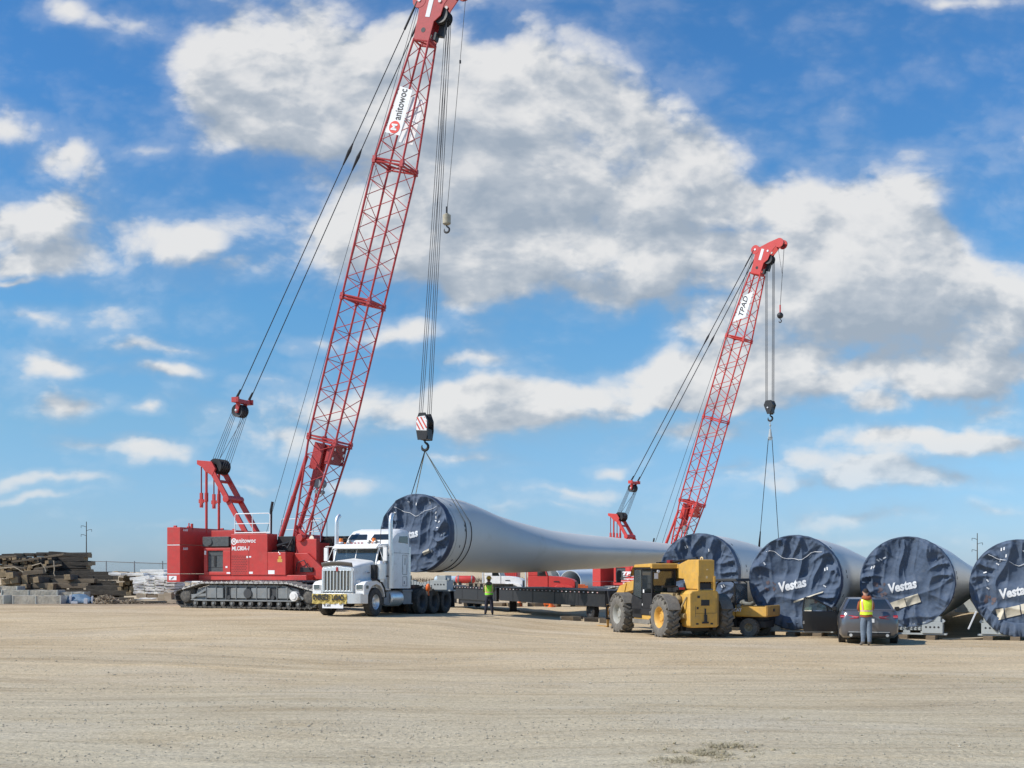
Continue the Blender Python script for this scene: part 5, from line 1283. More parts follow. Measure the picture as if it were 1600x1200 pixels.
    b = MB(); b.bx(.9,2.35,.6,1.15,.42,.56); b.bx(1.0,2.2,1.12,1.18,.40,.44); pr('cab_step', b, mat('muddy_step',(.2,.18,.15),.9,var=.3), bevel=.01)
    b = MB(); b.bx(-.30,.62,.66,.88,.95,1.52); b.bx(-.2,.5,.55,.8,1.0,1.45); b.cyl((-.1,.72,1.2),(-.1,.9,1.2),.12,n=14); b.cyl((-.2,.80,1.0),(-.2,.82,1.5),.06); b.tube([(-.3,.7,1.5),(-.35,.85,1.2),(-.3,.8,.8)],.03); b.ball((-.3,.66,1.3),.16,0,7); b.cyl((-.75,.62,.75),(-.3,.70,.75),.09,n=10); b.tube([(-.8,.6,1.4),(-.7,.72,1.1),(-.5,.72,.8)],.035); pr('hydraulic_unit', b, mat('dirty_hydraulics',(.34,.25,.12),.8,var=.5,scale=8,dirt=.3,dirtcol=(.1,.08,.06)), bevel=.02)
    b = MB(); b.bx(-.05,.62,-.3,.62,1.55,1.70); b.bx(-.45,-.2,.45,.75,1.62,1.72); b.bx(.2,.3,.4,1.0,1.70,1.76); pr('rear_light_bar', b, BLACK, bevel=.01)
    b = MB(); b.bx(-.5,-.44,.52,.70,1.64,1.71); pr('tail_light', b, REDL)
    for x in (0,3.5):
        for s in (-1,1):
            b = MB(); r0, r1 = .73, .78
            ao = [(x+cos(radians(a))*r1, .69+sin(radians(a))*r1*1.02) for a in range(32,150,13)]
            if x == 0: ao = [(x+cos(radians(a))*r1, .69+sin(radians(a))*r1*1.02) for a in range(52,172,12)]
            ai = [(x+(p[0]-x)*.94, .69+(p[1]-.69)*.94) for p in ao][::-1]
            b.prism(ao+ai,'y',s*.78,s*1.24); pr('mud_guard', b, RUBBERD, bevel=.008)
            wheel(T,(x,s*1.03,.69),.685,.47,s,RUBBERD,(YEL if x == 0 else mat('pale_rim',(.32,.32,.29),.6,var=.15,dirt=.35)),lug=True,rimr=.55,dish=.06)
    return T
TELE = telehandler()

# ================================================================ grey sedan
def sedan():
    th = radians(90-15); R = (11.25,36.3); z0 = g(*R)
    T = thing('sedan_car', 'dark grey sedan seen from behind with its driver door wide open', 'car', (R[0],R[1],z0), th)
    def pr(n, b, m, p=T, bevel=0, **k): return b.build(n, m, p, bevel, **k)
    def ring(x, w, zb, zt, zs=.62, tb=.86, tw=.9):
        # closed section: bottom, lower side, shoulder, top
        h = [(w*tb,zb),(w*.97,zb+.12),(w,zs),(w*.985,zs+.12),(w*tw,zt-.03),(w*tw*.86,zt)]
        return [(x,-a,z) for a,z in h][::-1]+[(x,a,z) for a,z in h] if False else [(x,a,z) for a,z in h]+[(x,-a,z) for a,z in reversed(h)]
    b = MB()
    b.loft([ring(-.02,.74,.40,.90,.60,.9,.9),ring(.03,.82,.30,1.02,.62,.9,.88),ring(.12,.88,.24,1.08,.66),ring(.30,.91,.2,1.10,.68),ring(.75,.92,.18,1.09,.7),ring(1.5,.925,.18,.98,.7),ring(3.0,.925,.18,.98,.7),ring(3.5,.92,.18,.98,.7),ring(4.2,.90,.2,.88,.66),ring(4.7,.84,.25,.76,.55),ring(4.86,.70,.3,.66,.5)],0)
    body = pr('body', b, CARP, angle=50)
    def hoop(x, w, z): return [(x,-w,z),(x,-w*.86,z+.03),(x,w*.86,z+.03),(x,w,z)]
    b = MB()   # roof and pillars
    b.loft([[(1.38,-.60,1.40),(1.38,.60,1.40),(1.38,.52,1.385),(1.38,-.52,1.385)],[(1.6,-.62,1.44),(1.6,.62,1.44),(1.6,.52,1.40),(1.6,-.52,1.40)],[(2.1,-.63,1.46),(2.1,.63,1.46),(2.1,.52,1.42),(2.1,-.52,1.42)],[(2.6,-.61,1.44),(2.6,.61,1.44),(2.6,.5,1.40),(2.6,-.5,1.40)],[(2.85,-.58,1.40),(2.85,.58,1.40),(2.85,.5,1.38),(2.85,-.5,1.38)]],0)
    for s in (-1,1):
        b.loft([[(.62,s*.80,1.08),(.95,s*.83,1.04),(.95,s*.76,1.04),(.62,s*.72,1.08)],[(1.38,s*.62,1.40),(1.62,s*.64,1.41),(1.62,s*.57,1.41),(1.38,s*.55,1.40)]],0)
        b.beam((2.0,s*.84,.98),(2.05,s*.62,1.43),.08,.05,0,up=(1,0,0)); b.beam((3.6,s*.82,.98),(2.82,s*.58,1.41),.07,.05,0)
        b.beam((1.5,s*.62,1.42),(2.85,s*.60,1.41),.06,.05)
    pr('roof', b, CARP, body, .015)
    b = MB(); b.loft([[(.60,-.71,1.085),(.60,.71,1.085),(1.37,.55,1.40),(1.37,-.55,1.40)],[(.62,-.71,1.075),(.62,.71,1.075),(1.39,.55,1.39),(1.39,-.55,1.39)]],0); pr('rear_window', b, GLASSD, body)
    b = MB(); b.loft([[(3.62,-.74,.98),(3.62,.74,.98),(2.84,.55,1.40),(2.84,-.55,1.40)],[(3.60,-.74,.97),(3.60,.74,.97),(2.82,.55,1.39),(2.82,-.55,1.39)]],0); pr('windshield', b, GLASS, body)
    for s in (-1,1):
        b = MB(); b.loft([[(.95,s*.80,1.05),(3.5,s*.84,.99),(2.85,s*.60,1.40),(1.6,s*.61,1.42)],[(.95,s*.79,1.05),(3.5,s*.83,.99),(2.85,s*.59,1.40),(1.6,s*.60,1.42)]],0); pr('side_window', b, GLASSD, body)
    b = MB(); b.bx(1.2,1.7,-.6,.6,.6,1.22); b.bx(2.3,2.6,-.6,-.1,.6,1.2); b.bx(2.3,2.6,.1,.6,.6,1.2); pr('seats', b, DARK, body, .05)
    # lamps, trim
    for s in (-1,1):
        b = MB(); b.loft([[(-.005,s*.30,.89),(.0,s*.58,.93),(.09,s*.86,.93),(.09,s*.86,.84),(.0,s*.58,.80),(-.01,s*.32,.83)],[(-.035,s*.30,.88),(-.025,s*.56,.92),(.05,s*.87,.92),(.05,s*.87,.85),(-.03,s*.58,.81),(-.04,s*.32,.84)]],0); pr('tail_light', b, REDL, body, .004)
        b = MB(); b.loft([[(-.04,s*.34,.868),(.04,s*.84,.868),(.04,s*.84,.885),(-.04,s*.34,.885)],[(-.048,s*.34,.868),(.032,s*.86,.868),(.032,s*.86,.885),(-.048,s*.34,.885)]],0); pr('light_strip', b, mat('pink_lens',(.75,.25,.3),.3), body)
        b = MB(); b.cyl((-.06,s*.55,.30),(.1,s*.55,.30),.05,n=14); pr('exhaust_tip', b, CHROME, body)
        b = MB(); b.prism([(s*.93,.98),(s*1.08,.97),(s*1.12,1.05),(s*1.08,1.12),(s*.95,1.11)],'x',3.0,3.14); pr('side_mirror', b, CARD, body, .02)
    b = MB(); b.bx(-.055,.1,-.66,.66,.26,.38); pr('rear_diffuser', b, CARD, body, .02)
    b = MB(); b.beam((-.045,-.62,.40),(-.045,.62,.40),.02,.02); pr('chrome_strip', b, CHROME, body)
    b = MB(); b.bx(-.045,-.035,-.16,.16,.70,.82); pr('licence_plate', b, TAPE, body)
    b = MB(); b.loft([[(.10,-.80,1.075),(.10,.80,1.075),(.16,.80,1.12),(.16,-.80,1.12)],[(.25,-.80,1.08),(.25,.80,1.08),(.22,.80,1.12),(.22,-.80,1.12)]],0); pr('boot_lip', b, CARP, body, .01)
    b = MB(); b.prism([(1.45,1.43),(1.62,1.45),(1.5,1.50)],'y',-.02,.02); pr('roof_antenna', b, CARP, body)
    for x in (1.0,3.85):
        for s in (-1,1): wheel(T,(x,s*.80,.335),.335,.23,s,RUBBERB,STEEL,rimr=.64,dish=.02)
        for s in (-1,1):
            b = MB(); b.lathe([(.37,-.13),(.37,.02),(.30,.02)],(x,s*.82,.36),(0,s,0),24); pr('wheel_arch', b, BLACK, body)
    # open driver door: hinge at x=3.25 y=.93, swung 72 degrees
    hx, hy = 3.28, .93; dang = radians(180-80)
    D = Matrix.Translation((hx,hy,0)) @ Matrix.Rotation(dang,4,'Z')
    b = MB(); b.prism([(0,.24),(1.12,.24),(1.17,.5),(1.17,.94),(.0,.94)],'y',-.05,.05)
    fr_ = [((0,.94),(.85,1.40)),((.85,1.40),(1.10,1.40)),((1.10,1.40),(1.16,.94))]
    for p, q in fr_: b.beam((p[0],0,p[1]),(q[0],0,q[1]),.05,.06,0,up=(0,1,0))
    b.beam((.32,0,.94),(.36,0,1.12),.04,.03,0,up=(0,1,0)); b.bx(.2,.95,-.09,-.05,.60,.72); b.bx(.35,.7,-.085,-.05,.34,.5)
    b.v = [tuple(D @ Vector(v)) for v in b.v]; d = pr('driver_door', b, CARD, body, .012); d['label'] = 'black inside of the open driver door'
    b = MB(); b.prism([(.10,.97),(.83,1.37),(1.08,1.37),(1.12,.97)],'y',-.004,.004); b.v = [tuple(D @ Vector(v)) for v in b.v]; pr('door_window', b, glassmat('green_glass',(.45,.60,.60),.25), d)
    b = MB(); b.bx(.95,1.03,-.07,-.05,.74,.78); b.bx(1.10,1.16,-.06,.05,.5,.6); b.v = [tuple(D @ Vector(v)) for v in b.v]; pr('door_handle', b, CHROME, d)
    return T
CAR = sedan()

# ================================================================ yellow utility vehicle
def utv():
    th = radians(148); p = GW(1172,40.3)
    T = thing('utility_vehicle', 'small yellow utility vehicle with a roll cage and cargo bed', 'utility vehicle', (0,0,0), th)
    ux = Vector((cos(th),sin(th),0)); uy = Vector((-sin(th),cos(th),0))
    base = p-ux*.60-uy*.60; T.location = (base.x, base.y, g(base.x,base.y))
    def pr(n, b, m, pp=T, bevel=0, **k): return b.build(n, m, pp, bevel, **k)
    b = MB(); b.bx(.1,2.9,-.45,.45,.32,.55); b.bx(1.1,1.9,-.62,.62,.35,.60); b.bx(1.2,1.95,-.60,.60,.55,.85); b.bx(.2,1.0,-.35,.35,.4,.75); pr('chassis', b, BLACK, bevel=.02)
    b = MB(); b.bx(-.02,.02,-.68,.68,.72,1.10); b.bx(0,1.12,.64,.68,.72,1.06); b.bx(0,1.12,-.68,-.64,.72,1.06); b.bx(1.08,1.12,-.66,.66,.72,1.10); b.bx(0,1.12,-.66,.66,.70,.74); cb = pr('cargo_bed', b, YEL, bevel=.015)
    b = MB(); b.bx(-.05,-.02,-.66,.66,.74,1.08); b.bx(-.07,-.05,-.08,.08,.88,.98,1); pr('tailgate', b, [YELD, BLACK], cb, .008)  # darker yellow puts the shade of this face into the colour
    b = MB(); b.bx(.55,1.08,.682,.70,.74,.86); b.bx(1.14,1.9,.60,.70,.62,.90) ; b.bx(2.0,2.9,-.62,.62,.60,1.05); b.prism([(1.14,.75),(1.9,.75),(1.9,.66),(1.14,.66)],'y',.66,.72); pr('body_panel', b, YEL, bevel=.02)
    text('badge_lettering','CAT',.15,frame((1.02,.703,.93),(-1,0,0),(0,0,1)),WHITEP,cb,0,.006)
    b = MB()
    for s in (-1,1):
        b.tube([(1.15,s*.62,.9),(1.18,s*.60,1.88),(1.3,s*.6,1.95),(2.1,s*.58,1.95),(2.3,s*.60,1.85),(2.6,s*.64,1.05)],.028,8)
    for x, z in ((1.18,1.5),(1.3,1.95),(2.1,1.95)): b.cyl((x,-.6,z),(x,.6,z),.025,n=8)
    rc = pr('roll_cage', b, BLACK)
    b = MB(); b.prism([(1.05,1.94),(2.3,1.94),(2.4,1.90),(2.3,2.02),(1.1,2.04)],'y',-.68,.68); pr('canopy_roof', b, DARK, rc, .02)
    b = MB(); b.bx(1.13,1.145,-.56,.56,1.15,1.86); pr('rear_window', b, GLASSP, rc)
    for y in (-.3,.3):
        b = MB(); b.bx(1.3,1.75,y-.22,y+.22,.85,.97); b.prism([(1.22,.95),(1.34,.95),(1.28,1.45),(1.18,1.42)],'y',y-.22,y+.22); pr('seat', b, BLACK, bevel=.04)
    b = MB(); b.lathe([(.16,0),(.18,.015),(.16,.03)],(2.0,.3,1.2),(-1,0,.6),18); b.cyl((2.0,.3,1.2),(2.15,.3,1.0),.02); pr('steering_wheel', b, BLACK)
    b = MB(); b.tube([(.95,.60,1.10),(.92,.55,1.20),(.85,.58,1.24),(.80,.62,1.16),(.6,.60,1.15),(.5,.55,1.22)],[.05,.08,.07,.08,.06,.04],8); b.ball((1.0,.66,1.05),.09,0,6,(1,.6,1)); o = pr('cloth_bundle', b, mat('grey_cloth',(.20,.20,.17),.9,var=.4))
    o.parent = None; o.matrix_world = T.matrix_basis.copy(); tag(o, 'crumpled grey cloth lying on the edge of the yellow cargo bed', 'cloth')
    for x in (.62,2.5):
        for s in (-1,1): wheel(T,(x,s*.60,.32),.31,.24,s,RUBBERD,mat('sandy_rim',(.36,.30,.2),.6,var=.3,dirt=.2),lug=True,rimr=.5,bolts=True)
    return T
UTV = utv()

# ================================================================ people
def skinned(joints, edges, radii, root):
    me = bpy.data.meshes.new('sk'); me.from_pydata(joints, edges, []); o = bpy.data.objects.new('sk', me); COL.objects.link(o)
    m = o.modifiers.new('s','SKIN'); m.use_smooth_shade = True; m.branch_smoothing = .6
    for i, r in enumerate(radii):
        sv = me.skin_vertices[0].data[i]; sv.radius = (r if isinstance(r,tuple) else (r,r)); sv.use_root = (i == root)
    s = o.modifiers.new('u','SUBSURF'); s.levels = 2; s.render_levels = 2
    dg = bpy.context.evaluated_depsgraph_get(); dg.update()
    r_ = bpy.data.meshes.new_from_object(o.evaluated_get(dg)); bpy.data.objects.remove(o); bpy.data.meshes.remove(me)
    return r_
def person(label, loc, rz, H, mats, armpose, stance, headtilt, hat, vest, hood, hem):
    """local: faces +x, z up. mats = dict(leg, boot, arm, skin)"""
    T = thing('person', label, 'person', loc, rz); k = H/1.78
    J = []; E = []; R_ = []
    def j(p, r, par=None):
        J.append(tuple(Vector(p)*k)); R_.append(tuple(q*k for q in r) if isinstance(r,tuple) else r*k)
        if par is not None: E.append((par, len(J)-1))
        return len(J)-1
    pel = j((0,0,.96),(.135,.155)); w = j((0,0,1.10),(.115,.145),pel); ch = j((.01,0,1.28),(.12,.17),w); sh = j((.0,0,1.43),(.085,.13),ch)
    nk = j((.02,0,1.52),.055,sh); h0 = j((.03+headtilt*.3,0,1.60),(.078,.068),nk); h1 = j((.03+headtilt*.8,0,1.68),(.095,.078),h0); h2 = j((.02+headtilt,0,1.745),(.07,.062),h1)
    for s in (-1,1):
        st = stance[0 if s < 0 else 1]
        hip = j((0,s*.095,.88),(.125,.118),pel); kn = j((st[0]*.5+.02,s*(.100+st[1]*.5),.49),.095,hip); cf = j((st[0]*.75,s*(.105+st[1]*.7),.33),.086,kn); an = j((st[0],s*(.115+st[1]),.10),.070,cf)
        he = j((st[0]-.03,s*(.125+st[1]),.045),.045,an); bl = j((st[0]+.12,s*(.14+st[1]),.038),(.036,.046),an); j((st[0]+.20,s*(.145+st[1]),.032),(.026,.036),bl)
        a = armpose[0 if s < 0 else 1]
        sp = j((0,s*.165,1.42),.066,sh); mid = Vector((0,s*.205,1.42)).lerp(Vector((a[0][0],s*a[0][1],a[0][2])),.5); m1 = j(mid,.055,sp); el = j((a[0][0],s*a[0][1],a[0][2]),.045,m1); wr = j((a[1][0],s*a[1][1],a[1][2]),.030,el)
        d = (Vector((a[1][0],s*a[1][1],a[1][2]))-Vector((a[0][0],s*a[0][1],a[0][2]))).normalized(); sd = Vector((0,0,1)) if abs(d.z) < .8 else Vector((1,0,0)); sd = (sd-d*sd.dot(d)).normalized(); cu = d.cross(sd)*(-s)
        wp = Vector(J[wr])/k; pa = j(wp+d*.06,(.022,.036),wr)
        for f in range(4):
            off = sd*(.030-.020*f); l = (.070,.078,.073,.058)[f]; b0 = j(wp+d*.09+off,.0105,pa); b1 = j(wp+d*(.09+l*.5)+off+cu*.012,.0095,b0); j(wp+d*(.09+l*.85)+off+cu*.034,.008,b1)
        t0 = j(wp+d*.035+sd*.036+cu*.01,.012,pa); j(wp+d*.085+sd*.052+cu*.028,.009,t0)
    me = skinned(J, E, R_, 0)
    me.materials.clear()
    for m_ in (mats['leg'],mats['boot'],mats['arm'],SKIN,BLACK): me.materials.append(m_)
    wrs = [Vector(J[i]) for i in range(len(J)) if False]
    hands = [Vector((armpose[q][1][0], s*armpose[q][1][1], armpose[q][1][2]))*k for q, s in ((0,-1),(1,1))]
    elb = [Vector((armpose[q][0][0], s*armpose[q][0][1], armpose[q][0][2]))*k for q, s in ((0,-1),(1,1))]
    for p in me.polygons:
        c = p.center/k
        if c.z < .13: mi = 1
        elif c.z < 1.0 and abs(c.y) < .30 and not any((p.center-h).length < .13*k for h in hands): mi = 0
        elif c.z > 1.535: mi = 3
        else:
            mi = 2
            for h, e in zip(hands, elb):
                if (p.center-h).dot((h-e).normalized()) > -.005 and (p.center-h).length < .22*k: mi = 3
        p.material_index = mi; p.use_smooth = True
    me.name = 'body'; body = link('body', me, T)
    hc = Vector((.03+headtilt*.85,0,1.685))*k
    # face
    b = MB(); b.loft([[hc+Vector((.085,-.008,.02))*k,hc+Vector((.085,.008,.02))*k,hc+Vector((.088,.016,-.03))*k,hc+Vector((.088,-.016,-.03))*k],[hc+Vector((.10,-.004,.015))*k,hc+Vector((.10,.004,.015))*k,hc+Vector((.118,.012,-.028))*k,hc+Vector((.118,-.012,-.028))*k]],0)
    b.build('nose', SKIN, body)
    for s in (-1,1):
        b = MB(); b.ball(hc+Vector((.085,s*.032,.015))*k,.012*k,0,6); b.build('eye', BLACK, body)
        b = MB(); b.ball(hc+Vector((.0,s*.082,-.01))*k,.028*k,0,6,(.7,.35,1.1)); b.build('ear', SKIN, body)
    b = MB(); b.box(hc+Vector((.092,0,-.055))*k,(.008*k,.045*k,.010*k)); b.build('mouth', mat('lips',(.35,.13,.1),.6), body)
    # hair cap
    b = MB(); rows = []
    for i in range(9):
        t = radians(4+i*12.5); row = []
        for q in range(20):
            a = 2*pi*q/20; f = .5+.5*cos(a)   # front
            tt = t*(1-.38*f); rr = 1.03+.03*noise.noise(Vector((i*.7,q*.5,4)))
            row.append(hc+Vector((.098*sin(tt)*cos(a)-.008,.083*sin(tt)*sin(a),.105*cos(tt)-.005))*k*rr)
        rows.append(row)
    b.loft(rows,0,False); b.build('hair', HAIR, body)
    if hat:
        b = MB(); b.lathe([(.002,.145),(.05,.14),(.10,.105),(.125,.05),(.128,.0),(.155,-.012),(.158,-.020),(.12,-.016)], hc+Vector((0,0,.045))*k, (0,0,1), 24)
        b.v = [tuple(Vector((hc.x+(v[0]-hc.x)*1.12,v[1],v[2]))) for v in b.v]; b.box(hc+Vector((0,0,.175))*k,(.18*k,.03*k,.03*k)); b.build('hard_hat', HAT, body, angle=50)
    if hood:
        b = MB(); b.lathe([(.075,.085),(.10,.075),(.128,.04),(.135,.0),(.11,-.04),(.06,-.05)], Vector((-.02,0,1.49))*k, (-.25,0,1), 20)
        b.v = [(v[0]-(.03*k if v[0] < 0 else 0), v[1]*1.12, v[2]) for v in b.v]; b.build('hood', mats['arm'], body, angle=70)
    # jacket hem and vest as shells round the torso
    def shell(z0, z1, e, name, m, parent, n=28, cut=None):
        prof = [(.86,.150,.185),(.96,.152,.182),(1.10,.142,.172),(1.28,.150,.196),(1.38,.135,.205),(1.44,.105,.180),(1.475,.075,.12)]
        b = MB(); rows = []
        zs = [z0+(z1-z0)*i/14 for i in range(15)]
        for z in zs:
            dx = interp([(p[0],p[1]) for p in prof],z)+e; dy = interp([(p[0],p[2]) for p in prof],z)+e
            rows.append([Vector((.005+dx*cos(a)*(1+.02*sin(a*5+z*20)),dy*(abs(sin(a))**.85)*(1 if sin(a) >= 0 else -1),z+.008*sin(a*4)*(z<z0+.02)))*k for a in [2*pi*q/n for q in range(n)]])
        b.loft(rows,0,False); return b.build(name, m, parent, angle=80), prof
    shell(hem,1.46,.004,'jacket',mats['arm'],body)
    vo, prof = shell(hem+.07,1.455,.014,'safety_vest',vest[0],body)
    def band(z0,z1,a0,a1,e,m,name,par):
        b = MB(); rows = []
        for i in range(9):
            z = lerp(z0,z1,i/8); dx = interp([(p[0],p[1]) for p in prof],z)+e; dy = interp([(p[0],p[2]) for p in prof],z)+e
            rows.append([Vector((.005+dx*cos(a),dy*(abs(sin(a))**.85)*(1 if sin(a) >= 0 else -1),z))*k for a in [lerp(a0,a1,q/16) for q in range(17)]])
        b.loft(rows,0,False,False); b.build(name, m, par, angle=80)
    # horizontal band, two verticals on back and front
    band(hem+.16,hem+.22,0,2*pi,.018,vest[1],'vest_band',vo); band(hem+.175,hem+.205,0,2*pi,.021,vest[2],'reflective_band',vo)
    for c_ in (radians(180-47),radians(180+47),radians(47),radians(-47)):
        band(hem+.20,1.44,c_-.20,c_+.20,.019,vest[1],'vest_stripe',vo); band(hem+.20,1.44,c_-.07,c_+.07,.022,vest[2],'reflective_stripe',vo)
    return T
# seen from behind, so they face away from the camera
p2 = GW(1353.5,35.85)
person('man in a yellow safety vest and jeans standing at the back of the grey sedan', p2, radians(92), 1.77, dict(leg=JEANS,boot=BOOT,arm=HOOD),
       [((.06,.235,1.14),(.30,.13,1.10)),((.06,.235,1.14),(.30,.13,1.10))], [(-.05,-.03),(.04,-.03)], .055, False, (VESTY,STRIPE,SILVER), True, .90)
p1 = GW(764,55.4)
person('worker in a yellow hard hat and green safety vest standing under the raised blade', p1, radians(95), 1.80, dict(leg=TROUS,boot=BOOTB,arm=HOODG),
       [((.08,.27,1.16),(.28,.17,1.06)),((.08,.27,1.16),(.28,.17,1.06))], [(0,.05),(0,.05)], .02, True, (VESTG,STRIPE,SILVER), True, .90)
# ================================================================ frames under the parked blades
for (px, Z, lab) in ((1092,46.0,'grey steel root frame under the blade behind the large yellow telehandler'),(1242,41.2,'pale grey root frame under the sagging cover beside the utility vehicle'),
                     (1417,41.4,'pale grey root frame with four bolt holes just right of the grey sedan'),(1592,40.6,'pale grey root frame at the right edge of the photo')):
    x, y = (px-800)/F*Z, Z; zg = g(x,y); f = cradle(lab, (x-.02+.12,y+.22,zg+.15), -radians(25), 1, 0)
    rt = Vector((cos(radians(25)),-sin(radians(25)),0)); ax = Vector((sin(radians(25)),cos(radians(25)),0))
    for i, q in enumerate((-1.0,-.1,.85)):
        b = MB(); b.bx(-.16,.16,-.45,.45,0,.16); o = b.build('timber_block', TIMB, None, .01); c = Vector((x,y,0))+rt*q+ax*.2; c.z = g(c.x,c.y)-.01
        o.location = c; o.rotation_euler = (0,0,-radians(25+i*2)); tag(o, 'short timber block lying under a steel root frame', 'timber', 'timber blocks under the root frames')
# saddles farther along carry the parked blades
for (px, Z, n) in ((1092,46.0,0),(1242,41.2,1),(1417,41.4,2),(1592,40.6,3)):
    ax = Vector((sin(radians(28)),cos(radians(28)),0)); c = Vector(((px-800)/F*Z, Z, 0))+ax*24; zg = g(c.x,c.y)
    T = thing('tip_stand', 'grey trestle under the %s parked blade well behind its root' % ('first second third fourth'.split()[n]), 'stand', (c.x,c.y,zg), -radians(28))
    b = MB(); b.bx(-1.3,1.3,-.3,.3,0,.15); b.bx(-1.2,1.2,-.15,.15,.15,1.35 if n == 0 else 1.1); b.build('trestle', GALV, T, .02)
# loose plank and strap between the last two blades
b = MB(); b.beam((0,0,0),(.28,.0,.62),.05,.02,0,up=(0,1,0)); o = b.build('white_lath', WHITEP); p = W(1513,977,40); o.location = p-Vector((0,0,0)); tag(o, 'white lath leaning in the dark gap between the two rightmost blades', 'lath')
o.location.z = g(p.x,p.y)+.42
b = MB(); q = MB(); pts = [(-.9,0,.02),(-.4,.1,.03),(.2,.12,.05),(.9,.05,.10),(1.2,0,.22)]; b.tube(pts,.03,6); o = b.build('ground_strap', TIMP); p = GW(1512,41.0); o.location = p; tag(o, 'pale strap lying on the ground between the two rightmost blades', 'strap')

# ================================================================ things behind the blade
def bgpart(n, b, m, p, bevel=.01): return b.build(n, m, p, bevel)
def trailer():
    a = W(700,914,71.5); c = W(985,924,48.8); d = (c-a); d.z = 0; L = d.length; th = atan2(d.y,d.x)
    zt0, zt1 = CAMZ-.83, CAMZ-.83; zg = .13
    T = thing('flatbed_trailer', 'long black low trailer with a row of small reflectors, behind the worker', 'trailer', (a.x,a.y,zg), th)
    b = MB(); b.bx(0,11.6,-1.2,-1.05,.55,1.27); b.bx(0,11.6,1.05,1.2,.55,1.27); b.bx(0,11.6,-1.2,1.2,1.12,1.28)
    b.bx(12.0,L,-1.2,-1.05,.62,1.30); b.bx(12.0,L,1.05,1.2,.62,1.30); b.bx(12.0,L,-1.2,1.2,1.15,1.32); b.bx(11.6,12.0,-.8,.8,.7,1.2)
    for i in range(9):
        x = .9+i*2.6
        if x < L and not 11.4 < x < 12.1: b.bx(x,x+.05,-1.215,-1.2,.6,1.2)
    be = bgpart('deck_beam', b, BLACK, T)
    b = MB(); i = 0; x = .2
    while x < L-.3:
        if not 11.4 < x < 12.1: b.bx(x,x+.12,-1.222,-1.205,1.205,1.24,i%2)
        x += .46; i += 1
    b.build('reflector_strip', [TAPE, mat('pink_reflector',(.6,.35,.33),.5)], be)
    for x in (1.6,2.9,22.6):
        for s in (-1,1): wheel(T,(x,s*.9,.42),.42,.26,s,RUBBERB,DARK,bolts=False)
    b = MB(); b.bx(10.9,11.0,-.2,.2,0,.6); b.bx(10.8,11.2,-.3,.3,0,.06); b.bx(5.5,9.5,-1.1,-.6,.35,.55); bgpart('landing_leg', b, BLACK, T)
    for i, (x, w) in enumerate(((6.2,.5),(7.4,.3),(8.1,.45),(9.0,.35),(10.2,.3))):
        q = MB(); q.bx(0,w,-.6,.6,0,.17); o = q.build('timber_block', TIMB, None, .01); o.matrix_world = T.matrix_basis @ Matrix.Translation((x,-.4,1.285)); tag(o, 'short timber block resting on top of the black trailer deck', 'timber', 'timber blocks on the trailer deck')
trailer()
def bgtruck(px, Z, rz, col, label, sc=1.0, hood=True):
    p = GW(px,Z); T = thing('bonneted_truck', label, 'truck', p, rz); T.scale = (sc,sc,sc)
    b = MB(); b.loft([[(1.0,-.95,.9),(1.0,.95,.9),(1.0,.95,2.10),(1.0,-.95,2.10)],[(2.2,-.9,.85),(2.2,.9,.85),(2.2,.85,2.02),(2.2,-.85,2.02)],[(3.1,-.82,.8),(3.1,.82,.8),(3.1,.70,1.80),(3.1,-.70,1.80)],[(3.35,-.78,.8),(3.35,.78,.8),(3.35,.62,1.62),(3.35,-.62,1.62)]],0)
    b.build('hood', col, T, .06)
    b = MB()
    for s in (-1,1):
        b.prism([(1.5,.8),(1.6,1.15),(1.85,1.32),(2.6,1.34),(3.2,1.2),(3.4,.9),(3.4,.7),(2.95,.7),(2.85,.98),(2.5,1.12),(2.1,1.08),(1.85,.9),(1.8,.7)],'y',s*.7,s*1.16)
    b.build('fender', col, T, .03)
    b = MB(); b.bx(-.8,1.0,-1.0,1.0,.8,2.1); b.prism([(-.8,2.1),(1.0,2.1),(.75,2.78),(.55,2.86),(-.8,2.86)],'y',-1.0,1.0); cb = b.build('cab', col, T, .05)
    for s in (-1,1):
        b = MB(); b.prism([(.05,2.1),(.85,2.1),(.68,2.62),(.05,2.66)],'y',s*1.0-.01,s*1.0+.01); b.build('side_window', GLASSD, cb)
    b = MB(); b.loft([[(1.01,-.9,2.12),(1.01,.9,2.12),(.79,.85,2.72),(.79,-.85,2.72)],[(1.03,-.9,2.12),(1.03,.9,2.12),(.81,.85,2.72),(.81,-.85,2.72)]],0); b.build('windshield', GLASSD, cb)
    b = MB(); b.bx(3.34,3.42,-.62,.62,.85,1.6); b.bx(3.35,3.55,-1.15,1.15,.45,.8); b.build('grille', DARK, T, .02)
    b = MB(); b.bx(-5.2,3.2,-.4,.4,.6,.85); b.build('chassis', BLACK, T, .02)
    b = MB(); b.cyl((-1.0,-.9,.9),(-1.0,-.9,3.3),.09,n=12); b.build('exhaust_stack', CHROME, T)
    b = MB(); b.bx(1.5,2.0,-.94,-.915,1.55,1.65); b.build('air_intake', BLACK, T)
    for x in (2.4,-3.2,-4.4):
        for s in (-1,1): wheel(T,(x,s*.95,.5),.5,.3,s,RUBBERB,STEEL,bolts=False)
    return T
bgtruck(842,88,radians(-12),REDF,'red bonneted truck parked beyond the black trailer, pointing right',.86)
bgtruck(772,100,radians(-14),WHITE,'white bonneted truck beyond the trailer, pointing right, behind the worker',.80)
def box_thing(name, label, cat, px, Z, d, m, rz=0, z=0, bevel=.02):
    T = thing(name, label, cat, GW(px,Z)+Vector((0,0,z)), rz); return T
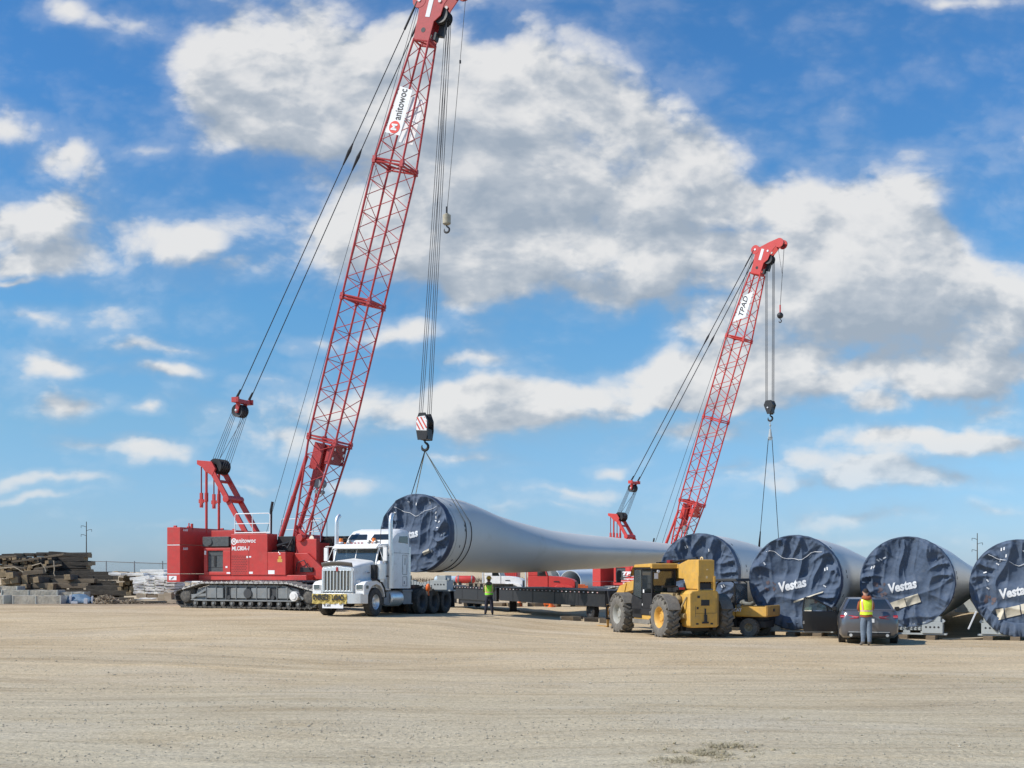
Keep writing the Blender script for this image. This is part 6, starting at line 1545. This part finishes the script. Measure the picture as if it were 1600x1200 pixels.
# red container, tanks
T = thing('storage_container', 'small red container beyond the white truck', 'container', GW(790,112), radians(-8))
b = MB(); b.bx(-1.3,1.3,-1.1,1.1,.1,2.5)
for i in range(12): x = -1.2+i*.21; b.bx(x,x+.1,-1.13,-1.1,.2,2.4)
c_ = b.build('container_shell', REDF, T, .01); b = MB(); b.bx(-1.3,-1.2,-1.14,-1.1,.1,2.5); b.bx(1.2,1.3,-1.14,-1.1,.1,2.5); b.build('corner_post', DRED, c_)
def tank(px, Z, L, r, zc, m, label, rz):
    p = GW(px,Z); T = thing('horizontal_tank', label, 'tank', p, rz)
    b = MB(); b.lathe([(0,-L/2-.12),(r*.6,-L/2-.09),(r*.95,-L/2),(r,-L/2+.05),(r,L/2-.05),(r*.95,L/2),(r*.6,L/2+.09),(0,L/2+.12)],(0,0,zc),(1,0,0),24); t = b.build('tank_shell', m, T)
    for x in (-L*.3,L*.3):
        b = MB(); b.bx(x-.08,x+.08,-r*.8,r*.8,0,zc-r*.6); b.build('support_leg', BLACK, T)
    b = MB()
    for x in (-L*.4,L*.4): b.lathe([(r+.01,-.04),(r+.02,-.04),(r+.02,.04),(r+.01,.04)],(x,0,zc),(1,0,0),24)
    b.build('tank_band', STEEL, t)
tank(727,78,1.15,.26,1.65,REDF,'small red tank raised on legs behind the rear of the white tractor',radians(-6))
tank(700,80,1.7,.24,1.62,mat('pale_blue_pipe',(.45,.55,.62),.45),'pale blue tank raised on legs, just left of the small red tank',radians(-6))
def tower(px, Z, r, L, rz, label, py):
    p = GW(px,Z); T = thing('steel_tube', label, 'tube', p, rz)
    b = MB(); o_ = [(r,0),(r,L)]; b.lathe([(r*.94,L),(r*.94,0.0),(r*.95,-.03),(r,-.03),(r*1.0,0),(r,L),(r*.94,L)],(0,0,r+.12),(0,1,0),40); b.build('tube_shell', mat('tube_white',(.55,.60,.64),.4,var=.05), T, angle=40)
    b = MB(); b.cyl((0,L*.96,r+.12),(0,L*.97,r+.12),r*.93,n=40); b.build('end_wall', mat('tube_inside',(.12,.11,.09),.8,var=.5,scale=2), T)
    for y in (.6,L-1):
        b = MB(); b.bx(-r*.8,r*.8,y-.12,y+.12,0,.24); b.build('saddle', TIMB, T)
tower(891,100,1.02,9,-radians(25),'open ended white tube showing its dark mouth beyond the black trailer','')
tower(862,112,1.10,10,-radians(40),'closed looking pale tube just left of the one with the dark mouth','')
T = thing('spreader_beam', 'orange steel beam with white panels lying before the dark tube mouth', 'beam', GW(898,90), radians(-5))
b = MB(); b.bx(-1.0,.8,-.15,.15,.80,1.15); b.bx(.8,1.05,-.2,.2,.35,1.05); b.bx(-1.0,-.9,-.15,.15,0,.8); b.bx(.85,.95,-.15,.15,0,.4); o = b.build('beam_body', mat('rust_orange',(.62,.14,.04),.6,var=.3,dirt=.2), T, .02)
for x0, x1 in ((-.95,-.72),(-.62,-.3),(-.2,.15)):
    b = MB(); b.bx(x0,x1,-.165,-.15,.86,1.06); b.build('white_panel', WHITEP, o)
# cones
def cone(px, Z, label, tilt=0):
    T = thing('traffic_cone', label, 'cone', GW(px,Z), random.random()*3, 'orange traffic cones'); T.rotation_euler = (tilt, 0, .4)
    b = MB(); b.lathe([(.17,.03),(.155,.06),(.035,.62),(.02,.64),(0,.64)],(0,0,0),(0,0,1),20); b.build('cone_body', ORANGE, T)
    b = MB(); b.bx(-.21,.21,-.21,.21,0,.035); b.build('base', ORANGE, T, .01)
    return T
cone(811.5,72,'orange traffic cone left of the middle, upright in front of the timbers under the trailer')
c2 = cone(862,70,'orange traffic cone leaning over, the middle one of three'); c2.rotation_euler = (radians(18),radians(-24),.4)
b = MB(); b.bx(-.42,-.02,-.1,.1,.12,.5); b.bx(-.36,-.3,-.08,.08,0,.12); b.bx(-.12,-.06,-.08,.08,0,.12); o = b.build('orange_marker', ORANGE, None, .04); o.location = GW(860,71.5); tag(o, 'squat orange marker block standing against the leaning cone', 'marker')
cone(929.5,70,'orange traffic cone nearest the forks of the yellow telehandler')
# timbers
TN = [0]
def timber(c, L, w, h, rz, m, label, group, ry=0, rx=0, endm=TIME, name='timber', bevel=.012):
    b = MB(); b.box((0,0,0),(L,w,h)); r = random.Random(TN[0]); TN[0] += 1
    b.v = [(x+r.uniform(-.02,.02), y+r.uniform(-.012,.012), z+r.uniform(-.012,.012)) for x,y,z in b.v]
    b.m = [1,1,0,0,0,0]
    o = b.build(name, [m, endm], None, bevel); o.location = c; o.rotation_euler = (rx, ry, rz); tag(o, label, 'timber', group); return o
R2 = random.Random(11)
for i in range(18):
    px = 735+i*12.2+R2.uniform(-4,4); Z = 73-i*.1+R2.uniform(-.5,.5)
    if abs(px-765) < 14: continue
    timber(GW(px,Z)+Vector((0,0,.12+(.22 if i%5 == 2 else 0))), R2.uniform(.35,.8), 1.2, .22, R2.uniform(-.3,.3), TIMB if i%3 else TIMD, 'weathered timber lying in the row under the black trailer', 'timbers under the black trailer')
for px, Z, L, lab, m in ((889,50.5,.75,'short dark timber lying left of the telehandler forks, farthest from them',TIMB),(902,50.2,.35,'dark timber stub between two longer blocks left of the telehandler',TIMD),(928,49.3,.85,'dark timber with a pale end beside the telehandler forks',TIMD),(947,48.6,.6,'brown timber right at the telehandler fork tips',TIMB)):
    timber(GW(px,Z)+Vector((0,0,.09)), L, .5, .18, R2.uniform(-.15,.1), m, lab, 'timbers on the ground by the telehandler', endm=TIMP)
# big stacks, far left
def side(px0, px1, pyt, hpx, Z, m, label, group, tilt=0, w=.32):
    p0, p1 = W(px0,pyt,Z), W(px1,pyt,Z); h = hpx*Z/F; c = (p0+p1)/2; c.z -= h/2
    return timber(c, (p1-p0).length, w, h, R2.uniform(-.03,.03), m, label, group, ry=tilt)
def endon(px, pyt, wpx, hpx, Z, m, label, group, L=2.2, rz=0):
    c = W(px,pyt,Z); h = hpx*Z/F; c.z -= h/2; c.y += L/2
    return timber(c, L, wpx*Z/F, h, radians(90)+rz+R2.uniform(-.14,.14), m, label, group, ry=R2.uniform(-.03,.03), rx=R2.uniform(-.16,.16))
GA, GB, GC = 'dark timbers of the tall stack at the far left', 'brown timbers of the lower stack at the far left', 'pale ended timbers beside the white boards'
LA = 'dark weathered timber lying lengthwise in the tall stack at the far left'; LB2 = 'weathered square timber end facing the camera in the tall far left stack'
rows = [(84,142,864.5,6),(60,147,870,7),(78,146,877,6.5),(84,144,884,5.5),(80,143,889.5,5)]
for i, (a_, b_, y, h) in enumerate(rows):
    for k in range(3): side(a_+R2.uniform(-8,6)-k*2, b_+R2.uniform(-14,3)*(1+.5*k)-k*2, y+R2.uniform(-1.2,1.0)-k*.3, h, 62+k*.75, TIMD, LA, GA, R2.uniform(-.03,.035)+(.05 if i == 0 and k == 0 else 0), .62)
for k in range(5): side(-12+k*17+R2.uniform(-4,4), 20+k*17, 866.5+R2.uniform(-1.5,1)-(k > 1)*2, 4.5, 62.2+.3*k, TIMD, LA, GA, R2.uniform(-.03,.03), .6)
for r in range(5):
    y = 870.5+r*5.9; n = 12
    for k in range(n):
        px = -8+k*7.7+R2.uniform(-1.6,1.6)
        if R2.random() < .10: continue
        endon(px, y+R2.uniform(-1.2,1.2), R2.uniform(5.5,7.6), R2.uniform(4.6,6.0), 60.6+R2.uniform(-.4,.5), TIMD if R2.random() < .72 else TIMB, LB2, GA, 1.8)
for (x0, y0, x1, y1) in ((-4,872,26,869),(20,878,60,873),(55,889,96,883),(8,884,40,888),(70,871,100,866)):
    p0, p1 = W(x0,y0,59.9), W(x1,y1,59.9); timber((p0+p1)/2, (p1-p0).length, .22, .10, .1, TIMB, 'loose brown plank lying slanted across the timber ends of the tall stack', GA, ry=-atan2(p1.z-p0.z,p1.x-p0.x))
# middle tier
for (a_, b_, y, h, Z) in ((82,176,893,6,60.4),(90,181,899,7,60.2),(60,178,905.5,6,60.1),(75,186,911,7,59.8),(138,196,915,8,59.0),(142,203,922,8,58.8),(40,150,899,5,60.2),(100,190,928,6,59.5),(158,205,934,5,57.5)):
    side(a_, b_, y, h, Z, TIMD, 'long dark timber of the lower tier, sticking out right of the tall stack', 'long dark timbers of the lower tier', R2.uniform(-.01,.03), .8)
LG = 'brown rough timber end in the low stack above the wrapped bundles'
for (px, y, w, h) in ((3,893,13,10),(17,894,12,9),(8,904,14,9),(24,901,13,11),(36,899,9,13),(46,901,12,10),(2,913,12,9),(15,911,11,8),(28,912,10,9),(40,913,10,7),(69,912,8,10),(80,911,9,11),(104,898,10,9),(58,902,9,9),(110,915,9,8)):
    endon(px, y, w, h, 58.6+R2.uniform(-.4,.4), TIMB, LG, GB, 1.6)
side(52,140,911,8,58.9,TIMB,'long brown log across the low stack above the wrapped bundles',GB,.01,.35); side(38,70,891,7,59.0,TIMB,'short grey timber tilted upward on the low stack',GB,-.10,.4)
side(84,150,904,7,59.3,TIMB,'long brown timber behind the log in the low stack',GB,.0,.4); side(30,100,920,6,58.8,TIMD,'dark timber lying under the log in the low stack',GB,.0,.4); side(95,150,921,9,58.9,TIMD,'dark timber under the right end of the log',GB,.0,.4); side(0,60,918,8,59,TIMD,'dark timber low behind the grey wrapped bundle',GB,0,.4)
for (px, y, w, h) in ((182,893,7,4),(195,899,8,6),(204,903,7,5),(189,903,7,5),(199,908,9,6),(209,906,7,8),(207,916,9,11),(196,916,7,8),(190,910,6,6),(213,913,5,9),(188,918,6,7),(200,925,8,6)):
    endon(px, y, w, h, 58.4+R2.uniform(-.5,.5), TIMB if R2.random() < .5 else TIMP, 'pale square timber end between the dark timbers and the white boards', GC, 1.5)
side(176,200,893.5,4.5,58.6,TIMP,'pale short timber on top beside the white boards',GC,.06,.3)
# white strap over the stacks
for pts, lab in (([(0,888),(22,886),(28,889),(36,894)],'white strap hanging over the brown timbers at the far left'),([(50,884),(64,880),(70,887),(72,893)],'pale strap over the tilted grey timber'),([(84,876),(85,890),(84,896),(86,900)],'narrow pale strap hanging down the middle of the timber stack')):
    b = MB(); b.tube([W(x,y,58.0)-W(pts[0][0],pts[0][1],58.0) for x,y in pts],.025,5); o = b.build('tie_strap', TIMP); o.location = W(pts[0][0],pts[0][1],58.0); tag(o, lab, 'strap', 'tie straps on the timber stacks')
# wrapped bundles
def bundle(px0, px1, pyt, hpx, Z, label, d=.9, rz=0):
    p0, p1 = W(px0,pyt,Z), W(px1,pyt,Z); h = hpx*Z/F; c = (p0+p1)/2; L = (p1-p0).length
    T = thing('wrapped_bundle', label, 'bundle', (c.x,c.y,c.z-h), rz, 'plastic wrapped bundles')
    n = 26; rings = []
    for i in range(n+1):
        x = -L/2+L*i/n; e = .96 if i in (0,n) else 1
        rings.append([(x, sy*d/2*e*(1+.09*noise.noise(Vector((x*3,k,px0)))), (h*.5+sz*h*.5*e)*(1+.12*noise.noise(Vector((x*2.5,k*2,px1))))) for k,(sy,sz) in enumerate(((-1,-1),(-1,0),(-1,1),(0,1),(1,1),(1,0),(1,-1),(0,-1)))])
    b = MB(); b.loft(rings,0); s = b.build('wrap', PLAST, T, .0, angle=50)
    b = MB()
    for x in (-L*.49,-L*.02,L*.49): b.bx(x-.03,x+.03,-d*.52,d*.52,-.0,h*1.03)
    b.build('binding', mat('binding_pale',(.50,.50,.44),.5,var=.2), s, .006)
bundle(26,101,931,13.5,55.0,'long clear wrapped bundle on the ground in front of the timber stacks'); bundle(8,96,922,8,56.4,'clear wrapped bundle lying behind and above the longest one')
bundle(-30,12,930.5,15,55.2,'wrapped bundle cut off by the left edge of the photo'); bundle(-20,33,916,6,57.4,'flat grey wrapped sheets beneath the brown timber ends')
bundle(100,136,925,11,56.6,'short grey wrapped bundle behind the blue tarp',.8)
b = MB(); rows_ = []
for i in range(14):
    u_ = i/13; rows_.append([(lerp(-.62,.62,u_), -.5+k*.09, max(0,(.18+.28*sin(u_*2.6+.4))*(sin(pi*k/11)**.6)+.05*noise.noise(Vector((u_*5,k*.5,2))))) for k in range(12)])
b.loft(rows_,0,False,False); o = b.build('blue_tarp', mat('blue_grey_tarp',(.12,.20,.29),.5,var=.3,dirt=.2,bump=.6), angle=80); o.location = GW(126,55.6); m_ = o.modifiers.new('s','SOLIDIFY'); m_.thickness = .015; tag(o, 'crumpled blue grey tarp on the ground right of the wrapped bundle', 'tarp')
for (px, py, Z, w, h, lab) in ((110,944,55.2,.10,.42,'upright white board end left of the blue tarp'),(134,944,55.0,.16,.24,'white block standing before the blue tarp'),(144,944,55.3,.07,.36,'narrow white board at the right end of the tarp'),(116,945,54.9,.3,.1,'low white scrap by the blue tarp')):
    b = MB(); b.bx(-w/2,w/2,-.08,.08,0,h); o = b.build('white_scrap', WHITEP, None, .01); o.location = GW(px,Z); o.rotation_euler = (0,.05,.2); tag(o, lab, 'scrap', 'white scraps by the blue tarp')
# splintered wood
b = MB(); r3 = random.Random(9)
for i in range(1500):
    u_ = r3.random(); px = 146+u_*128; Z = 54.2+r3.random()*2.2; hump = .42*exp(-((px-165)/15)**2)+.16*exp(-((px-205)/20)**2)
    p = GW(px,Z); p.z += r3.random()*hump+.02; a = r3.random()*6.3; l = r3.uniform(.04,.28 if hump > .15 else .10); e = r3.uniform(-.6,.8)*(1 if hump > .15 else .2)
    b.beam(p-Vector((cos(a),sin(a),e))*l*.5, p+Vector((cos(a),sin(a),e))*l*.5, r3.uniform(.012,.06), r3.uniform(.008,.025), r3.randrange(4))
o = b.build('wood_litter', [TIMP, TIMB, TIMP, TIMD]); tag(o, 'splintered wood and bark littering the ground by the stacks', 'wood litter', kind='stuff')
# white boards
GWB = 'stacked white boards left of the red counterweight'
def board(px0, px1, pyt, hpx, Z, label, tilt=0, rz=0):
    p0, p1 = W(px0,pyt,Z), W(px1,pyt,Z); h = hpx*Z/F; c = (p0+p1)/2; c.z -= h/2; L = (p1-p0).length
    r = random.Random(int(px0*7+pyt)); b = MB(); rings = []
    for i in range(5):
        x = -L/2+L*i/4; s = .02*r.uniform(-1,1); rings.append([(x,-.8,-h/2*.92+s),(x,-.8-.03*r.random(),h/2*.8+s),(x,.8,h/2*.9+s),(x,.8,-h/2*.92+s)])
    b.loft(rings,0); o = b.build('white_board_pack', BOARD, None, .02); o.location = c; o.rotation_euler = (0,tilt,rz+r.uniform(-.05,.05)); tag(o, label, 'boards', GWB); return o
LBW = 'white wrapped board pack in the columns left of the red counterweight'
for ci, (x0, x1, yb, n, y0) in enumerate(((216,233,928,4,909),(234,249,928,6,903),(249.5,264,928,6,901),(265,281,930,6,902))):
    hh = (yb-y0)/n
    for k in range(n): board(x0+R2.uniform(-.6,.8), x1+R2.uniform(-.8,.8), y0+k*hh, hh*.93, 57.0-ci*.12+R2.uniform(-.1,.1), LBW, R2.uniform(-.02,.02))
for (x0,x1,y,h,Z,t,lab) in ((206,232,895,5,58.6,-.03,'white board pack lying loose on top, left end'),(210,240,900,5,58.2,-.12,'white board pack sloping down to the left on the grey pack'),(226,262,889.5,4,60.0,.0,'long white board pack on the very top'),(232,275,894,4,59.4,-.05,'long white board pack just under the top one'),(222,262,898,5,58.9,-.10,'white board pack sloping across the middle of the pile'),(240,276,900,4.5,58.4,-.08,'white board pack sloping up toward the counterweight'),(215,236,904,6,58.0,0,'grey white board pack set back in the pile'),(178,198,895,4.5,58.0,.05,'single white board pack lying on the pale timbers')):
    board(x0,x1,y,h,Z,lab,t)
for (x0,x1,y,h,Z) in ((219,235,928,6,56.6),(236,252,929,6,56.6),(252,262,928,10,56.3),(263,274,926,12,56.1),(268,282,937,5,55.6)):
    side(x0,x1,y,h,Z,TIMP if x0 != 236 else TIMB,'tan timber bearer under the white boards','bearers under the white boards',0,1.2)
board(226,247,934,2,55.9,'thin white board lying flat before the stacks'); 
# fence, scrub, poles
T = thing('chain_fence', 'grey post and rail fence beyond the timber stacks', 'fence', (0,0,0))
yF = 95; b = MB(); xs_ = [(px-800)/F*yF for px in (34,78,122,166,210,254,298,342)]
for x in xs_:
    q = MB(); q.cyl((x,yF,g(x,yF)-.1),(x,yF,CAMZ+(HY-876.5-(x-xs_[3])*0)/F*yF),.045,n=8); q.build('fence_post', STEEL, T)
b.tube([(x,yF,CAMZ+(HY-(877.5+(i-3)*1.5 if i > 2 else 877))/F*yF) for i, x in enumerate(xs_)],.035,6); b.build('top_rail', STEEL, T)
b = MB()
for i in range(len(xs_)-1):
    x0, x1 = xs_[i], xs_[i+1]; n = 20; zt = CAMZ+.72; zb = g(x0,yF)+.1
    for k in range(-n, n):
        xa = x0+(x1-x0)*k/n; 
        for sgn in (1,-1):
            za, zb2 = (zb, zt); xb = xa+(x1-x0)
            pa = Vector((xa,yF,zb if sgn > 0 else zt)); pb = Vector((xb,yF,zt if sgn > 0 else zb))
            t0 = max(0,(x0-xa)/(xb-xa)); t1 = min(1,(x1-xa)/(xb-xa))
            if t1-t0 > .03: b.cyl(pa.lerp(pb,t0),pa.lerp(pb,t1),.0035,n=3,cap=False)
b.build('chain_mesh', STEEL, T)
BR = mat('bare_brush', (.085,.060,.045), .95, var=.4, scale=.3)
b = MB(); r4 = random.Random(21)
for i in range(15000):
    ph = r4.uniform(-.52,.52); D = r4.uniform(175,215); x = D*math.tan(ph); y = D
    hgt = 1.5+1.5*max(0,noise.noise(Vector((x*.09,3,1)))+.35)+.4*noise.noise(Vector((x*.5,1,4)))
    if x > -55: hgt = min(hgt,1.2)
    z0 = .12; s = r4.random()**.6; l = r4.uniform(.4,1.1); a = r4.uniform(-.8,.8); zz = z0+s*max(.2,hgt-.5)
    p = Vector((x,y,zz)); q = p+Vector((sin(a)*l*.6,0,cos(a)*l*.75)); w = Vector((.022,0,.006))
    b.add([p-w,p+w,q], [(0,1,2)])
o = b.build('scrub_line', BR, angle=10); tag(o, 'low bare brown brush along the horizon beyond the fence', 'scrub', kind='stuff')
def pole(px, pyt, Z, arms, label):
    p = GW(px,Z); p.z = .1; h = CAMZ+(HY-pyt)/F*Z-p.z; T = thing('utility_pole', label, 'pole', p)
    b = MB(); b.cyl((0,0,0),(0,0,h),.16,.08,n=8); b.build('pole_shaft', TIMD, T)
    for z, s in arms:
        b = MB(); b.tube([(0,0,h-z),(s*.6,0,h-z+.25),(s*1.15,0,h-z+.3)],.055,5); b.cyl((s*1.15,0,h-z+.3),(s*1.15,0,h-z-.2),.05,n=6); b.build('arm', DARK, T)
pole(135,815,250,((1.2,-1),(2.0,1),(3.1,-1)),'tall utility pole with three short arms rising above the timber stacks')
pole(1527,833,250,((1.4,-1),(2.4,1),(3.9,-1)),'tall utility pole with three short arms rising above the rightmost blades')

# ================================================================ one mesh per separate piece
PATTERN = ('lettering','rust_stain','letter','track_belt','perforation','stripe','gravel','weeds','litter','scrub','chain_mesh','badge','reflector_strip','joint','ground')
def islands(me):
    n = len(me.vertices); par = list(range(n))
    def find(a):
        while par[a] != a: par[a] = par[par[a]]; a = par[a]
        return a
    for e in me.edges:
        a, b_ = find(e.vertices[0]), find(e.vertices[1])
        if a != b_: par[a] = b_
    gr = {}
    for i in range(n): gr.setdefault(find(i), []).append(i)
    return list(gr.values())
def autosplit(o, gap=.03):
    me = o.data; isl = islands(me)
    if len(isl) < 2 or len(isl) > 400: return
    bb = []
    for s in isl:
        co_ = [me.vertices[i].co for i in s]; bb.append([min(c[k] for c in co_)-gap/2 for k in range(3)]+[max(c[k] for c in co_)+gap/2 for k in range(3)])
    par = list(range(len(isl)))
    def find(a):
        while par[a] != a: a = par[a]
        return a
    for i in range(len(isl)):
        for j in range(i+1, len(isl)):
            A, B = bb[i], bb[j]
            if all(A[k] <= B[k+3] and B[k] <= A[k+3] for k in range(3)):
                a, b_ = find(i), find(j)
                if a != b_: par[b_] = a
    cl = {}
    for i, s in enumerate(isl): cl.setdefault(find(i), []).extend(s)
    cl = sorted(cl.values(), key=len, reverse=True)
    if len(cl) < 2 or len(cl) > 60: return
    for n_, s in enumerate(cl):
        keep = set(s); bm = bmesh.new(); bm.from_mesh(me); bm.verts.ensure_lookup_table()
        bmesh.ops.delete(bm, geom=[v for v in bm.verts if v.index not in keep], context='VERTS')
        m2 = bpy.data.meshes.new(me.name); bm.to_mesh(m2); bm.free()
        for mm in me.materials: m2.materials.append(mm)
        if n_ == 0: first = m2
        else:
            c = o.copy(); c.data = m2; COL.objects.link(c); c.parent = o.parent
    o.data = first
done = {}
for o in list(COL.objects):
    if o.type != 'MESH' or o.get('kind') or any(k in o.name for k in PATTERN) or o.parent is None: continue
    autosplit(o)
print('objects', len(COL.objects))
